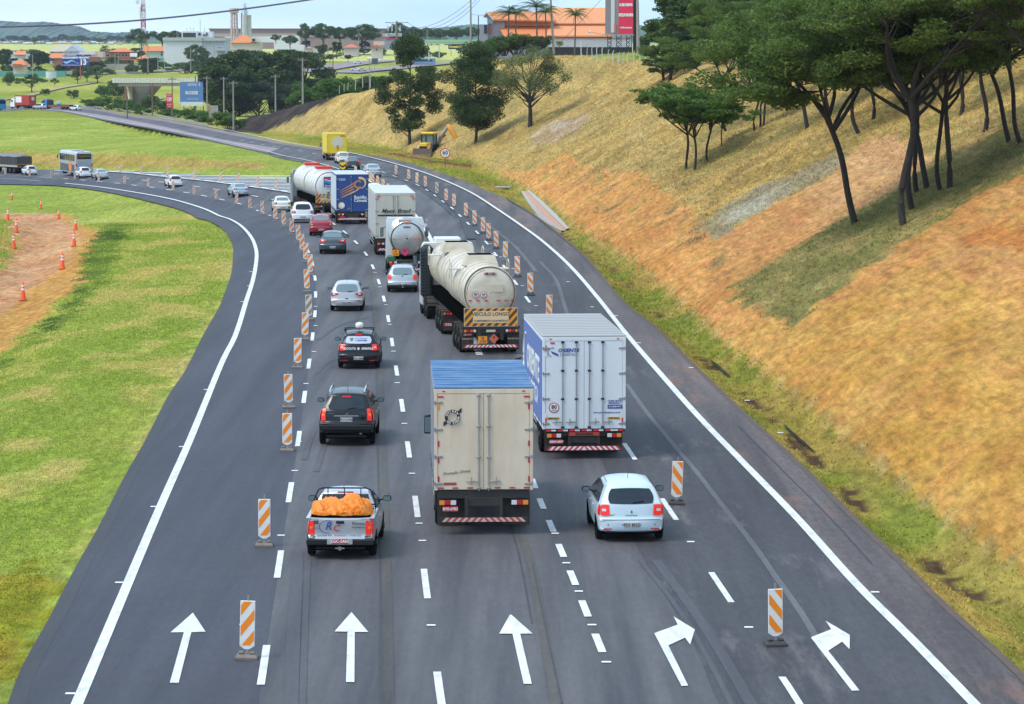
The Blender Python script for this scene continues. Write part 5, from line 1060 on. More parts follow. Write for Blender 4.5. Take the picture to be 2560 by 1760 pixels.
m = MB(); m.box(-1.26,1.26,-0.40,-0.28,1.10,1.20,steel); m.box(-0.55,-0.42,-0.40,17,0.62,1.1,steel); m.box(0.42,0.55,-0.40,17,0.62,1.1,steel); m.box(-0.9,0.9,0.2,17.5,1.1,1.6,under); m.build('chassis', r13)
dual_wheels(r13, [0.9, 2.15, 9.2, 10.45, 16.6]); fenders(r13, [0.9, 2.15, 9.2, 10.45, 16.6]); cab(r13, 18.3, 2.2, 2.45, 3.4, M('cab_grey',(0.22,0.24,0.26),0.4,coat=0.3))
# ---- 10 stainless tank truck
r10 = truck_base(1019, 691, 3.5, 'stainless steel tank truck with white cab, left of the long cream tanker', 'tank_truck', 'tank truck')
t10 = tank(r10, 0.35, 5.4, -0.02, 2.2, 0.97, 0.97, inox, rings=5, dish=0.16)
m = MB(); n = 20
for k in range(n): a = 2*PI*k/n; m.tube([(-0.02+0.1*math.cos(a),0.175,2.2+0.1*math.sin(a)),(-0.02+0.55*math.cos(a),0.20,2.2+0.55*math.sin(a)),(-0.02+0.80*math.cos(a),0.245,2.2+0.80*math.sin(a))], 0.006, galv, 4)
disc(m, -0.02, 0.18, 2.2, 0.13, inox, 0.03); disc(m, -0.02, 0.15, 2.2, 0.05, blk, 0.01); m.build('tank_end_cap', r10)
for k in (-1,0,1): m = MB(); disc(m, -0.02+k*0.10, 0.25, 3.13, 0.05, M('lamp_orange',(0.8,0.15,0.03),0.3), 0.03, 10); m.build('marker_light', r10)
o = MB().box(-0.22,0.18,0.14,0.17,2.84,2.92,M('brass_dark',(0.15,0.12,0.09),0.5)).build('maker_plate', r10)
for x in (-0.8,-0.42,0.42,0.62): MB().box(x-0.06,x+0.06,0.20,0.24,2.17,2.21,refl_r).build('reflector', r10)
m = MB(); m.box(-0.5,0.2,0.6,1.6,3.12,3.3,galv,0.02); m.box(0.85,1.2,0.5,3.0,2.9,2.94,galv); m.tube([(1.2,0.5,2.5),(1.2,0.5,3.2),(1.2,3,3.2),(1.2,3,2.5)],0.02,galv,5); m.build('top_walkway', r10)
green = M('chassis_green', (0.03,0.12,0.05), 0.5)
m = MB(); m.box(-1.2,-0.7,0.2,1.6,0.75,1.15,green,0.03); m.box(-0.5,-0.38,0,6,0.6,1.0,green); m.box(0.38,0.5,0,6,0.6,1.0,green); m.box(-1.1,1.1,0.0,0.12,0.78,0.92,steel); m.box(0.5,1.2,0.1,1.2,0.8,1.3,blk,0.03); m.box(-0.8,0.8,0.4,5.4,0.95,1.3,under); m.build('chassis', r10)
o = MB().box(-0.92,-0.50,0.10,0.13,1.20,1.55,orgm).build('hazard_panel', r10); text('33', 0.13, ink, o, (-0.71,0.09,1.45), bold=0.003); text('1173', 0.13, ink, o, (-0.71,0.09,1.29), bold=0.003); diamond(r10, -0.15, 0.10, 1.42, 0.25, M('diamond_pink',(0.62,0.03,0.12),0.5))
rear_lights(r10, 2.3, 0.82, y=0.0); po = MB().box(-1.05,-0.65,-0.04,-0.01,0.62,0.74,plate_r).build('number_plate', r10); striped_bar(r10, 2.3, 0.34, 0.47)
dual_wheels(r10, [1.5]); cab(r10, 5.75, 2.0, 2.35, 3.15, pwhite)
# ---- 22 bus
def tb(px, py, label, name, cat): return truck_base(px, py, None, label, name, cat)
rb = tb(211, 439, 'grey intercity bus with an orange graphic on its side', 'coach_bus', 'bus'); busg = M('bus_grey', (0.40,0.42,0.44), 0.35, coat=0.4); busd = M('bus_dark', (0.05,0.055,0.065), 0.35, coat=0.3)
Lb, Wb, Zb = 12.0, 2.55, 3.45; W2 = Wb/2
sec = lambda y, k, zt: [(-W2*k,y,0.38),(W2*k,y,0.38),(W2*k,y,2.9*zt),(W2*k*0.96,y,3.25*zt),(W2*k*0.8,y,Zb*zt),(-W2*k*0.8,y,Zb*zt),(-W2*k*0.96,y,3.25*zt),(-W2*k,y,2.9*zt)]
m = MB(); m.loft([sec(0,0.95,0.97), sec(0.15,1,1), sec(6,1,1), sec(11.6,1,1), sec(Lb,0.94,0.95)], busg, smooth=False); m.build('body', rb)
MB().box(-W2*0.80,W2*0.80,-0.03,0.02,2.35,3.12,glass,0.01).build('rear_window', rb); text('Trans', 0.4, M('lettering_red',(0.5,0.06,0.03),0.5), rb, (-0.45,-0.05,2.78), bold=0.01, shear=0.2); text('Turismo', 0.26, M('lettering_gold',(0.5,0.35,0.1),0.5), rb, (0.45,-0.05,2.82))
MB().box(-W2*0.78,W2*0.78,-0.03,0.02,1.2,2.2,M('bus_panel',(0.30,0.32,0.35),0.35),0.02).build('engine_hatch', rb)
for sg in (-1,1):
    MB().box(sg*W2*0.9-0.1,sg*W2*0.9+0.1,-0.03,0.03,1.3,1.75,red,0.02).build('tail_light', rb)
    MB().box(sg*(W2+0.004)-0.01,sg*(W2+0.004)+0.01,0.7,11.5,2.05,2.98,glass).build('side_window', rb)
    m = MB(); [m.box(sg*(W2+0.012)-0.008,sg*(W2+0.012)+0.008,y-0.04,y+0.04,2.05,2.98,busg) for y in np.arange(1.8,11,1.35)]; m.build('window_pillar', rb)
    MB().box(sg*(W2+0.004)-0.008,sg*(W2+0.004)+0.008,0.8,11.3,0.5,1.55,busd).build('side_panel', rb)
    MB().prism([(sg*(W2+0.02),y,z) for y, z in ((3.0,0.5),(4.6,0.6),(5.2,1.6),(4.7,1.4),(4.4,2.1),(4.0,1.5),(3.4,2.2),(3.3,1.5),(2.7,1.3))], (sg*0.006,0,0), M('graphic_orange',(0.75,0.25,0.03),0.5)).build('side_graphic', rb)
    mm = MB(); mm.box(sg*(W2+0.25)-0.08,sg*(W2+0.25)+0.08,11.9,12.05,2.2,2.7,blk,0.03); mm.tube([(sg*W2*0.9,11.8,3.0),(sg*(W2+0.25),12.0,2.7)],0.03,blk,5); mm.build('door_mirror', rb)
m = MB(); m.box(-0.7,0.7,4,6,Zb,Zb+0.18,busg,0.05); m.box(-0.3,0.3,1.2,1.8,Zb,Zb+0.1,busg,0.03); m.build('roof_vent', rb)
dual_wheels(rb, [3.2, 9.4], 2.5); po = MB().box(-0.2,0.2,-0.04,-0.02,0.8,0.93,plate_r).build('number_plate', rb)
# ---- 24 tarped tipper
rt_ = tb(62, 434, 'dark tipper trailer covered with a grey tarpaulin at the left edge of the photo', 'tipper_truck', 'truck'); dkb = M('tipper_dark', (0.05,0.045,0.045), 0.6, dirt=0.4)
m = MB(); m.box(-1.28,1.28,0,9,1.3,2.55,dkb,0.02); [m.box(sg*1.3-0.03,sg*1.3+0.03,y-0.05,y+0.05,1.3,2.55,dkb) for sg in (-1,1) for y in np.arange(0.5,9,0.9)]; m.build('cargo_body', rt_)
m = MB(); rows = [[(x*(1.0 if abs(x) < 1.2 else 1.02), y, 2.55 + 0.42*math.cos(x*1.15)*(1 if 0.1 < y < 8.9 else 0.4) + 0.05*math.sin(y*2.1+x*3)) for x in np.linspace(-1.33, 1.33, 13)] for y in np.linspace(0, 9, 22)]; m.grid(rows, M('tarp_grey',(0.16,0.17,0.18),0.8)); m.build('tarpaulin', rt_)
MB().box(-1.26,-1.05,0.1,8.5,1.0,1.3,M('rail_cream',(0.42,0.38,0.30),0.6)).build('side_rail', rt_)
m = MB(); m.box(-0.5,0.5,0.1,12,0.75,1.3,steel); m.build('chassis', rt_); dual_wheels(rt_, [1.2,2.5,3.8,10.2,11.5]); rear_lights(rt_, 2.4, 1.05); cab(rt_, 10.6, 2.2, 2.4, 3.3, pwhite)
MB().box(-1.2,1.2,-0.03,0.0,1.36,1.44,amber).build('reflector_strip', rt_); MB().cyl((-0.9,9.8,2.4),(-0.9,9.8,3.9),0.09,blk).build('exhaust_stack', rt_)
# ---- far road: red box truck, flatbed, blue bus
def far_truck(px, py, head, label, body, kind='box'):
    r = truck_base(px, py, head, label)
    if kind == 'box':
        MB().box(-1.3,1.3,0,6.5,1.0,3.9,body,0.03).build('cargo_body', r); m = MB(); disc(m, 0.1, -0.01, 2.9, 0.55, M('disc_beige',(0.62,0.58,0.44),0.5), 0.02, 24); m.build('disc_emblem', r)
        for sg in (-1,1): MB().box(sg*1.31-0.01,sg*1.31+0.01,3.5,6.2,1.8,3.5,white).build('side_panel', r)
    else:
        MB().box(-1.3,1.3,0,7.5,1.1,1.3,steel).build('cargo_bed', r)
        for sg in (-1,1): MB().box(sg*1.28-0.03,sg*1.28+0.03,0,7.5,0.75,1.1,M('panel_rust',(0.35,0.10,0.05),0.6)).build('side_panel', r)
        MB().box(-1.2,1.2,7.3,7.5,1.3,2.6,steel).build('headboard', r)
    m = MB(); m.box(-0.5,0.5,0.1,8.5,0.6,1.0,steel); m.build('chassis', r); dual_wheels(r, [1.3,2.5]); rear_lights(r, 2.4, 0.85); cab(r, 6.9 if kind == 'box' else 7.9, 2.0, 2.4, 2.9, pwhite if kind == 'box' else M('cab_blue', (0.05,0.16,0.40), 0.4)); return r
far_truck(82, 272, 48, 'red box truck with a pale disc on its doors on the far road', M('panel_red',(0.38,0.03,0.02),0.5))
ft = far_truck(180, 273.5, 62, 'flatbed truck with rusty sides behind the small white car on the far road', steel, 'flat')
cr8 = MB().box(-0.6,0.7,-0.5,0.6,0,0.9,M('load_blue',(0.25,0.5,0.6),0.5),0.15).build('cargo_bag'); cr8.location = ft.matrix_basis @ Vector((0,4.6,1.3)); tag(cr8, 'pale blue bag lying on the bed of the far flatbed truck', 'bag')
rbb = truck_base(6, 277, 40, 'bright blue bus cut off by the left edge of the photo', 'city_bus', 'bus'); bb = M('bus_blue',(0.02,0.20,0.50),0.4)
MB().box(-1.27,1.27,0,11,0.35,3.3,bb,0.12).build('body', rbb); MB().box(-1.0,1.0,-0.02,0.0,1.9,2.9,glass).build('rear_window', rbb); dual_wheels(rbb, [2.6,8.6])
for sg in (-1,1): MB().box(sg*1.275-0.01,sg*1.275+0.01,0.6,10.4,1.7,2.7,glass).build('side_window', rbb); MB().box(sg*1.05-0.12,sg*1.05+0.12,-0.03,0.0,0.9,1.5,refl_r).build('tail_light', rbb); MB().box(sg*0.95-0.2,sg*0.95+0.2,-0.02,0.0,2.95,3.2,white).build('roof_marker', rbb)
# ================================================================ road furniture
def clipx(P, X, less):
    out = []
    for i in range(len(P)):
        a, b = P[i], P[(i+1) % len(P)]; ia = (a[0] <= X) == less; ib = (b[0] <= X) == less
        if ia: out.append(a)
        if ia != ib: t = (X-a[0])/(b[0]-a[0]); out.append((X, a[1]+(b[1]-a[1])*t))
    return out
def clipz(P, Z, less): return [(b, a) for a, b in clipx([(q[1], q[0]) for q in P], Z, less)] if P else P
def stripes(mb, w, z0, z1, y, m1, per, rise, ph=0.0):
    z = z0 - abs(rise) - per*2 + ph
    while z < z1 + abs(rise):
        q = [(-w/2, z), (w/2, z+rise), (w/2, z+rise+per/2), (-w/2, z+per/2)]; q = clipz(clipz(q, z1, True), z0, False)
        if len(q) > 2: mb.poly([(a, y, b) for a, b in q], m1)
        z += per
dorange = M('delineator_orange', (0.92,0.24,0.004), 0.4, dirt=0.3, dcol=(0.5,0.25,0.1,1), dscale=5); dorange2 = M('delineator_amber', (0.85,0.36,0.02), 0.4); dwhite = M('delineator_white', (0.74,0.73,0.70), 0.45, dirt=0.35, dcol=(0.4,0.36,0.3,1), dscale=6)
dbase = M('delineator_base', (0.16,0.135,0.115), 0.85, dirt=0.4, dcol=(0.3,0.25,0.2,1), dscale=5); dbase2 = M('delineator_base_dark', (0.045,0.042,0.045), 0.85); faded = M('delineator_faded', (0.42,0.24,0.10), 0.6)
def delineator(rise, om, bm_, wide=0.31):
    r = empty('delineator_post'); m = MB(); w_ = wide
    m.box(-w_/2, w_/2, -0.02, 0.02, 0.27, 1.22, dwhite, 0.006); m.prism([(-w_/2,-0.018,0.27),(w_/2,-0.018,0.27),(0.05,-0.018,0.20),(-0.05,-0.018,0.20)], (0,0.036,0), dwhite)
    stripes(m, w_-0.03, 0.285, 1.205, -0.0225, om, 0.44, rise, 0.1); m.build('striped_panel', r)
    m = MB(); m.box(-0.022,0.022,-0.015,0.015,0.12,0.27,galv); m.box(-0.018,0.018,0.0,0.03,1.22,1.33,galv); m.build('stem', r)
    m = MB(); m.loft([[(-0.23,-0.20,0),(0.23,-0.20,0),(0.23,0.20,0),(-0.23,0.20,0)],[(-0.23,-0.20,0.05),(0.23,-0.20,0.05),(0.23,0.20,0.05),(-0.23,0.20,0.05)],[(-0.19,-0.14,0.10),(0.19,-0.14,0.10),(0.19,0.14,0.10),(-0.19,0.14,0.10)]], bm_, smooth=False)
    m.box(-0.17,-0.06,-0.08,0.08,0.10,0.15,bm_,0.015); m.box(0.06,0.17,-0.08,0.08,0.10,0.15,bm_,0.015); m.box(-0.07,0.07,-0.145,-0.135,0.062,0.088,under); m.build('base', r)
    return r
DA = delineator(0.36, dorange, dbase); DB = delineator(-0.36, dorange, dbase2); DC = delineator(0.36, faded, dbase); DD = delineator(-0.36, dorange2, dbase); DE = delineator(-0.36, faded, dbase2)
used = set()
ORD = ['nearest','second','third','fourth','fifth','sixth','seventh','eighth','ninth','tenth','eleventh','twelfth','thirteenth','fourteenth','fifteenth','sixteenth','seventeenth','eighteenth','nineteenth','twentieth',
       'twenty-first','twenty-second','twenty-third','twenty-fourth','twenty-fifth','twenty-sixth','twenty-seventh','twenty-eighth','twenty-ninth','thirtieth']
rr = random.Random(11)
def put(proto, px, py, label, cat, group, rot=0, sc=1.0, loc=None, tilt=2.0):
    o = proto if proto.name not in used else copy_tree(proto); used.add(proto.name)
    o.location = loc if loc is not None else spot(px, py); o.rotation_euler = (math.radians(rr.uniform(-tilt, tilt)*0.6), math.radians(rr.uniform(-tilt, tilt)), math.radians(rot)); o.scale = (sc,)*3
    tag(o, label, cat, group); return o
LROW = [(617,1647),(661,1366),(718,1128),(722,1020),(744,920),(762,849),(773,800),(768,730),(777,688),(764,656),(755,632),(746,607),(729,587),(710,568),(688,553),(656,535),(625.6,525),(592,514),(541,501),(486,490.5),(432.6,479.7),(371,470),(311.4,463),(247,456.5),(187.5,450.4),(129,447),(74.5,443),(13.6,440)]
for i, (x, y) in enumerate(LROW):
    pr = DC if i == 6 else (DD if i == 24 else DA)
    if i == 24: pr = DA
    put(pr, x, y, f'orange and white striped post in the long left row, {ORD[i]} from the camera' if i else 'largest striped post, nearest the camera beside the left straight arrow', 'traffic post', 'striped posts in the long left row', rot=min(35, i*1.2)+rr.uniform(-6,6))
ZROW = [(691,475),(645,468.5),(596,458),(551,456.5),(486,449),(421,441),(353,438),(301.5,434)]
for i, (x, y) in enumerate(ZROW):
    put(DA, x, y, f'striped post standing on the zebra hatching, {ORD[i]} from the white tank truck', 'traffic post', 'striped posts on the zebra hatching', rot=14+rr.uniform(-6,6))
RROW = [(1939,1614),(1691,1261),(1372,800),(1327,739),(1294,693),(1263,652),(1241,623),(1222,602),(1207.5,584.7),(1187,566),(1165,545),(1135.4,520),(1116,505.7),(1092,487.6),(1064,470.6),(1042,461),(1022.5,452),(990,440)]
for i, (x, y) in enumerate(RROW):
    pr = {5: DD, 15: DD, 13: DE}.get(i, DB)
    put(pr, x, y, f'striped post in the right row, {ORD[i]} from the camera' if i else 'large striped post beside the bent arrows, nearest in the right row', 'traffic post', 'striped posts in the right row', rot=2+rr.uniform(-6,6))
for i, (x, y) in enumerate([(971,489),(957.5,477),(943.6,468),(932,463.8),(926,455),(889,442)]):
    put(DB if i < 4 else DD, x, y, f'striped post behind the box trucks at the road fork, {ORD[i]} from the camera', 'traffic post', 'striped posts at the fork', rot=4+rr.uniform(-6,6), sc=0.95)
# tall cones by the dirt track
co = M('cone_orange', (0.85,0.11,0.02), 0.45); cw = M('cone_white', (0.75,0.74,0.72), 0.45)
cp = empty('traffic_cone'); m = MB(); m.loft([[(math.cos(a)*r_, math.sin(a)*r_, z) for a in np.linspace(0, 2*PI, 17)[:-1]] for r_, z in ((0.17,0.04),(0.10,0.45),(0.045,1.0),(0.03,1.02))], co); m.build('cone_body', cp)
for z0, z1 in ((0.56,0.66),(0.74,0.84)):
    m = MB(); f = lambda z: 0.10-(z-0.45)*0.1+0.004; m.loft([[(math.cos(a)*f(z), math.sin(a)*f(z), z) for a in np.linspace(0, 2*PI, 17)[:-1]] for z in (z0, z1)], cw, caps=False); m.build('reflective_band', cp)
m = MB(); m.box(-0.2,0.2,-0.2,0.2,0,0.045,M('cone_base',(0.35,0.06,0.02),0.7),0.01); m.build('base', cp)
used.discard('traffic_cone')
CN = [((58,752),'nearest the camera at the bottom of the dirt track'),((156,674),'second nearest on the right edge of the dirt track'),((185,617),'third along the right edge of the dirt track'),((189,576),'at the rightmost bulge of the dirt track'),((147,547),'on the right edge above the bulge of the dirt track'),
      ((102,522),'at the top right of the dirt track'),((29.5,500),'farthest away at the top of the dirt track'),((19.6,553),'farthest on the left edge of the dirt track'),((41,581.6),'in the middle of the left edge row'),((35,621.7),'nearest in the left edge row')]
def gz(px, py): p = hit(px, py); return Vector(p)
for (x, y), d in CN: put(cp, x, y, 'tall orange cone '+d, 'traffic cone', 'orange cones around the dirt track', loc=gz(x, y)+Vector((0,0,0.01)), sc=1.04)
# road studs
st = MB().box(-0.10,0.10,-0.05,0.05,0,0.022,M('stud_white',(0.75,0.75,0.74),0.4),0.008).build('road_stud'); used.discard('road_stud')
studs = [(610,1563),(703,1340),(737,1178),(747,1105),(765,960),(785,880),(789,815),(789,767),(788,730),(785,690),(1078,1565),(1056,1353),(1048,1310),(1030,1185),(1011,1060),(993,958),(984,879),(975,812),(965,763),(950,718),(938,682),(1416,1409),(1447,1480),(1480,1564),(1516,1657),(1388,1335),
         (1727,1356),(1872,1570),(2188,1482),(1868,1002),(1951,1083),(1728,920),(1597,858),(1480,768),(1420,705),(1540,790),(298,1458),(385,1268),(455,1118),(516,975),(176,1736),(602,800),(622,715),(628,680),(606,755),(1340,765),(1306,715),(1283,672),(1252,643),(1226,610)]
for x, y in studs: put(st, x, y, 'small white reflective stud fixed to the asphalt', 'road stud', 'reflective road studs', tilt=0)
# ---- chevron sign at the fork
cy = M('sign_yellow', (0.80,0.52,0.01), 0.45)
r = empty('chevron_sign', spot(857,433), 0, 'yellow and black chevron sign at the fork behind the blue truck', 'road sign'); m = MB(); m.box(-0.33,0.33,-0.02,0.02,0.15,1.25,cy,0.004); 
for z in (0.35, 0.80):
    for sg in (-1,1): m.poly([(0,-0.024,z-0.18),(sg*0.33,-0.024,z+0.02),(sg*0.33,-0.024,z+0.24),(0,-0.024,z+0.04)], ink)
m.build('sign_plate', r); MB().box(-0.03,0.03,0.02,0.07,0,1.2,galv).build('post', r)
# ---- 60 sign
p = hit(1113, 419); r = empty('speed_limit_sign', p, 0, 'round red-rimmed 60 speed limit sign on a thin post beside the backhoe', 'road sign')
sc_ = (p - CO).length / F; R_ = 12.6*sc_; H_ = 36*sc_
m = MB(); disc(m, 0, 0, H_, R_, refl_r, 0.02, 36); m.build('sign_rim', r); m = MB(); disc(m, 0, -0.024, H_, R_*0.80, M('sign_white',(0.74,0.76,0.74),0.4), 0.004, 36); m.build('sign_face', r)
text('60', R_*1.15, ink, r, (0, -0.034, H_+R_*0.08), bold=0.02, sx=0.95); text('km/h', R_*0.32, ink, r, (0, -0.034, H_-R_*0.5)); m = MB(); m.cyl((0,0.04,-0.2),(0,0.04,H_+R_*0.5),0.045,M('post_brown',(0.16,0.08,0.05),0.7)); m.build('post', r)
# ---- concrete drain chute, small concrete gutter strip and culvert mouth
conc = M('concrete', (0.36,0.33,0.29), 0.85, dirt=0.5, dcol=(0.28,0.22,0.17,1), dscale=1.5); concr = M('concrete_stained', (0.42,0.22,0.14), 0.9, dirt=0.5, dcol=(0.5,0.35,0.25,1))
def drape(pts, off): return [(q.x, q.y, q.z+off) for q in (hit(*p) for p in pts)]
r = empty('drain_chute', hit(1350,520), 0, 'pale concrete drain chute with a reddish stained channel on the verge', 'drain'); inv = r.location.copy()
def loc_(L_): return [(a-inv.x, b-inv.y, c-inv.z) for a, b, c in L_]
A1 = [(1303,481),(1322,512),(1352,548),(1404,581)]; A2 = [(1308,480),(1330,510),(1362,545),(1408,580)]; A3 = [(1316,479),(1345,508),(1378,540),(1415,577)]; A4 = [(1322,478),(1352,503),(1388,537),(1423,575)]
for nm, a, b, mt, o_ in (('kerb_edge',A1,A2,conc,0.14),('channel',A2,A3,concr,0.06),('kerb_edge',A3,A4,conc,0.14)):
    m = MB(); u1 = loc_(drape(cat(a,4), o_)); u2 = loc_(drape(cat(b,4), o_)); lo1 = [(x,y,z-0.35) for x,y,z in u1]; lo2 = [(x,y,z-0.35) for x,y,z in u2]; m.grid([lo1,u1,u2,lo2], mt, False); m.build(nm, r)
m = MB(); u = loc_(drape([(1335,538),(1358,549),(1404,582),(1362,560)], 0.16)); m.prism(u, (0,0,-0.3), conc); m.build('apron', r)
def slab(pts, name, label, cat, mt, th=0.12):
    L_ = drape(pts, 0.05); o = MB().prism(L_, (0,0,-th), mt).build(name); c = Vector(L_[0]); o.data.transform(Matrix.Translation(-c)); o.location = c; return tag(o, label, cat)
slab([(1236,467),(1277,467),(1277,469.5),(1236,469.5)], 'concrete_strip', 'short pale concrete strip lying in the grass above the drain chute', 'concrete strip', conc)
slab([(255,560),(268,556),(283,568),(270,574)], 'culvert_slab', 'small pale concrete slab at the end of the grassy swale', 'concrete slab', conc, 0.3)
# ---- backhoe loader
p = hit(1068, 391); r = empty('backhoe_loader', p, math.radians(0), 'yellow backhoe loader with raised arm working at the foot of the slope', 'backhoe'); yb_ = M('machine_yellow', (0.80,0.48,0.01), 0.45, dirt=0.2); ob = M('machine_orange', (0.62,0.26,0.01), 0.5, dirt=0.3)
S_ = (p-CO).length / F / 0.0535 * 1.12
T = Matrix.Scale(S_, 4) @ Matrix.Rotation(math.radians(-14), 4, 'Z')
def bpart(fn, name): m = MB(); fn(m); o = m.build(name, r); o.matrix_local = T; return o
bpart(lambda m: (m.box(-0.55,0.45,-1.6,0.2,0.75,1.65,yb_,0.08), m.box(-0.5,0.4,-1.66,-1.5,0.6,1.25,blk,0.03)), 'engine_hood')
bpart(lambda m: (m.box(-0.75,0.65,0.2,2.2,0.5,1.2,blk,0.05), m.box(-0.95,-0.7,0.6,2.0,1.0,1.5,yb_,0.08)), 'chassis')
bpart(lambda m: m.box(-0.72,0.68,0.2,1.7,1.25,2.6,glass_l,0.03), 'cab_glass')
def posts(m):
    for x in (-0.74,-0.2,0.70):
        for y in (0.18,1.72): m.box(x-0.05,x+0.05,y-0.05,y+0.05,1.2,2.65,blk)
bpart(posts, 'cab_frame'); bpart(lambda m: m.box(-0.86,0.84,0.0,1.9,2.62,2.88,yb_,0.1), 'cab_roof')
for x, y, rad in ((-0.75,-1.1,0.42),(0.65,-1.1,0.42),(-0.85,1.3,0.72),(0.75,1.3,0.72)): bpart(lambda m: (m.cyl((x-0.2,y,rad),(x+0.2,y,rad),rad,tyre,n=20), m.cyl((x-0.22,y,rad),(x+0.22,y,rad),rad*0.5,M('rim_cream',(0.5,0.45,0.3),0.5),n=14)), 'wheel')
bpart(lambda m: (m.prism([(-1.15,-2.7,0.05),(-1.15,-2.0,0.15),(-1.15,-1.95,0.95),(-1.15,-2.15,1.0),(-1.15,-2.3,0.35)], (2.3,0,0), M('bucket_rust',(0.10,0.06,0.045),0.7,dirt=0.4))), 'loader_bucket')
for x in (-0.7,0.6): bpart(lambda m: m.tube([(x,-1.9,0.6),(x,-1.2,1.35),(x,0.0,1.1)], 0.08, M('arm_cream',(0.5,0.42,0.30),0.6), 6), 'loader_arm')
bpart(lambda m: (m.tube([(0.7,2.2,1.2),(1.0,2.3,2.2),(2.0,2.2,3.55)], [0.22,0.26,0.18], galv, 8)), 'boom'); bpart(lambda m: m.tube([(1.9,2.2,3.7),(2.3,2.1,3.35),(3.0,1.95,2.2),(3.35,1.85,1.5)], [0.22,0.38,0.30,0.2], ob, 8), 'dipper_arm')
bpart(lambda m: m.tube([(0.85,2.3,2.0),(1.7,2.3,2.5)], 0.09, M('ram_red',(0.5,0.10,0.02),0.5), 8), 'boom_ram'); bpart(lambda m: m.loft([[(3.35+math.cos(a)*0.33+0.25, y, 1.35+math.sin(a)*0.33) for a in np.linspace(-0.4, 3.4, 9)] for y in (1.6,2.1)], M('bucket_rust',(0.10,0.06,0.045),0.7)), 'digging_bucket')
bpart(lambda m: m.box(2.62,2.74,1.78,1.86,2.5,2.9,white), 'decal')
# ---- guardrails
def rail(pts, name, label, h=0.75, postgap=4.0, zf=None):
    W = walk([Vector((q.x, q.y)) for q in (hit(*p) for p in cat(pts, 6))], 1.0); zz = lambda v: zat(v.x, v.y)
    c = W[0]; c3 = Vector((c.x, c.y, zz(c))); r = empty(name, c3, 0, label, 'guardrail', 'guardrails along the far road'); gm = M('rail_galv', (0.34,0.33,0.30), 0.6, 0.2, dirt=0.5)
    m = MB(); rows = []
    for dz, dy in ((0,0),(0.08,-0.06),(0.16,0),(0.24,-0.06),(0.32,0)): rows.append([(v.x-c3.x, v.y-c3.y+dy, zz(v)-c3.z+h-0.32+dz) for v in W])
    m.grid(rows, gm, False); m.build('rail_beam', r)
    for v in W[::int(postgap)]: MB().box(v.x-c3.x-0.07, v.x-c3.x+0.07, v.y-c3.y+0.03, v.y-c3.y+0.12, zz(v)-c3.z-0.2, zz(v)-c3.z+h, gm).build('rail_post', r)
rail([(205,271),(262,274),(330,284),(400,295),(450,305),(500,315),(522,322)], 'guardrail', 'long galvanised guardrail behind the far road, below the green bushes')
rail([(-40,284),(20,282),(50,278),(62,274)], 'guardrail', 'short dark guardrail beside the blue bus at the left edge')
rail([(70,268),(130,268),(200,270)], 'guardrail', 'guardrail behind the red box truck on the far road')
# ---- power cable over the foreground
a = PY(-300, 68, 60); b = PY(900, -20, 62); m = MB(); m.tube([a.lerp(b, t) - Vector((0,0,0.25*math.sin(PI*t))) for t in np.linspace(0, 1, 25)], 0.018, M('cable_dark',(0.10,0.10,0.13),0.7), 6); tag(m.build('power_cable'), 'thick dark power cable crossing the sky at the top left', 'cable')
# ================================================================ vegetation
def leafmat(key, c1, c2, tr=0.25, c3=None):
    m = bpy.data.materials.new(key); m.use_nodes = True; n = m.node_tree.nodes; l = m.node_tree.links.new; b = n['Principled BSDF']
    g = n.new('ShaderNodeNewGeometry'); r = n.new('ShaderNodeValToRGB'); r.color_ramp.elements[0].color = (*c1, 1); r.color_ramp.elements[1].color = (*c2, 1)
    if c3: e = r.color_ramp.elements.new(0.9); e.color = (*c2, 1); r.color_ramp.elements[-1].color = (*c3, 1)
    x = n.new('ShaderNodeTexNoise'); x.inputs['Scale'].default_value = 0.9; q = n.new('ShaderNodeMath'); q.operation = 'ADD'; q2 = n.new('ShaderNodeMath'); q2.operation = 'MULTIPLY_ADD'; q2.inputs[1].default_value = 0.55; q2.inputs[2].default_value = -0.28
    tcn = n.new('ShaderNodeTexCoord'); l(tcn.outputs['Object'], x.inputs[0]); l(g.outputs['Random Per Island'], q2.inputs[0]); l(q2.outputs[0], q.inputs[0]); l(x.outputs[0], q.inputs[1]); l(q.outputs[0], r.inputs[0]); l(r.outputs[0], b.inputs['Base Color'])
    b.inputs['Roughness'].default_value = 0.6; b.inputs['Specular IOR Level'].default_value = 0.25
    t = n.new('ShaderNodeBsdfTranslucent'); l(r.outputs[0], t.inputs[0]); mx = n.new('ShaderNodeMixShader'); mx.inputs[0].default_value = tr; l(b.outputs[0], mx.inputs[1]); l(t.outputs[0], mx.inputs[2]); l(mx.outputs[0], n['Material Output'].inputs[0])
    return m
bark = M('bark_dark', (0.035,0.026,0.022), 0.9, dirt=0.4, dcol=(0.08,0.06,0.05,1), dscale=3); barkg = M('bark_grey', (0.12,0.10,0.085), 0.9, dirt=0.4, dcol=(0.05,0.04,0.035,1), dscale=3)
L_dark = leafmat('leaf_dark', (0.020,0.042,0.011), (0.085,0.13,0.028), 0.3); L_ac = leafmat('leaf_acacia', (0.034,0.064,0.015), (0.165,0.24,0.045), 0.42, (0.30,0.36,0.04)); L_br = leafmat('leaf_bright', (0.03,0.08,0.012), (0.14,0.24,0.03), 0.3)
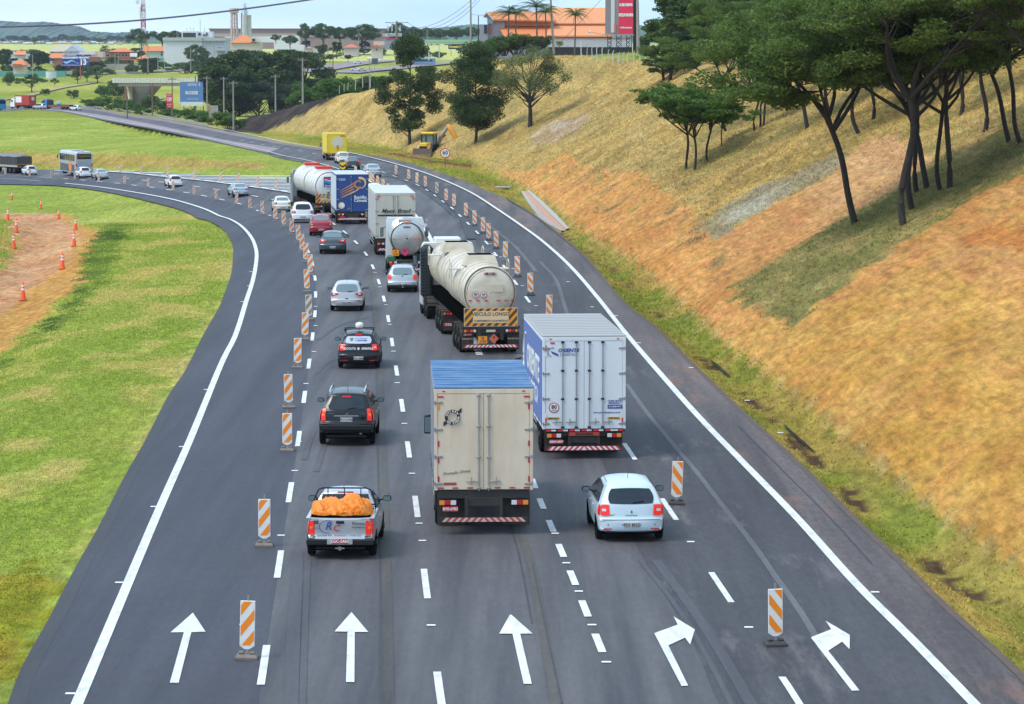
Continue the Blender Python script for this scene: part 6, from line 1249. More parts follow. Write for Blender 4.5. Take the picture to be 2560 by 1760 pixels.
L_ol = leafmat('leaf_olive', (0.07,0.09,0.03), (0.20,0.24,0.08), 0.35); L_red = leafmat('leaf_reddish', (0.07,0.035,0.018), (0.16,0.085,0.04), 0.2); L_far = leafmat('leaf_mid', (0.035,0.07,0.02), (0.13,0.20,0.045), 0.3); L_purple = leafmat('leaf_purple', (0.05,0.025,0.03), (0.16,0.09,0.12), 0.2); L_lime = leafmat('leaf_lime', (0.14,0.22,0.02), (0.34,0.42,0.04), 0.3)
def leaves(cl, n, size, seed, mat_, parent, name='crown', flat=0.5, asp=0.5):
    # cl: list of (centre, rx, rz)
    rs = np.random.RandomState(seed); V = []; 
    w_ = np.array([max(c[1]**2*c[2], 1e-3)**0.75 for c in cl]); w_ /= w_.sum(); cnt = rs.multinomial(n, w_)
    for (c, rx, rz), k in zip(cl, cnt):
        d = rs.normal(size=(k,3)); d /= np.linalg.norm(d, axis=1)[:,None]; q = rs.rand(k)**0.42; P = d*q[:,None]*np.array([rx, rx, rz]) + np.array(c)
        V.append(P)
    P = np.concatenate(V); k = len(P); a = rs.normal(size=(k,3)); a[:,2] *= flat; a /= np.linalg.norm(a, axis=1)[:,None]; b = rs.normal(size=(k,3)); b[:,2] *= flat*1.4; b -= (a*b).sum(1)[:,None]*a; b /= np.linalg.norm(b, axis=1)[:,None]
    s = size*(0.6+0.8*rs.rand(k))[:,None]; Q = np.stack([P-a*s, P-b*s*asp, P+a*s, P+b*s*asp], 1).reshape(-1,3)
    me = bpy.data.meshes.new(name); me.vertices.add(len(Q)); me.vertices.foreach_set('co', Q.ravel()); me.loops.add(len(Q)); me.loops.foreach_set('vertex_index', np.arange(len(Q), dtype=np.int32)); me.polygons.add(k); me.polygons.foreach_set('loop_start', np.arange(0, len(Q), 4, dtype=np.int32)); me.update()
    me.materials.append(mat_); o = bpy.data.objects.new(name, me); COL.objects.link(o); o.parent = parent; _KIDS.setdefault(parent.as_pointer(), []).append(o); return o
def limb(m, a, b, r0, r1, mt, rs, wob=0.12, n=6):
    a = Vector(a); b = Vector(b); L_ = (b-a).length; pts = []; R_ = []; rv = lambda: Vector((rs.uniform(-1,1), rs.uniform(-1,1), rs.uniform(-0.4,0.4)))*L_*wob*0.6; q1, q2 = rv(), rv()*0.6; n = max(n, 9) if n >= 6 else n
    for i in range(n+1):
        t = i/n; pts.append(a.lerp(b, t)+q1*math.sin(PI*t)+q2*math.sin(2*PI*t)); R_.append(r0+(r1-r0)*t**0.8)
    m.tube(pts, R_, mt, 7); return pts
def tree_proto(kind, seed, leafm, n=9000, size=0.16, H=10.0, lean=(0,0), name='tree', stems=1, trunk_m=None, sp=None, dens=1.0):
    rs = random.Random(seed); r = empty(name); m = MB(); cl = []; bk = trunk_m or bark
    for s_ in range(stems):
        ox, oy = (rs.uniform(-0.3,0.3)*(stems-1), rs.uniform(-0.3,0.3)*(stems-1))
        if kind == 'acacia':
            th = H*rs.uniform(0.42,0.5); top = Vector((ox+lean[0]*H+rs.uniform(-0.5,0.5), oy+lean[1]*H, th)); tp = limb(m, (ox,oy,-0.3), top, H*0.0155, H*0.011, bk, rs, 0.10)
            S = sp or H*0.52
            for k in range(6):
                a = 2*PI*k/6+rs.uniform(-0.4,0.4); rad = S*rs.uniform(0.35,0.95); e = top + Vector((math.cos(a)*rad, math.sin(a)*rad, H*rs.uniform(0.22,0.44))); P = limb(m, tp[-1-rs.randint(0,1)], e, H*0.010, H*0.003, bk, rs, 0.16)
                for j in range(14): 
                    f = Vector((rs.uniform(-1,1)*S*0.45, rs.uniform(-1,1)*S*0.45, rs.uniform(-0.16,0.14)*H)); e2 = e+f; limb(m, P[rs.randint(4,8)], e2, H*0.003, H*0.001, bk, rs, 0.15, 4); cl.append((tuple(e2), S*rs.uniform(0.11,0.24), H*rs.uniform(0.02,0.05)))
        elif kind == 'dense':
            th = H*0.30; S = sp or H*0.26; top = Vector((ox+lean[0]*H, oy, H*0.85)); tp = limb(m, (ox,oy,-0.3), top, H*0.022, H*0.004, bk, rs, 0.03, 9)
            for k in range(58):
                z = H*rs.uniform(0.16,0.97); a = rs.uniform(0,2*PI); f = z/H; env = S*(0.55+0.6*math.sin(PI*min(1,(f-0.05)/0.9)))*rs.uniform(0.35,1.0)*(1.0 if f < 0.7 else 0.75)
                st_ = tp[min(9, int(f*8))]; e = Vector((st_.x+math.cos(a)*env, st_.y+math.sin(a)*env, z)); limb(m, (st_.x, st_.y, z-H*0.10), e, H*0.006, H*0.002, bk, rs, 0.12, 4); cl.append((tuple(e), S*rs.uniform(0.15,0.34)*dens, H*rs.uniform(0.025,0.06)*dens))
        elif kind == 'round':
            th = H*0.25; S = sp or H*0.5; tp = limb(m, (ox,oy,-0.3), (ox+lean[0]*H,oy,H*0.55), H*0.03, H*0.012, bk, rs, 0.05)
            for k in range(34):
                a = rs.uniform(0,2*PI); u = rs.uniform(-0.6,1); rad = S*math.sqrt(max(0.05,1-u*u))*rs.uniform(0.4,0.85); e = Vector((ox+math.cos(a)*rad, oy+math.sin(a)*rad, H*0.60+u*H*0.30)); limb(m, tp[min(9, max(3, int(6+u*4)))], e, H*0.008, H*0.002, bk, rs, 0.14, 4); cl.append((tuple(e), S*rs.uniform(0.16,0.30)*dens, H*rs.uniform(0.05,0.11)*dens))
        elif kind == 'flat':
            S = sp or H*0.75; tp = limb(m, (ox,oy,-0.3), (ox,oy,H*0.45), H*0.035, H*0.02, bk, rs, 0.1)
            for k in range(18):
                a = rs.uniform(0,2*PI); rad = S*rs.random()**0.5; e = Vector((math.cos(a)*rad, math.sin(a)*rad, H*0.75-0.25*H*(rad/S)**2+rs.uniform(-0.08,0.1)*H)); limb(m, tp[5], e, H*0.012, H*0.003, bk, rs, 0.12, 4); cl.append((tuple(e), S*rs.uniform(0.2,0.3), H*rs.uniform(0.07,0.11)))
        elif kind == 'shrub':
            S = sp or H*0.8
            for k in range(14):
                a = rs.uniform(0,2*PI); rad = S*rs.random()**0.5*0.8; e = Vector((math.cos(a)*rad, math.sin(a)*rad, H*rs.uniform(0.25,0.8))); limb(m, (e.x*0.2,e.y*0.2,-0.2), e, H*0.02, H*0.006, bk, rs, 0.1, 3); cl.append((tuple(e), S*rs.uniform(0.25,0.4), H*rs.uniform(0.14,0.26)))
    m.build('trunk' if kind != 'shrub' else 'stems', r); leaves(cl, n, size, seed+5, leafm, r); r['proto_h'] = H; return r
def palm_proto(seed, H=9.0, fr=16, flen=3.4):
    rs = random.Random(seed); r = empty('palm_tree'); m = MB(); tp = limb(m, (0,0,-0.3), (rs.uniform(-0.3,0.3),0,H*0.72), 0.20, 0.13, barkg, rs, 0.02); m.build('trunk', r); top = tp[-1]; m = MB()
    for k in range(fr):
        a = 2*PI*k/fr+rs.uniform(-0.2,0.2); up = rs.uniform(0.15,1.2); pts = [];
        for i in range(9): t = i/8; pts.append(top + Vector((math.cos(a)*t*flen*math.cos(up*(1-t*0.5)), math.sin(a)*t*flen*math.cos(up*(1-t*0.5)), flen*(math.sin(up)*t-0.75*t*t))))
        m.tube(pts, [0.04-0.004*i for i in range(9)], L_far, 4)
        for i in range(1, 9):
            for sg in (-1,1):
                for j in range(3):
                    q = pts[i-1].lerp(pts[i], j/3); d = (pts[i]-pts[i-1]).normalized(); s_ = Vector((-math.sin(a), math.cos(a), 0))*sg; ln = 0.62*math.sin(PI*min(1, (i+j/3)/9+0.12)); e = q + (s_*0.75+d*0.5+Vector((0,0,-0.55)))*ln; m.add([q-d*0.05, q+d*0.05, e], [(0,1,2)], L_far)
    m.build('fronds', r); r['proto_h'] = H; return r
TP = {
 'acacia1': tree_proto('acacia', 1, L_ac, 32000, 0.095, 11), 'acacia2': tree_proto('acacia', 2, L_ac, 32000, 0.095, 11, lean=(-0.10,0)), 'acacia3': tree_proto('acacia', 3, L_ac, 30000, 0.095, 11, lean=(0.08,0.0)),
 'small': tree_proto('acacia', 8, L_br, 13000, 0.075, 5.2, sp=2.3, stems=1), 'multi': tree_proto('acacia', 9, L_br, 12000, 0.1, 7, sp=2.2, stems=3),
 'tall': tree_proto('dense', 4, L_dark, 36000, 0.14, 14, sp=4.2, dens=1.3), 'bushy': tree_proto('dense', 5, L_dark, 44000, 0.14, 12.5, sp=4.4, dens=1.8), 'sparse': tree_proto('round', 6, L_ol, 11000, 0.10, 9.5, sp=4.6),
 'euc': tree_proto('dense', 7, L_far, 9000, 0.15, 9, sp=2.6), 'bg1': tree_proto('round', 20, L_far, 8000, 0.22, 10), 'bg2': tree_proto('round', 21, L_dark, 11000, 0.22, 10, sp=5.0), 'flat': tree_proto('flat', 22, L_far, 4500, 0.22, 7),
 'shrub': tree_proto('shrub', 23, L_br, 3800, 0.13, 3), 'shrubd': tree_proto('shrub', 24, L_far, 3800, 0.13, 3), 'redt': tree_proto('round', 25, L_red, 5500, 0.22, 10), 'purple': tree_proto('shrub', 26, L_purple, 3000, 0.12, 3), 'lime': tree_proto('shrub', 27, L_lime, 2500, 0.12, 3), 'palm': palm_proto(30, 9, 24, 5.2), 'palm2': palm_proto(31, 9, 26, 4.2),
 'olivet': tree_proto('round', 32, leafmat('leaf_greyolive', (0.025,0.035,0.018), (0.07,0.09,0.04), 0.2), 7000, 0.22, 10, sp=6.2),
}
NM = {'small':'small_tree','multi':'small_tree','shrub':'bush','shrubd':'bush','purple':'bush','lime':'bush','palm':'palm_tree','palm2':'palm_tree'}
tuse = set(); tr_ = random.Random(5)
def tree(k, px, py, hpx, label, group=None, wx=1.0, rot=None, Y=None, cat=None, dz=0.0, sink=0.0):
    pr = TP[k]; first = k not in tuse; tuse.add(k); o = pr if first else copy_tree(pr)
    p = hit(px, py) if Y is None else PY(px, py, Y); s = hpx/F*(p-CO).length/pr['proto_h']; s *= 1+sink; o.location = p + Vector((0,0,-sink*s*pr['proto_h'])); o.scale = (s*wx, s*wx, s); o.rotation_euler = (0, 0, tr_.uniform(0, 6.28) if rot is None else math.radians(rot))
    nm = NM.get(k, 'tree'); o.name = nm; tag(o, label, cat or ('bush' if nm == 'bush' else 'palm' if nm == 'palm_tree' else 'tree'), group); return o
# -- the slope trees on the right
g_ = 'dark-trunked trees on the cut slope'
SL = [('acacia2',2141,556,600,'dark tree with a long limb reaching left, frontmost of the slope trees',1.0,20),('acacia1',2262,560,640,'thick dark tree right of the frontmost slope tree',1.0,None),('acacia3',2283,519,560,'dark tree directly behind the thick slope tree',0.95,None),
 ('acacia1',2292,478,500,'slender dark tree behind and right of the thick slope tree',0.9,None),('acacia2',2320,467,520,'dark tree with double trunk in the middle of the right clump',1.0,None),('acacia3',2352,472,470,'thin leaning dark tree in the right clump',0.9,None),('acacia1',2374,469,520,'dark forked tree at the right end of the middle clump',1.0,None),
 ('acacia2',2525,353,430,'dark tree near the right edge of the photo, left of a pair',1.0,None),('acacia3',2555,355,430,'dark tree cut by the right edge of the photo',1.0,None),('acacia1',2600,420,520,'dark tree just past the right edge, its crown hanging into view',1.0,None),
 ('acacia3',1818,327,285,'dark S-curved tree left of the multi-stemmed tree',0.95,None),('acacia2',2019,319,330,'dark tree behind the long-limbed slope tree',1.1,None),('acacia1',2180,300,310,'dark tree high on the slope behind the clump',1.1,None),('acacia3',2080,285,290,'broad dark tree high on the slope left of the clump',1.2,None),
 ('acacia1',2400,290,330,'broad dark tree high on the slope at the right',1.2,None),('acacia2',1950,262,270,'dark tree on the upper slope behind the multi-stemmed tree',1.1,None),('acacia2',2250,250,260,'dark tree on the crest behind the thick slope tree',1.2,None)]
for k, x, y, h, lb, wx, ro in SL: tree(k, x, y, h, lb, g_, wx, ro)
tree('multi', 1889, 325, 215, 'bright green multi-stemmed tree between two dark slope trees', None, 1.0)
for i, (x, y, h, d) in enumerate([(1715,422,220,'leftmost of the small bright trees, leaning left'),(1736,426,210,'straight small bright tree second from the left of its group'),(1770,403,195,'small bright tree with crooked trunk, third in its group'),(1805,364,110,'smallest bright tree at the right end of its group')]): tree('small', x, y, h, d, 'small bright trees on the slope', 1.15)
tree('euc', 1674, 204, 215, 'pale green tall tree at the slope crest beside the fence', None, 1.15); tree('euc', 1660, 200, 120, 'low leafy tree at the foot of the pale green tall tree', None, 1.5)
for k, x, y, h, lb in [('acacia1',2460,330,380,'dark tree high on the slope left of the pair at the right edge'),('acacia3',2150,330,340,'slim dark tree between the frontmost tree and the thick tree, farther up the slope'),('acacia1',1870,235,235,'feathery tree on the crest above the multi-stemmed tree'),('acacia2',2340,240,280,'feathery tree on the crest above the right clump')]: tree(k, x, y, h, lb, g_, 1.1)
# crest background trees
for i, (k, x, y, h, d) in enumerate([('bg2',1790,150,190,'dark round tree on the crest behind the S-curved tree'),('bg2',1900,140,200,'dark round tree on the crest, second from the billboard'),('bg1',1720,140,170,'mid green round tree right of the concrete pole'),('bg2',2010,130,220,'dark round tree on the crest, third from the billboard'),('bg2',2130,130,210,'dark round tree on the crest above the orange soil patch'),('bg2',2260,130,220,'dark round tree on the crest above the thick slope tree'),('bg2',2390,130,220,'dark round tree on the crest near the right edge'),('bg2',2510,130,220,'dark round tree on the crest at the right edge'),('bg1',1850,120,170,'green tree on the crest with yellowish leaves')]):
    tree(k, x, y+18, h, d, 'round trees along the crest', 1.25, sink=0.12)
# -- middle trees
tree('tall', 1024.5, 361, 268, 'tall dark tree left of the backhoe with open branches', None, 0.8, 40); tree('bushy', 1189, 358, 242, 'dense dark tree just right of the backhoe', None, 0.8, 10); tree('sparse', 1325, 317, 206, 'sparse olive tree standing alone on the straw slope', None, 1.1, 0)
# -- clump behind the burnt slope
for k, x, y, h, d, wx in [('bg2',575,290,150,'dark tree at the left end of the big clump',1.0),('bg2',610,262,158,'dark tree in the middle of the big clump beneath the silo',1.15),('bg2',690,262,158,'tall dark tree at the right of the big clump',1.15),('bg2',760,250,140,'dark tree behind the burnt slope at the clump\'s right end',0.95),('redt',675,240,82,'reddish brown tree in front of the big dark clump',1.3),('olivet',650,290,100,'grey olive tree above the burnt ground',1.0),('olivet',600,285,92,'grey olive tree left of the burnt ground',1.0),('bg2',540,270,125,'dark tree beside the blue billboard',0.9),('olivet',715,280,80,'grey olive tree at the right of the burnt ground',0.9)]:
    tree(k, x, y, h, d, 'trees behind the burnt slope', wx, sink=0.3, Y=(720 if y > 275 else 780 if y > 255 else 840))
for i, (x, y, h, k) in enumerate([(790,262,62,'shrub'),(830,258,66,'shrub'),(870,255,70,'shrub'),(905,250,62,'shrub'),(935,240,56,'shrubd'),(760,275,50,'shrub'),(960,235,50,'shrubd')]): tree(k, x, y, h, f'bright green bush behind the straw slope, {ORD[i]} of the bank from the left', 'bushes behind the straw slope', 1.3, Y=690)
# -- bushes by the far road
for i, (x, y, h, k, wx) in enumerate([(245,272,30,'shrub',1.4),(275,275,34,'shrub',1.4),(305,279,34,'shrubd',1.3),(330,283,28,'shrub',1.2),(385,280,46,'shrubd',1.0),(405,284,36,'shrubd',1.0),(360,288,18,'shrub',1.6),(440,294,22,'shrub',2.0),(470,298,30,'shrub',1.2),(500,305,32,'shrub',1.6),(535,312,36,'shrub',1.5),(570,322,36,'shrub',1.2),(425,290,20,'shrubd',1.8),(485,290,60,'flat',0.4),(595,322,28,'shrubd',1.1),(215,262,16,'shrubd',1.4),(230,268,20,'shrub',1.6),(260,262,22,'shrubd',1.4),(318,272,26,'shrubd',1.2),(345,276,18,'shrub',1.6),(520,300,26,'shrubd',1.6),(555,306,28,'shrubd',1.4)]):
    tree(k, x, y, h, f'green roadside bush behind the long guardrail, {ORD[i]} along it', 'bushes along the far guardrail', wx, Y=None)
# -- left meadow
for k, x, y, h, wx, d in [('flat',80,230,48,1.1,'round spreading tree alone in the yellow meadow'),('flat',218,205,40,1.0,'dark spreading tree left of the bridge'),('flat',242,208,46,1.2,'broad spreading tree beside the overpass end'),('flat',193,209,36,0.9,'small spreading tree on the ridge path'),('bg2',96,184,58,1.3,'large dark round tree by the teal wall'),('bg2',8,186,64,1.2,'dark round tree cut by the left edge'),('shrub',23,214,38,0.6,'pale yellowish small tree in the meadow'),('bg1',75,172,45,0.8,'green tree behind the dark round tree by the orange roofs'),('shrubd',181,246,24,0.9,'dark bush on the embankment above the flatbed truck'),
    ('flat',137,216,22,0.7,'tiny spreading tree by the meadow fence'),('shrubd',112,238,18,0.9,'small bush beside the meadow path'),('bg1',490,172,62,1.25,'round green tree in front of the white building'),('bg1',505,178,48,1.0,'light green tree below the white building'),('lime',371,178,24,1.2,'lime green bush beside the grey wall'),('lime',442,174,17,1.1,'small lime round bush at the roadside above the bridge'),('shrub',540,170,26,1.6,'pale bush at the edge of the dark clump'),
    ('palm2',352,168,84,0.7,'dark shaggy palm in front of the telecom tower'),('palm2',262,160,54,0.7,'grey palm beside the brick house'),('shrub',260,243,30,1.2,'bush on the embankment under the bridge end'),('shrubd',285,240,44,1.2,'dark bush at the left abutment of the bridge'),('shrubd',300,246,40,1.0,'reddish dark bush beside the slanted bridge pier')]:
    tree(k, x, y, h, d, None, wx)
for k, x, y, h, wx, d in [('bg1',354,112,44,1.5,'large hazy tree behind the telecom tower'),('bg1',405,110,34,1.6,'hazy tree left of the white building'),('bg1',440,106,32,1.3,'hazy tree at the corner of the white building'),('bg1',766,106,52,0.75,'tall hazy tree at the left of the skyline row'),('bg1',808,106,52,1.1,'second tall hazy tree of the skyline row'),('bg1',850,106,42,0.9,'slim hazy tree of the skyline row'),('bg1',905,112,56,1.6,'widest hazy tree of the skyline row'),('bg1',726,114,28,1.3,'small round tree right of the silo'),('bg2',842,137,36,0.9,'dark round tree beside the wooden pole'),('bg1',806,136,28,1.2,'pale round tree left of the dark round tree'),
    ('bg1',995,110,58,1.0,'hazy tree behind the twin-armed pole'),('bg1',1030,102,38,1.3,'hazy tree right of the twin-armed pole'),('bg1',1065,100,34,1.3,'hazy tree above the green footbridge'),('bg1',1100,100,32,1.3,'hazy tree at the middle of the green footbridge'),('bg1',1140,100,34,1.4,'hazy tree at the right of the green footbridge'),('bg1',1180,98,34,1.3,'hazy tree behind the grey house'),('bg2',912,122,20,1.4,'dark low tree behind the orange roofs'),('bg2',766,118,18,1.3,'dark low tree under the skyline row'),('bg1',690,104,20,1.2,'low hazy tree right of the silo'),('bg2',870,150,14,1.6,'bush on the far highway bank'),('bg2',825,152,18,1.0,'bush on the far highway slope')]:
    tree(k, x, y, h, d, 'hazy trees of the far town', wx, sink=0.2, Y=1500 if y < 125 else 1250)
bx = random.Random(9)
for i in range(24): x = 6+i*13.5+bx.uniform(-4,4); tree('bg2' if i % 3 else 'bg1', x, 110+bx.uniform(-3,2), bx.uniform(13,24), f'hazy blue-green tree in the distant town row, {ORD[i]} from the left', 'trees in the distant town row', 1.3)
town = random.Random(77)
for i in range(64):
    x = town.uniform(0, 600); y = town.uniform(126, 186); h = town.uniform(12, 26)*(1+(y-128)/90)
    tree(town.choice(['bg1','bg1','bg2','flat']), x, y, h, f'leafy tree among the town houses, {x/25.6:.0f} percent across the photo from the left', 'trees among the town houses', town.uniform(1.1,1.7), sink=0.25)
for i in range(30):
    x = town.uniform(690, 1180); y = town.uniform(112, 150); tree(town.choice(['bg1','bg2','flat']), x, y, town.uniform(12, 26), f'leafy tree on the far side of the highway, {x/25.6:.0f} percent across the photo', 'trees beyond the highway', town.uniform(1.1,1.8), sink=0.25)
# -- garden by the house on the crest
for k, x, y, h, wx, d in [('palm',1272,112,110,1.05,'palm in front of the grey house wall, left of the pair'),('palm',1290,112,106,0.95,'palm in front of the grey house wall, right of the pair'),('palm',1341,110,128,0.95,'tall palm left of the utility pole'),('palm2',1366,112,112,0.9,'palm just right of the leaning tall palm'),('palm2',1436,134,132,0.75,'slim royal palm in front of the orange roof'),('purple',1325,128,40,1.1,'purple-leaved bush in the garden hedge'),('purple',1348,124,32,1.0,'second purple-leaved bush beside the white wall'),
    ('shrubd',1215,140,44,1.0,'dark green hedge bush below the grey house'),('shrub',1240,138,46,1.0,'bright hedge bush below the grey house window'),('shrubd',1262,136,52,1.0,'flowering hedge bush in the middle of the hedge'),('shrub',1290,134,56,1.0,'bright hedge bush below the two palms'),('shrubd',1312,136,50,1.0,'dark hedge bush left of the purple bush'),('lime',1398,116,16,0.9,'small lime bush against the white wall'),('shrub',1358,118,32,0.9,'bright bush at the corner of the white wall'),('shrub',1195,140,34,1.0,'bush at the left end of the garden hedge')]:
    tree(k, x, y, h, d, None, wx, Y=470)
for k, o in TP.items():
    if k not in tuse:
        for c in list(_KIDS.get(o.as_pointer(), [])): bpy.data.objects.remove(c)
        bpy.data.objects.remove(o)
# ================================================================ buildings, billboards, bridge, poles
class Bl:
    def __init__(s, name, label, cat, pxc, pyb, Y=None, group=None):
        s.p = hit(pxc, pyb) if Y is None else PY(pxc, pyb, Y); s.k = (s.p-CO).length/F; s.c = pxc; s.b = pyb; s.r = empty(name, s.p, 0, label, cat, group)
    def x(s, px): return (px-s.c)*s.k
    def z(s, py): return (s.b-py)*s.k
    def box(s, x0, x1, yt, yb, mat, part, y0=0.0, y1=8.0, parent=None, drop=0.0): return MB().box(s.x(x0), s.x(x1), y0, y1, s.z(yb)-drop, s.z(yt), mat).build(part, parent or s.r)
    def quad(s, pts, mat, part, parent=None, th=0.25): # (px, py, y)
        P = [(s.x(a), y, s.z(b)) for a, b, y in pts]; return MB().prism(P, (0,0,-th), mat).build(part, parent or s.r)
    def gable(s, x0, x1, ye, yr, mat, part='roof', y0=-0.6, y1=8.6, axis='x', ov=0):
        X0, X1, E, R_ = s.x(x0), s.x(x1), s.z(ye), s.z(yr); ym = (y0+y1)/2
        if axis == 'x': P = [(X0,y0,E),(X0,ym,R_),(X0,y1,E)]; d = (X1-X0,0,0)
        elif axis == 'hip':
            m = MB(); h = min((X1-X0)/2, (y1-y0)/2)*0.8; v = [(X0,y0,E),(X1,y0,E),(X1,y1,E),(X0,y1,E),(X0+h,ym,R_),(X1-h,ym,R_)]; m.add(v, [(0,1,5,4),(1,2,5),(2,3,4,5),(3,0,4),(3,2,1,0)], mat); return m.build(part, s.r)
        else: P = [(X0,y0,E),((X0+X1)/2,y0,R_),(X1,y0,E)]; d = (0,y1-y0,0)
        return MB().prism(P, d, mat).build(part, s.r)
    def wins(s, lst, mat=None, frame=None, name='window'):
        for x0, x1, yt, yb in lst:
            f = MB().box(s.x(x0)-0.1, s.x(x1)+0.1, -0.10, -0.02, s.z(yb)-0.1, s.z(yt)+0.1, frame or wfr).build(name, s.r); MB().box(s.x(x0), s.x(x1), -0.14, -0.105, s.z(yb), s.z(yt), mat or glass).build('pane', f)
wfr = M('window_frame', (0.6,0.6,0.58), 0.6); tile = M('roof_tiles', (0.62,0.20,0.07), 0.85, dirt=0.4, dcol=(0.32,0.12,0.06,1), dscale=0.8, stretch=(1,1,3)); tile2 = M('roof_tiles_pale', (0.66,0.26,0.11), 0.85, dirt=0.3, dcol=(0.4,0.2,0.12,1), dscale=1.2)
wallw = M('wall_white', (0.66,0.66,0.66), 0.85, dirt=0.25); brick = M('wall_brick', (0.30,0.11,0.07), 0.9, dirt=0.35); wgrey = M('wall_grey', (0.26,0.27,0.31), 0.85, dirt=0.25); mint = M('wall_mint', (0.36,0.50,0.42), 0.85, dirt=0.2); concw = M('wall_concrete', (0.34,0.32,0.28), 0.9, dirt=0.5); teal = M('wall_teal', (0.09,0.30,0.25), 0.8, dirt=0.2)
creamw = M('wall_cream', (0.58,0.50,0.40), 0.85, dirt=0.2); tan = M('roof_tan', (0.45,0.38,0.28), 0.8); lav = M('wall_lavender', (0.44,0.45,0.55), 0.85); blackm = M('metal_black', (0.02,0.022,0.025), 0.6)
# -- town, left
b = Bl('white_building', 'big white building with a grey cornice behind the round green tree', 'building', 486, 166, 1420)
b.box(410, 505, 103, 166, wallw, 'wall', 0, 25, drop=3); b.box(505, 562, 103, 150, M('wall_palegrey',(0.46,0.48,0.50),0.85), 'wing_wall', 1, 25, drop=5); b.box(408.5, 506, 95, 103, M('cornice',(0.40,0.42,0.38),0.8), 'cornice', -1, 25.5); b.box(506, 564, 95.5, 103, M('cornice',(0.40,0.42,0.38),0.8), 'cornice', 0, 25.5)
b.box(453, 492, 79, 95, wallw, 'rooftop_block', 4, 16); b.box(492, 527, 80, 95, wallw, 'rooftop_block', 4.5, 16); 
for a in ((456,488,83,94),(495,500,83,90),(506,512,87,91),(514,517,82.5,90)): b.box(a[0],a[1],a[2],a[3], blackm, 'rooftop_opening', 3.8, 3.95 if a[0]<490 else 4.48)
b.wins([(516+i*6,519+i*6,102.5,105) for i in range(7)]+[(544,550,119,121),(553,555,119,121),(559,561,119,121)], blackm); b.box(540,563,124,128, M('cornice',(0.40,0.42,0.38),0.8), 'canopy', -0.5, 1)
for i, x in enumerate((464,473,480,508,497)): MB().cyl((b.x(x),8,b.z(80)),(b.x(x),8,b.z(70-(20 if x==497 else 0))),0.12,galv).build('roof_mast', b.r)
b = Bl('brick_house', 'red brick house with a hip orange roof and four white windows', 'house', 290, 160); b.box(247, 327, 130, 160, brick, 'wall', 0, 12, drop=2); b.gable(272, 332, 130, 120.5, tile, 'roof', -1, 13, 'hip'); b.gable(247, 274, 131, 126, brick, 'gable_wall', 0, 12, 'y')
b.wins([(251,260,136,141.5),(265.5,274,136,141.5),(290,300,135.5,141),(305,310,136,141),(313,319,136,141)]); b.box(325,343,133,142,M('sign_white',(0.74,0.76,0.74),0.4),'sign_board',-0.9,-0.6); b.box(296,352,148,150.5,M('canopy_red',(0.4,0.12,0.08),0.7),'canopy',-3,0)
b = Bl('mint_house', 'mint green house with an orange gable roof left of the white building', 'house', 400, 160); b.box(366, 424, 127, 160, mint, 'wall', 0, 14, drop=2); b.gable(358, 418, 128, 116, tile, 'roof', -1, 15, 'x'); b.gable(402, 440, 133, 118, M('wall_mint_dark',(0.14,0.12,0.12),0.8), 'gable_wall', -0.4, 12, 'y'); b.wins([(402,406.5,135,139.5),(410,413,135,138)])
b = Bl('orange_roof_house', 'low open-fronted house with an orange roof beside the dark shaggy palm', 'house', 368, 160); b.box(346, 388, 146, 160, wgrey, 'wall', 1, 12, drop=2); b.gable(342, 392, 147, 136, tile2, 'roof', -3, 12, 'hip'); b.box(337,376,150,152,tile,'canopy',-4.5,-3); b.wins([(320,328,152,156.5),(350,372,153,159)], blackm)
b = Bl('concrete_wall', 'stained concrete wall in front of the brick house', 'wall', 305, 175); b.box(290, 354, 160, 175, concw, 'panel', 0, 0.4, drop=1.5); b.box(260, 287, 160, 171, concw, 'panel', 3, 3.4, drop=1.5)
b = Bl('curved_concrete_wall', 'pale concrete wall with pilasters left of the brick house', 'wall', 250, 168); b.box(234, 262, 148, 167, M('wall_palecream',(0.5,0.45,0.36),0.85), 'panel', 0, 0.4, drop=1.5); [b.box(236+i*4, 237+i*4, 147, 167, concw, 'pilaster', -0.3, 0) for i in range(6)]
b = Bl('teal_gate', 'weathered teal metal fence and gate below the mint house', 'fence', 432, 167); b.box(401, 434, 146, 165, M('fence_teal',(0.16,0.30,0.27),0.7,dirt=0.5), 'panel', 0, 0.3, drop=1.5); b.box(440, 466, 148, 162, M('fence_teal',(0.16,0.30,0.27),0.7,dirt=0.5), 'panel', 2, 2.3, drop=2); b.box(372, 402, 143, 158, M('roof_sheet',(0.42,0.44,0.48),0.6), 'shed_roof', 3, 9); b.box(376, 404, 157, 166, blackm, 'shed_opening', 2.5, 3)
b = Bl('brick_warehouse', 'red brick warehouse behind the blue parking billboard', 'building', 200, 178); b.box(137, 158, 147, 178, brick, 'wall', 0, 10, drop=2); b.box(158, 240, 143, 178, brick, 'wall', 2, 14, drop=2); b.gable(122, 160, 146, 134, tile, 'roof', -0.5, 12, 'x'); b.box(190, 248, 130, 144, creamw, 'upper_wall', 12, 20); b.wins([(192,205,138,141),(211,227,138,141)], blackm, brick); b.box(190,230,131,137,wallw,'fascia',11.5,11.9)
b = Bl('grey_warehouse', 'lavender grey warehouse with a tan gable roof in front of the pale field', 'building', 160, 150, 1500); b.box(125, 199, 129, 150, lav, 'wall', 0, 22, drop=2); b.gable(161, 200, 129, 113.5, lav, 'gable_wall', -0.5, 22, 'y'); b.quad([(123,129,-1),(161,129,-1),(176,113.5,6),(137,113.5,6)], tan, 'roof'); b.wins([(129,133,131,134),(150,152,131,134),(176,178,131,134)], blackm)
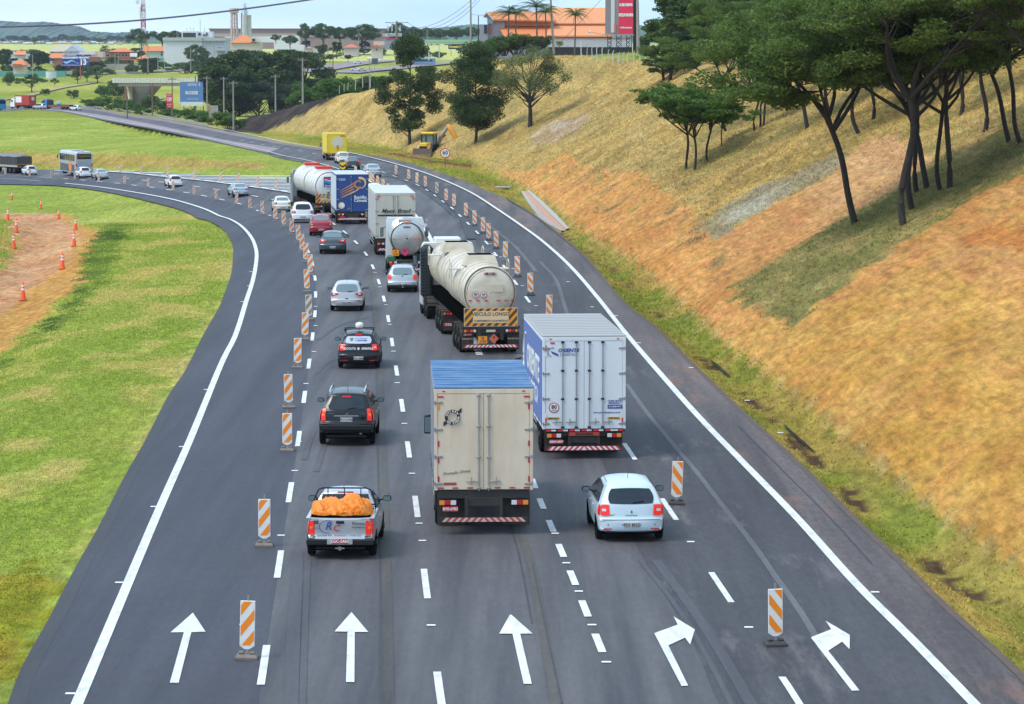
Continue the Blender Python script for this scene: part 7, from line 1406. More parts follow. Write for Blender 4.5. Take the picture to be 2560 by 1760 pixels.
b = Bl('white_house', 'white house with an orange roof at the left edge of the town', 'house', 45, 150, 1300); b.box(20, 64, 134, 150, wallw, 'wall', 0, 12, drop=3); b.gable(12, 35, 136, 126, wallw, 'gable_wall', -0.4, 10, 'y'); b.quad([(36,137,-1),(66,137,-1),(60,127,6),(36,127,6)], tile, 'roof'); b.quad([(12,134,-0.6),(23,126.5,-0.6),(34,126.5,5),(20,131,6)], tile, 'roof')
b = Bl('orange_roof_house', 'house with a wide orange roof half hidden behind the dark round tree', 'house', 48, 171, 1150); b.box(33, 60, 162, 172, creamw, 'wall', 0, 8, drop=2); b.gable(29, 66, 163, 148, tile, 'roof', -1, 10, 'hip'); b.box(35,56,160,166,M('roof_tiles_dark',(0.4,0.13,0.06),0.85),'porch_roof',-3,-1)
b = Bl('teal_wall', 'long teal wall along the yellow meadow at the left', 'wall', 80, 192); b.box(-120, 164, 177.5, 192, teal, 'panel', 0, 0.4, drop=2)
b = Bl('grey_wall', 'low grey wall below the blue parking billboard', 'wall', 195, 186); b.box(164, 206, 177, 186, concw, 'panel', 0, 0.4, drop=2); b.box(206, 352, 179, 184.5, M('kerb_pale',(0.40,0.38,0.36),0.85), 'kerb', 8, 8.5, drop=2)
b = Bl('water_tank', 'short cylindrical white water tank in front of the teal wall', 'tank', 126, 196); m = MB(); m.cyl((0,2,-1),(0,2,b.z(178.5)),b.x(139),M('tank_pale',(0.55,0.60,0.62),0.5,dirt=0.2),n=28); m.build('tank_body', b.r); m = MB(); m.cyl((0,2,b.z(178.5)),(0,2,b.z(177.5)),b.x(139.5),galv,n=28); m.build('lid', b.r)
b = Bl('parking_billboard', 'wide dark blue parking billboard with a big white 13', 'billboard', 189.5, 180, 1120); bbl = M('billboard_blue', (0.015,0.03,0.26), 0.5); o = b.box(157, 222, 140, 165.5, bbl, 'panel', -0.2, 0.1)
for x in (165,190,214): b.box(x-0.5,x+0.5,165.5,180,blackm,'support',0.15,0.5, drop=1)
text('ESTACIONAMENTO VIRACOPOS', 6.2*b.k, white, o, (0,-0.25,b.z(145)), bold=0.06, sx=0.72); text('13', 19*b.k, white, o, (b.x(208),-0.25,b.z(156.5)), bold=0.12, sx=0.9); text('00', 4*b.k, white, o, (b.x(218),-0.25,b.z(155))); text('TEL (19) 3225-0000 SEGURANÇA 24H', 3.4*b.k, white, o, (b.x(178),-0.25,b.z(163.3)), sx=0.9)
m = MB(); m.grid([[(b.x(160+i*2.3), -0.24, b.z(156.5+3*math.sin(i*0.5)-j*(3+2*math.sin(i*0.35)))) for i in range(17)] for j in (0,1)], M('plane_graphic',(0.30,0.50,0.70),0.5)); m.build('airplane_graphic', o)
th = random.Random(21)
for i in range(22):
    x = th.uniform(10, 400) if i < 15 else th.uniform(640, 960); y = th.uniform(134, 158) if i < 15 else th.uniform(118, 132); w_ = th.uniform(9, 17); hh = th.uniform(5, 8)
    b = Bl('small_house', f'pale low house in the near part of the town, {ORD[i]} of them from the left' , 'house', x, y, None, 'low houses in the near town')
    mt = th.choice([wallw, creamw, brick, lav, creamw]); b.box(x-w_, x+w_, y-hh, y, mt, 'wall', 0, 9, drop=1.5); b.gable(x-w_-1, x+w_+1, y-hh, y-hh-th.uniform(3,5), th.choice([tile, tile2, tile, tan]), 'roof', -1, 10, th.choice(['x','hip'])); b.wins([(x-w_*0.5-1, x-w_*0.5+1, y-hh+1.5, y-hh+4), (x+w_*0.4-1, x+w_*0.4+1, y-hh+1.5, y-hh+4)], blackm)
# -- tower, silo, water tower
b = Bl('telecom_tower', 'red and white lattice telecom tower with dishes at the top left', 'tower', 359, 112, 1500)
m1, m2 = M('tower_red',(0.45,0.10,0.12),0.6), M('tower_white',(0.62,0.60,0.60),0.6); H0, H1 = -3, b.z(-25); nseg = 16
for i in range(nseg):
    z0 = H0+(H1-H0)*i/nseg; z1 = H0+(H1-H0)*(i+1)/nseg; w0 = (6.5-3.4*i/nseg)*b.k; w1 = (6.5-3.4*(i+1)/nseg)*b.k; m = MB(); mt = m1 if (i//2) % 2 else m2
    for sx, sy in ((-1,-1),(1,-1),(1,1),(-1,1)): m.tube([(sx*w0,sy*w0,z0),(sx*w1,sy*w1,z1)], 0.22, mt, 4)
    for (a, c_) in (((-1,-1),(1,-1)),((1,-1),(1,1)),((1,1),(-1,1)),((-1,1),(-1,-1))): m.tube([(a[0]*w0,a[1]*w0,z0),(c_[0]*w1,c_[1]*w1,z1)], 0.13, mt, 4); m.tube([(c_[0]*w0,c_[1]*w0,z0),(a[0]*w1,a[1]*w1,z1)], 0.13, mt, 4); m.tube([(a[0]*w1,a[1]*w1,z1),(c_[0]*w1,c_[1]*w1,z1)], 0.12, mt, 4)
    m.build('tower_section', b.r)
for x, y, rr_ in ((347,8,5),(364,22,2),(353,30,2),(365,34,2.2)): m = MB(); m.cyl((b.x(x),-3,b.z(y)),(b.x(x),-2,b.z(y)),rr_*b.k,wallw,n=20); m.build('dish_antenna', b.r)
for i in range(6): m = MB(); m.box(b.x(352.5 if i%2 else 364.5)-0.3,b.x(352.5 if i%2 else 364.5)+0.3,-1,-0.6,b.z(20+i*4.5)-1.2,b.z(20+i*4.5)+1.2,wallw); m.build('panel_antenna', b.r)
b = Bl('concrete_silo', 'tall pale cylindrical silo with antennas on top', 'silo', 613, 125, 1450); cs = M('silo_concrete',(0.56,0.53,0.46),0.8,dirt=0.5,dcol=(0.3,0.27,0.22,1),dscale=0.3)
for x, rad, top, nm in ((610,8.2,37.5,'silo_barrel'),(620.5,7,38.5,'silo_barrel')): m = MB(); m.cyl((b.x(x),rad*b.k+(2 if x>615 else 0),-12),(b.x(x),rad*b.k+(2 if x>615 else 0),b.z(top)),rad*b.k,cs,n=28); m.build(nm, b.r)
m = MB(); m.cyl((b.x(604.5),0.5,-4),(b.x(604.5),0.5,b.z(34)),1.1*b.k,blackm,n=10); m.build('downpipe', b.r)
m = MB(); [m.tube([(b.x(x),1,b.z(38)),(b.x(x),1,b.z(y))],0.16,galv,5) for x,y in ((611,9),(613,16),(615,10),(617,20),(606,27),(620,28))]; m.box(b.x(611),b.x(612),0.6,1.2,b.z(24),b.z(18),wallw); m.box(b.x(615),b.x(616),0.6,1.2,b.z(22),b.z(16),wallw); m.box(b.x(621),b.x(628),0,2,b.z(42),b.z(41.5),galv); m.build('antenna_cluster', b.r)
b = Bl('water_tower', 'pinkish water tower on slender columns left of the silo', 'tower', 586, 110, 1700); pk = M('tower_pink',(0.56,0.42,0.38),0.8,dirt=0.3)
m = MB(); m.loft([[(math.cos(a)*q*b.k, math.sin(a)*q*b.k, b.z(y)) for a in np.linspace(0,2*PI,25)[:-1]] for q, y in ((5,37),(8,34.5),(12.2,32),(12.2,22.5),(11.5,21.5))], pk, smooth=False); m.build('tank_head', b.r)
for k in range(8): a = 2*PI*k/8; m = MB(); m.tube([(math.cos(a)*9.5*b.k,math.sin(a)*9.5*b.k,-14),(math.cos(a)*7.5*b.k,math.sin(a)*7.5*b.k,b.z(36))],0.35,pk,6); m.build('column', b.r)
m = MB(); [m.tube([(math.cos(a)*q*b.k,math.sin(a)*q*b.k,b.z(y)) for a in np.linspace(0,2*PI,13)],0.2,pk,4) for q,y in ((8,48),(8.4,58),(8.8,66))]; m.cyl((0,0,-14),(0,0,b.z(36)),1.4*b.k,pk); m.build('brace_ring', b.r)
b = Bl('orange_roof_house', 'cream house with a large orange roof at the foot of the silo', 'house', 612, 122, 1400); b.box(578,650,106,122,creamw,'wall',2,14,drop=11); b.gable(575,640,107,88,tile,'roof',1,14,'hip'); b.gable(626,652,105,92,creamw,'gable_wall',0.5,8,'y'); b.wins([(630,638,97,104)],blackm)
b = Bl('industrial_building', 'very long low brown industrial building along the skyline', 'building', 740, 98, 1900); b.box(526,975,73,98,M('wall_mauve',(0.26,0.17,0.16),0.85,dirt=0.6,dcol=(0.34,0.28,0.26,1),dscale=0.05),'wall',0,30,drop=6); b.box(524,977,71.5,74,M('cornice_mauve',(0.17,0.12,0.13),0.8),'parapet',-1,31); b.box(526,975,84,92,M('band_mauve',(0.36,0.29,0.27),0.85),'lower_band',-0.6,0)
b = Bl('white_shed', 'low white building with small windows in front of the long brown one', 'building', 715, 106, 1700); b.box(685,746,89,106,wallw,'wall',0,15,drop=4); b.wins([(690+i*7,693+i*7,95,99) for i in range(8)],blackm); b.box(560,684,91,97,wallw,'annex_wall',8,18,drop=2)
b = Bl('red_roof_house', 'small house with a red roof among the far trees', 'house', 877, 123, 1350); b.box(860,893,118,124,creamw,'wall',0,9,drop=3); b.gable(857,897,119,110.5,M('roof_red',(0.5,0.14,0.08),0.8),'roof',-1,10,'hip')
b = Bl('red_roof_house', 'gabled house with a thin red roof edge right of the small red-roofed one', 'house', 941, 130, 1300); b.box(928,955,119,130,creamw,'wall',0,9,drop=3); b.gable(925,957,119,112,M('roof_red',(0.5,0.14,0.08),0.8),'roof',-1,10,'y'); b.wins([(940,944,122,126)],blackm); b.box(931,957,103,113,creamw,'rear_wall',12,18)
b = Bl('red_roof_house', 'pair of low houses with faded roofs left of the pale round tree', 'house', 775, 128, 1400); b.box(765,792,120,128,creamw,'wall',0,9,drop=3); b.gable(763,782,121,117,M('roof_faded',(0.4,0.2,0.15),0.85),'roof',-1,10,'hip'); b.box(738,758,112,122,wallw,'wall',6,14,drop=3)
b = Bl('shop_sign', 'white roadside shop building with red lettering band and flags', 'building', 985, 100, 1450); b.box(964,1004,83.5,91,wallw,'sign_panel',0,0.5); text('VIRACOPOS', 6.5*b.k, wgrey, b.r, (b.x(984),-0.3,b.z(87.3)), bold=0.1); b.box(962,993,95,104,wgrey,'wall',1,10,drop=4); b.box(964,992,95.5,98,refl_r,'red_band',0.6,0.95)
for i, x in enumerate((969,979,989,999)): o = b.box(x-0.3,x+0.3,62,84,galv,'flag_pole',0.2,0.5); b.box(x+0.3,x+2.2,64,78,wallw,'flag',0.3,0.4)
b = Bl('footbridge', 'green covered footbridge over the far highway', 'bridge', 1128, 132, 1150); b.box(1062,1194,99.5,106,M('footbridge_green',(0.24,0.48,0.26),0.7),'deck_side',0,3); b.box(1062,1194,106,110,M('girder_pale',(0.5,0.5,0.48),0.8),'girder',0.2,2.8); 
for x in (1072,1098,1190): b.box(x-1.2,x+1.2,109,132,M('girder_pale',(0.5,0.5,0.48),0.8),'pier',0.5,2,drop=3)
m = MB(); [m.box(b.x(1064+i*4)-0.05,b.x(1064+i*4)+0.05,0.1,0.2,b.z(99.5),b.z(94.5),galv) for i in range(33)]; m.box(b.x(1062),b.x(1194),0.1,0.2,b.z(94.8),b.z(94.4),galv); m.build('railing', b.r)
b = Bl('dark_shop_billboard', 'dark billboard with yellow lettering beyond the green footbridge', 'billboard', 1141, 132, 1120); o = b.box(1121,1161,111,123,M('billboard_dark',(0.02,0.025,0.05),0.5),'panel',-0.2,0.1); text('ArmazémFIT', 7*b.k, M('lettering_yellow',(0.75,0.55,0.05),0.5), o, (0,-0.25,b.z(117)), bold=0.05, sx=0.95); b.box(1127,1128,123,134,blackm,'support',0,0.3,drop=1); b.box(1150,1151,123,134,blackm,'support',0,0.3,drop=1)
bx = random.Random(4)
for i in range(22):
    x = 5+i*14+bx.uniform(-5,5); b = Bl('small_house', f'tiny pale house in the distant town row, {ORD[i]} from the left', 'house', x, 110+bx.uniform(-2,2), None, 'houses in the distant town row'); w_ = bx.uniform(4,8); mt = wallw if bx.random() < 0.6 else creamw
    b.box(x-w_, x+w_, b.b-3, b.b, mt, 'wall', 0, 10, drop=1); b.gable(x-w_-0.5, x+w_+0.5, b.b-3, b.b-5.2, tile2 if i % 3 == 0 else mt, 'roof', -1, 11, 'x')
# -- overpass
b = Bl('overpass_bridge', 'cream concrete overpass bridge with a slanted pier over the side road', 'bridge', 400, 250, 860); cb = M('bridge_cream',(0.72,0.68,0.56),0.85,dirt=0.3); cbd = M('bridge_grey',(0.36,0.34,0.29),0.85,dirt=0.4)
o = b.box(283,520,196,208,cb,'parapet',0,0.5); [b.box(290+i*7,290.6+i*7,196,208,cbd,'panel_joint',-0.06,0,parent=o) for i in range(32)]; b.box(297,520,208,216,cbd,'girder',0.5,9); b.box(283,520,196.5,200,cb,'parapet',9,9.5)
m = MB(); m.prism([(b.x(315.5),1,b.z(216)),(b.x(319),1,b.z(216)),(b.x(325),1,b.z(254)),(b.x(321.5),1,b.z(254))],(0,6,0),cb); m.build('slanted_pier', b.r); b.box(321,363,216,252,M('abutment_grey',(0.20,0.20,0.18),0.9,dirt=0.4),'abutment',12,14,drop=4); b.box(300,321,216,252,M('earth_red',(0.30,0.14,0.09),0.95),'earth_bank',11,14,drop=3)
m = MB(); m.prism([(b.x(363),11,b.z(216)),(b.x(392),11,b.z(216)),(b.x(363),11,b.z(250))],(0,2,0),M('earth_brown',(0.20,0.13,0.09),0.95)); m.build('earth_bank', b.r)
# -- billboards near the bridge
b = Bl('hotel_billboard', 'large blue billboard with white lettering partly hidden by a thin tree', 'billboard', 480, 275, 700); o = b.box(451,508,206,265,M('billboard_steel_blue',(0.10,0.20,0.42),0.55,dirt=0.2),'panel',-0.2,0.1); b.box(452,508,255,265,wallw,'white_band',-0.26,-0.2,parent=o)
text('NOVA  R', 10*b.k, white, o, (b.x(486),-0.28,b.z(213)), sx=0.8); text('ROSSE', 11*b.k, white, o, (b.x(480),-0.28,b.z(233)), bold=0.03); text('4 0 0 0  0 0 0', 5*b.k, white, o, (b.x(482),-0.28,b.z(248)))
for x in (460,485,508): b.box(x-0.8,x+0.8,265,277,blackm,'support',0,0.3,drop=1)
b = Bl('price_sign', 'small red upright sign with the white number 159', 'billboard', 424, 275, 690); o = b.box(416.5,432,235,270,M('sign_red',(0.60,0.03,0.05),0.5),'panel',-0.2,0.1); text('159', 12.5*b.k, white, o, (0,-0.25,b.z(249)), bold=0.05, sx=0.62); text('HOTEL', 4.2*b.k, white, o, (0,-0.25,b.z(239)), sx=0.8); text('R$ DIÁRIA', 3.4*b.k, white, o, (0,-0.25,b.z(261)), sx=0.75); text('CASAL', 3.4*b.k, white, o, (0,-0.25,b.z(266)), sx=0.8); b.box(423,425,270,277,blackm,'support',0,0.2,drop=1)
b = Bl('small_wall', 'small square concrete wall panel right of the blue hotel billboard', 'wall', 534, 286, 640); b.box(522,545,264,286,concw,'panel',0,0.3,drop=1); b.box(521,523,263,288,M('earth_red',(0.30,0.14,0.09),0.95),'post',-0.1,0)
b = Bl('orange_roof_house', 'white house with an orange roof at the end of the bright bushes', 'house', 810, 190, 900); b.box(795,822,184,191,wallw,'wall',0,8,drop=2); b.gable(793,840,184,176.5,tile,'roof',-1,9,'hip')
b = Bl('green_panel_sign', 'dark back of a large highway sign beside the tall dark tree', 'road sign', 937, 172, 950); b.box(929,945,146,161,M('sign_back',(0.06,0.08,0.10),0.6),'panel',0,0.1); b.box(936,937,146,174,galv,'post',0.1,0.3,drop=1)
# -- far highway on the right and its cars
def farroad(name, pts, w_, mat_, Y0=None):
    m = MB(); P = [hit(*p) for p in cat(pts, 5)]; a_, b_ = [], []
    for i, p in enumerate(P): q = P[min(i+1,len(P)-1)]-P[max(i-1,0)]; nn = Vector((-q.y,q.x,0)).normalized(); [l_.append((p.x+nn.x*s_, p.y+nn.y*s_, max(zat(p.x+nn.x*s_, p.y+nn.y*s_), zat(p.x,p.y))+0.35)) for l_, s_ in ((a_,w_/2),(b_,-w_/2))]
    m.grid([a_, b_], mat_); return tag(m.build(name), kind='structure')
farroad('far_highway', [(760,182),(800,174),(860,164),(920,157),(980,152),(1060,150)], 16, a_pink); farroad('far_highway', [(860,184),(910,178),(960,174),(1020,168),(1100,160),(1180,156)], 14, a_pink); farroad('town_street', [(200,188),(300,184),(360,182),(430,178),(480,172)], 12, a_pink)
farroad('meadow_track', [(0,252),(60,243),(100,234),(150,222),(200,214),(245,206)], 2.5, M('track_dirt',(0.36,0.24,0.15),0.95)); farroad('side_road', [(330,262),(352,252),(372,246)], 12, a_pink)
def farcar(px, py, head, label, kind, mat_, W=1.7, H=1.5): 
    p = hit(px, py); car(0,0,head,label,'car','hatchback_car' if kind != 'sedan' else 'sedan_car',kind,4.1,W,H,mat_,details=False,plate=None,base=Vector((p.x,p.y,p.z+0.4)))
farcar(901,161,100,'small white car on the upper far highway','hatch',pwhite); farcar(912,181,95,'silver car on the lower far highway, right of another','sedan',silver); farcar(895,179,95,'pale car on the lower far highway, left one of two','sedan',pwhite); farcar(341,250,70,'white and red patrol car under the overpass bridge','sedan',pwhite)
p = hit(1088, 165); r = empty('coach_bus', Vector((p.x,p.y,p.z+0.4)), math.radians(80), 'blue and white coach on the far highway beside the dark trees', 'bus'); MB().box(-1.3,1.3,0,11,0.4,3.5,M('coach_blue',(0.12,0.24,0.36),0.4),0.1).build('body', r); MB().box(-1.33,1.33,1,10.5,1.8,2.9,glass).build('side_window', r); dual_wheels(r,[2.5,8.5])
# -- house on the crest, wall, big billboard
b = Bl('crest_house', 'large grey house with long orange tiled roofs on top of the slope', 'house', 1340, 130, 505)
b.box(1200,1221,62,112,wgrey,'wall',-1,8,drop=3); b.box(1219,1262,52,112,M('wall_grey_light',(0.32,0.33,0.38),0.85,dirt=0.3),'wall',0,9,drop=3); m = MB(); m.prism([(b.x(1207),-1.2,b.z(43)),(b.x(1217),-1.2,b.z(29)),(b.x(1234),-1.2,b.z(48)),(b.x(1232),-1.2,b.z(50)),(b.x(1217),-1.2,b.z(34)),(b.x(1209),-1.2,b.z(45))],(0,0.5,0),wallw); m.build('barge_board', b.r)
m = MB(); m.prism([(b.x(1209),-0.8,b.z(44)),(b.x(1217),-0.8,b.z(32)),(b.x(1233),-0.8,b.z(50)),(b.x(1233),-0.8,b.z(60)),(b.x(1219),-0.8,b.z(60)),(b.x(1219),-0.8,b.z(46))],(0,0.8,0),wgrey); m.build('gable_wall', b.r)
b.quad([(1218,29,6),(1372,29,6),(1390,52,-1),(1236,49,-1)], tile, 'roof'); b.box(1236,1385,50,66,M('wall_orange',(0.50,0.22,0.12),0.85,dirt=0.3),'upper_wall',0.5,6); b.quad([(1246,66,1),(1385,66,1),(1390,92,-4),(1262,92,-4)], tile, 'roof'); b.box(1262,1372,92,125,wgrey,'lower_wall',-3,4,drop=2)
b.quad([(1366,18,9),(1530,18,9),(1536,58,1),(1384,58,1)], tile2, 'roof'); b.box(1384,1530,58,62,blackm,'eaves_gap',1.5,6); b.quad([(1378,60,2),(1512,60,2),(1530,90,-4),(1364,90,-4)], tile2, 'roof'); b.box(1364,1528,90,96,M('fascia_maroon',(0.08,0.02,0.04),0.7),'dark_fascia',-3.2,3); 
for x0,x1,yt,yb in ((1211,1219,63,84),): b.box(x0,x1,yt,yb,blackm,'window',-1.15,-1.0)
b.box(1224,1232,69,85,M('shutter_orange',(0.50,0.14,0.10),0.7),'shutter',-0.15,0); b.box(1262,1378,96,128,creamw,'ground_wall',-2,2,drop=2)
b = Bl('white_wall', 'stained white wall under the orange roofs behind the fence posts', 'wall', 1475, 132, 480); b.box(1372,1580,96.5,118,M('wall_offwhite',(0.50,0.52,0.55),0.85,dirt=0.4,dcol=(0.3,0.28,0.26,1)),'panel',0,0.4); b.box(1372,1580,95,96.5,M('coping_pink',(0.42,0.16,0.18),0.8),'coping',-0.1,0.5); b.box(1372,1580,118,134,blackm,'dark_base',0.1,0.4,drop=2)
b = Bl('hotel_billboard', 'tall red and grey billboard on a black steel frame at the crest', 'billboard', 1548, 134, 470); o = b.box(1513,1546,-14,86,M('poster_grey',(0.22,0.20,0.22),0.5,dirt=0.5,dcol=(0.35,0.22,0.16,1),dscale=0.5),'photo_panel',-0.3,0); b.box(1527,1536,-14,82,M('poster_pale',(0.58,0.56,0.54),0.5),'pale_figure',-0.36,-0.3,parent=o); b.box(1535,1540,59,83,M('poster_redfig',(0.55,0.12,0.10),0.5),'red_figure',-0.42,-0.36,parent=o)
o = b.box(1546,1582,-14,86,M('poster_red',(0.70,0.02,0.07),0.5),'red_panel',-0.32,0); text('O SEU NOVO', 8.6*b.k, white, o, (b.x(1564),-0.36,b.z(14)), bold=0.05, sx=0.62); text('HOTEL EM VIRACOPOS', 9.5*b.k, white, o, (b.x(1564),-0.36,b.z(39)), bold=0.05, sx=0.36); text('19 3246-1800 | contato@hotel.com.br', 5.0*b.k, white, o, (b.x(1564),-0.36,b.z(70)), bold=0.02, sx=0.38)
m = MB(); m.box(b.x(1512),b.x(1584),-0.5,0.3,b.z(89),b.z(86.5),galv); m.build('catwalk', b.r)
for x in (1519,1528,1541,1553,1566,1579): b.box(x-0.7,x+0.7,88,134,blackm,'steel_post',0.2,0.5,drop=1)
m = MB()
for x0 in (1519,1541,1566):
    for k in range(4): m.tube([(b.x(x0),0.3,b.z(92+k*10)),(b.x(x0+10),0.3,b.z(101+k*10))],0.05,blackm,4); m.tube([(b.x(x0+10),0.3,b.z(92+k*10)),(b.x(x0),0.3,b.z(101+k*10))],0.05,blackm,4)
m.build('steel_bracing', b.r); b.box(1583,1592,0,130,blackm,'steel_mast',0.6,1.6,drop=1); m = MB(); m.tube([(b.x(1515),-0.2,b.z(88)),(b.x(1490),-1.8,b.z(84)),(b.x(1475),-2.2,b.z(80))],0.04,galv,5); m.cyl((b.x(1475),-2.2,b.z(80)),(b.x(1473),-2.4,b.z(82)),0.2,wallw); m.build('flood_lamp', b.r)
b = Bl('dark_shed', 'low dark shed right of the concrete pole on the crest', 'shed', 1612, 134, 480); b.box(1590,1624,96,134,M('shed_dark',(0.03,0.035,0.05),0.7),'wall',0,4,drop=1)
# fence of bent white posts
fpm = M('fence_post_white', (0.55,0.53,0.50), 0.85, dirt=0.4)
def bent_post(ht): r = empty('fence_post'); m = MB(); m.tube([(0,0,-0.3),(0,0,ht*0.84),(0.18*ht/2,0,ht)], [0.085,0.075,0.07], fpm, 6); m.build('shaft', r); return r
fp = bent_post(2.6); k_ = 0
FP = [(330,800,500),(437,810,550),(545,790,520),(650,820,540),(763,840,550),(873,860,560),(985,855,685),(1088,905,675),(1182,930,670),(1283,940,680),(1395,900,720),(1493,1005,745),(1593,1015,775),(1683,1000,775),(1773,1000,770),(1898,980,755),(2010,960,740),(2115,960,730),(2225,880,765)]
LFP = [(860,1060,955),(930,1030,925),(985,1010,905),(1092,1000,870),(1200,960,800),(1310,960,780)]
def fpost(x, y, yt, lab, grp):
    global k_
    p = hit(x, y) ; 
    if p.y > 620: p = PY(x, y, 560)
    o = put(fp, 0, 0, lab, 'fence post', grp, loc=p, tilt=3); h = (y-yt)/F*(p-CO).length; o.scale = (h/2.6,)*3
for i, (x, y, yt) in enumerate(FP): fpost(1340+x/7.74, 30+y/7.74, 30+yt/7.74, f'bent white concrete fence post on the crest, {ORD[i]} from the left below the orange roofs', 'bent fence posts on the crest')
for i, (x, y, yt) in enumerate(LFP): fpost(700+x/5.8, 50+y/5.8, 50+yt/5.8, f'bent pale fence post above the straw slope, {ORD[i]} right of the wooden pole', 'bent fence posts above the straw slope')
# utility poles
pw = M('pole_wood', (0.17,0.12,0.09), 0.9, dirt=0.3); pc = M('pole_concrete', (0.30,0.27,0.24), 0.85, dirt=0.3)
def pole(px, py, pyt, label, mat_, Y=None, arm=0.0, w_=0.16, lamp=False, px2=None):
    p = hit(px, py) if Y is None else PY(px, py, Y); k = (p-CO).length/F; h = (py-pyt)*k; r = empty('utility_pole', p, 0, label, 'utility pole', 'utility poles'); m = MB(); tx = ((px2 or px)-px)*k
    m.tube([(0,0,-1.5),(tx,0,h)], [w_*1.15, w_*0.75], mat_, 8); m.build('shaft', r)
    if arm: m = MB(); m.box(tx-arm,tx+arm,-0.08,0.08,h-0.6,h-0.45,pw); [m.cyl((tx+q*arm*0.9,0,h-0.45),(tx+q*arm*0.9,0,h-0.2),0.06,galv,n=6) for q in (-1,-0.4,0.4,1)]; m.build('cross_arm', r)
    if lamp: m = MB(); m.box(-0.5,0.5,-0.3,0.3,h,h+0.5,wallw,0.1); m.build('lamp_head', r)
    return p + Vector((tx,0,h))
tops = [pole(381,273,211,'wooden pole with a cross arm below the overpass, left one',pw,700,1.0), pole(431,277,194,'tall wooden pole right of the small red sign',pw,690,1.0), pole(518,285,192,'concrete pole at the right edge of the blue hotel billboard',pc,660,0.9), pole(560,289,193,'concrete pole in front of the dark clump, second right of the blue billboard',pc,640,0.8), pole(584,325,204,'pale concrete pole at the bottom of the burnt slope',pc,None,0.8)]
pole(318,280,223,'thin dark pole beside the slanted bridge pier',pw,690); pole(267,270,250,'short pole behind the guardrail left of the bridge pier',pc,None); pole(489,270,191,'dark pole standing behind the thin tree by the blue billboard',pw,700)
t2 = [pole(689,277,187,'concrete pole in front of the grey olive tree above burnt ground',pc,600,0.9), pole(757,256,146,'concrete pole with a lamp arm right of the big dark clump',pc,590,0.9,0.18), pole(833,239,116,'tall wooden pole at the top edge of the straw slope',pw,None,0,0.18)]
pole(924,215,150,'lamp post with a white head left of the tall dark tree',pc,560,0,0.1,True); t3 = pole(992,116,53,'twin-armed wooden pole on the skyline above the tall dark tree',pw,900,3.6,0.3)
pole(1177,128,-12,'tall utility pole left of the grey house, cut by the top edge',pc,480,0,0.17); pole(1196,132,40,'dark thin pole beside the grey house wall',blackm,480,0,0.1); t4 = pole(1385,122,-12,'utility pole in front of the orange roof, cut by the top edge',pc,470,0,0.2,px2=1376); pole(1596,136,-12,'thick concrete utility pole right of the red billboard',pc,465,0,0.26,px2=1593); pole(1751,80,-20,'wooden pole rising above the crest trees',pw,380,0,0.2)
pole(82,180,137,'concrete pole in front of the dark round tree in the meadow',pc,1000); pole(67,180,163,'short lamp post left of the pole by the dark round tree',pc,1010,0,0.15); pole(201,184,156,'thin red pole in front of the blue parking billboard',M('pole_red',(0.4,0.1,0.1),0.7),1040)
for x, yb_, yt_, d in ((296,158,130,'left of the white sign on the brick house'),(370,172,98,'beside the lime bushes in front of the mint house'),(395,170,126,'in front of the mint green wall'),(411,172,146,'in front of the teal fence'),(477,170,120,'at the left of the round green tree'),(288,180,134,'beside the pale concrete wall'),(535,150,100,'in front of the right wing of the white building'),(897,131,93,'in front of the far skyline trees'),(820,131,97,'beside the dark round tree on the far slope'),(1068,120,74,'with twin lamps behind the green footbridge')):
    pole(x, yb_, yt_, 'thin concrete pole '+d, pc, 1180, 0, 0.16)
def wire(a, b, label, sag=1.2, r_=0.025):
    m = MB(); m.tube([a.lerp(b, t)-Vector((0,0,sag*4*t*(1-t))) for t in np.linspace(0,1,13)], r_, M('wire_dark',(0.06,0.06,0.07),0.7), 4); tag(m.build('power_line'), label, 'power line', 'power lines between the poles')
for i in range(4): wire(tops[i], tops[i+1], f'thin power line between the poles by the blue billboard, {ORD[i]} span from the left')
wire(tops[4], t2[0], 'thin power line running over the grey olive tree'); wire(t2[0], t2[1], 'thin power line over the burnt ground'); wire(t2[1], t2[2], 'thin power line below the tall dark tree\'s left side')
for i, dy in enumerate((0, 5, 9)): wire(t3+Vector((-3+i*3,0,-0.3)), PY(1210, -30+dy*2, 700), f'thin power line rising from the twin-armed pole to the top edge, {ORD[i+1]} one', 5, 0.06)
wire(PY(1177,36,480), PY(1376,8,468), 'thin power line above the grey house roof', 0.8); wire(PY(1502,0,468), t4+Vector((0.2,0,-9)), 'thin stay wire crossing the orange roof', 0.1, 0.03)
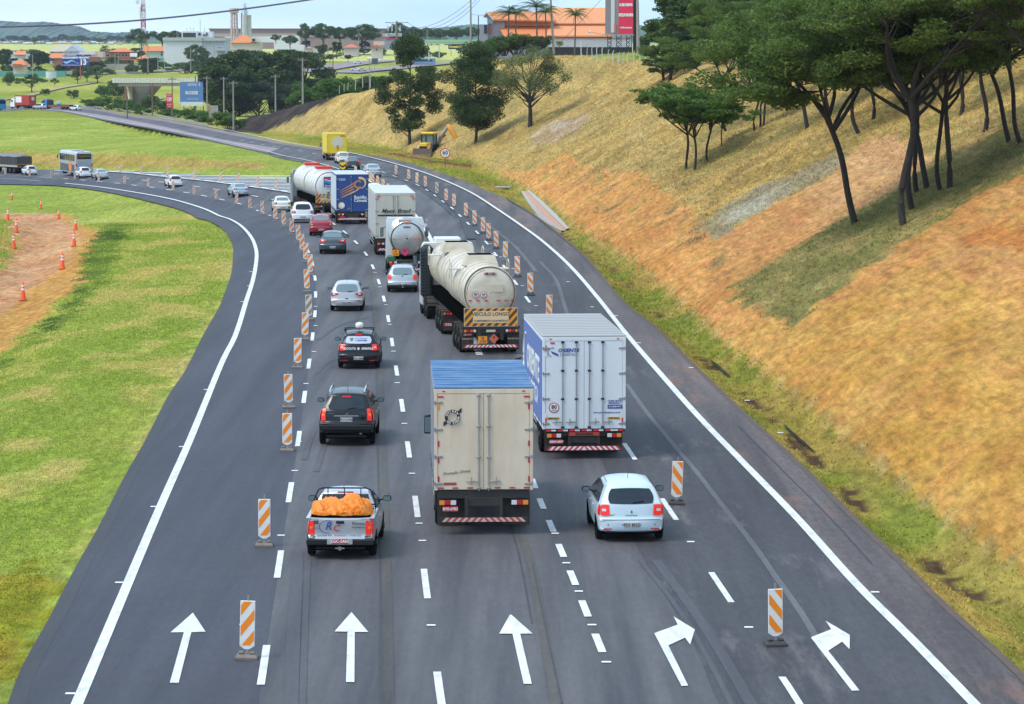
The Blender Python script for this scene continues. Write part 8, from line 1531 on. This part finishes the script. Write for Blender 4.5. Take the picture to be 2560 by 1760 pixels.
# -- distant ridge
def ridge(name, pts, Y, thick, mat_, seed):
    rs = random.Random(seed); m = MB(); top = []
    for i in range(len(pts)-1):
        for k in range(30): t = k/30; x = pts[i][0]+(pts[i+1][0]-pts[i][0])*t; y = pts[i][1]+(pts[i+1][1]-pts[i][1])*t + rs.uniform(-1.1,1.1); top.append(PY(x, y, Y+thick*0.5+rs.uniform(-60,60)))
    front = [Vector((p.x, Y-thick*0.5, 0)) for p in top]; midp = [Vector((p.x, Y, p.z*0.75+rs.uniform(-4,4))) for p in top]; back = [Vector((p.x, Y+thick*1.6, 0)) for p in top]
    m.grid([front, midp, top, back], mat_, False); return tag(m.build(name), kind='structure')
hf = M('forest_hill', (0.05,0.10,0.06), 0.95, dirt=0.6, dcol=(0.07,0.11,0.05,1), dscale=0.02)
ridge('hills', [(-700,70),(-300,60),(0,52),(60,56),(110,54),(160,60),(200,66),(232,80),(250,96)], 8300, 900, hf, 1); ridge('hills', [(180,84),(235,78),(280,82),(330,80),(420,88),(560,92),(700,86)], 7400, 700, hf, 2); ridge('hills', [(700,84),(900,78),(1050,74),(1180,60),(1260,64),(1400,70),(1700,60),(2600,50),(3600,60)], 5000, 500, hf, 3)
# -- haze
m = MB(); m.box(-5200, 5200, -60, 9050, -8, 330, M('haze_air', (1,1,1), 1)); hz = m.build('haze', fix=True); hm = bpy.data.materials.new('haze'); hm.use_nodes = True; hn = hm.node_tree.nodes; hn.clear(); ho = hn.new('ShaderNodeOutputMaterial'); hv = hn.new('ShaderNodeVolumePrincipled')
hv.inputs['Color'].default_value = (0.75,0.86,0.97,1); hv.inputs['Density'].default_value = 0.00005; hv.inputs['Anisotropy'].default_value = 0.2; hm.node_tree.links.new(hv.outputs[0], ho.inputs['Volume']); hz.data.materials.clear(); hz.data.materials.append(hm); tag(hz, kind='stuff')
# ================================================================ grass and straw tufts on the verges and slopes
def tufts(name, sel, n, hmin, hmax, seed, label, vmul=1.0):
    me = ground.data; N = len(me.vertices); co = np.empty(N*3, np.float32); me.vertices.foreach_get('co', co); co = co.reshape(-1,3); col = np.empty(N*4, np.float32); me.color_attributes['tone'].data.foreach_get('color', col); col = col.reshape(-1,4)
    x, y, z = co.T; px, py = project(x, y, z); idx = np.where(sel(x, y, z) & (px > -150) & (px < 2710) & (py < 1900))[0]; rs = np.random.RandomState(seed)
    cell = np.maximum((np.abs(np.roll(x,-1)-x)*y*0.0058), 0.02)[idx]; wt = cell*np.clip(120/y[idx], 0.15, 1.5)**1.3; pick = rs.choice(idx, n, p=wt/wt.sum())
    X = x[pick]+rs.uniform(-0.35,0.35,n)*np.clip(y[pick]/120,0.6,3); Y = y[pick]+rs.uniform(-0.5,0.5,n)*np.clip(y[pick]/120,0.6,3); Z = HZ(X, Y)
    rg = col[pick,0]/np.maximum(col[pick,1],1e-3); br = col[pick,2]/np.maximum(col[pick,0],1e-3); ppx, ppy = project(X, Y, Z); keep = ~((rg > 1.78) | ((br > 0.29) & (rg > 1.5)) | ((ppx > 1285) & (ppx < 1435) & (ppy > 470) & (ppy < 590))); pick = pick[keep]; X = X[keep]; Y = Y[keep]; Z = Z[keep]; n = len(pick)
    sc = np.clip(y[pick]/120, 0.75, 1.7); nb = 4; V = []; C = []
    base = col[pick,:3]
    for b in range(nb):
        a = rs.uniform(0, 2*PI, n); h = rs.uniform(hmin, hmax, n)*sc; w = 0.02*sc+0.012; lean = rs.uniform(0.2, 1.4, n)*h; ox = rs.uniform(-0.09,0.09,n)*sc; oy = rs.uniform(-0.09,0.09,n)*sc
        ca, sa = np.cos(a), np.sin(a)
        p0 = np.stack([X+ox-sa*w, Y+oy+ca*w, Z-0.01], 1); p1 = np.stack([X+ox+sa*w, Y+oy-ca*w, Z-0.01], 1); p2 = np.stack([X+ox+ca*lean, Y+oy+sa*lean, Z+h], 1)
        V.append(np.stack([p0,p1,p2],1)); f = rs.uniform(0.68,1.25,n)[:,None]*vmul; c = np.clip(base*f, 0, 1); C.append(np.repeat(c[:,None,:],3,1))
    V = np.concatenate(V).reshape(-1,3); C = np.concatenate(C).reshape(-1,3); k = len(V)//3
    m2 = bpy.data.meshes.new(name); m2.vertices.add(len(V)); m2.vertices.foreach_set('co', V.astype(np.float32).ravel()); m2.loops.add(len(V)); m2.loops.foreach_set('vertex_index', np.arange(len(V), dtype=np.int32)); m2.polygons.add(k); m2.polygons.foreach_set('loop_start', np.arange(0, len(V), 3, dtype=np.int32)); m2.update()
    ca_ = m2.color_attributes.new('tone', 'FLOAT_COLOR', 'POINT'); ca_.data.foreach_set('color', np.concatenate([C, np.ones((len(C),1))], 1).astype(np.float32).ravel())
    if 'tuft' not in _M:
        m = bpy.data.materials.new('tuft'); m.use_nodes = True; nn = m.node_tree.nodes; l = m.node_tree.links.new; at = nn.new('ShaderNodeAttribute'); at.attribute_name = 'tone'; b_ = nn['Principled BSDF']; b_.inputs['Roughness'].default_value = 0.8; l(at.outputs['Color'], b_.inputs['Base Color']); t = nn.new('ShaderNodeBsdfTranslucent'); l(at.outputs['Color'], t.inputs[0]); mx_ = nn.new('ShaderNodeMixShader'); mx_.inputs[0].default_value = 0.35; l(b_.outputs[0], mx_.inputs[1]); l(t.outputs[0], mx_.inputs[2]); l(mx_.outputs[0], nn['Material Output'].inputs[0]); _M['tuft'] = m
    m2.materials.append(_M['tuft']); o = bpy.data.objects.new(name, m2); COL.objects.link(o); tag(o, label, 'grass', None, 'stuff')
def right_sel(x, y, z): return (x > np.interp(y, _MY, _MX)+0.25) & (y < 520) & (y > 50)
def left_sel(x, y, z): return (x < LXf(y)-0.6) & (y < 300) & (y > 50)
_mr = sorted([G(*p) for p in MRE if p[0] > 640], key=lambda q: q[1]); _MY = [q[1] for q in _mr]; _MX = [q[0] for q in _mr]
_lr = sorted([G(*p) for p in LE if p[1] > 457], key=lambda q: q[1]); _LY = [q[1] for q in _lr]; _LX = [q[0] for q in _lr]
tufts('straw_tufts', right_sel, 90000, 0.03, 0.11, 1, 'dry straw and grass tufts covering the cut slope on the right', 1.3)
tufts('grass_tufts', left_sel, 80000, 0.02, 0.065, 2, 'short yellow green grass tufts on the left field', 1.3)
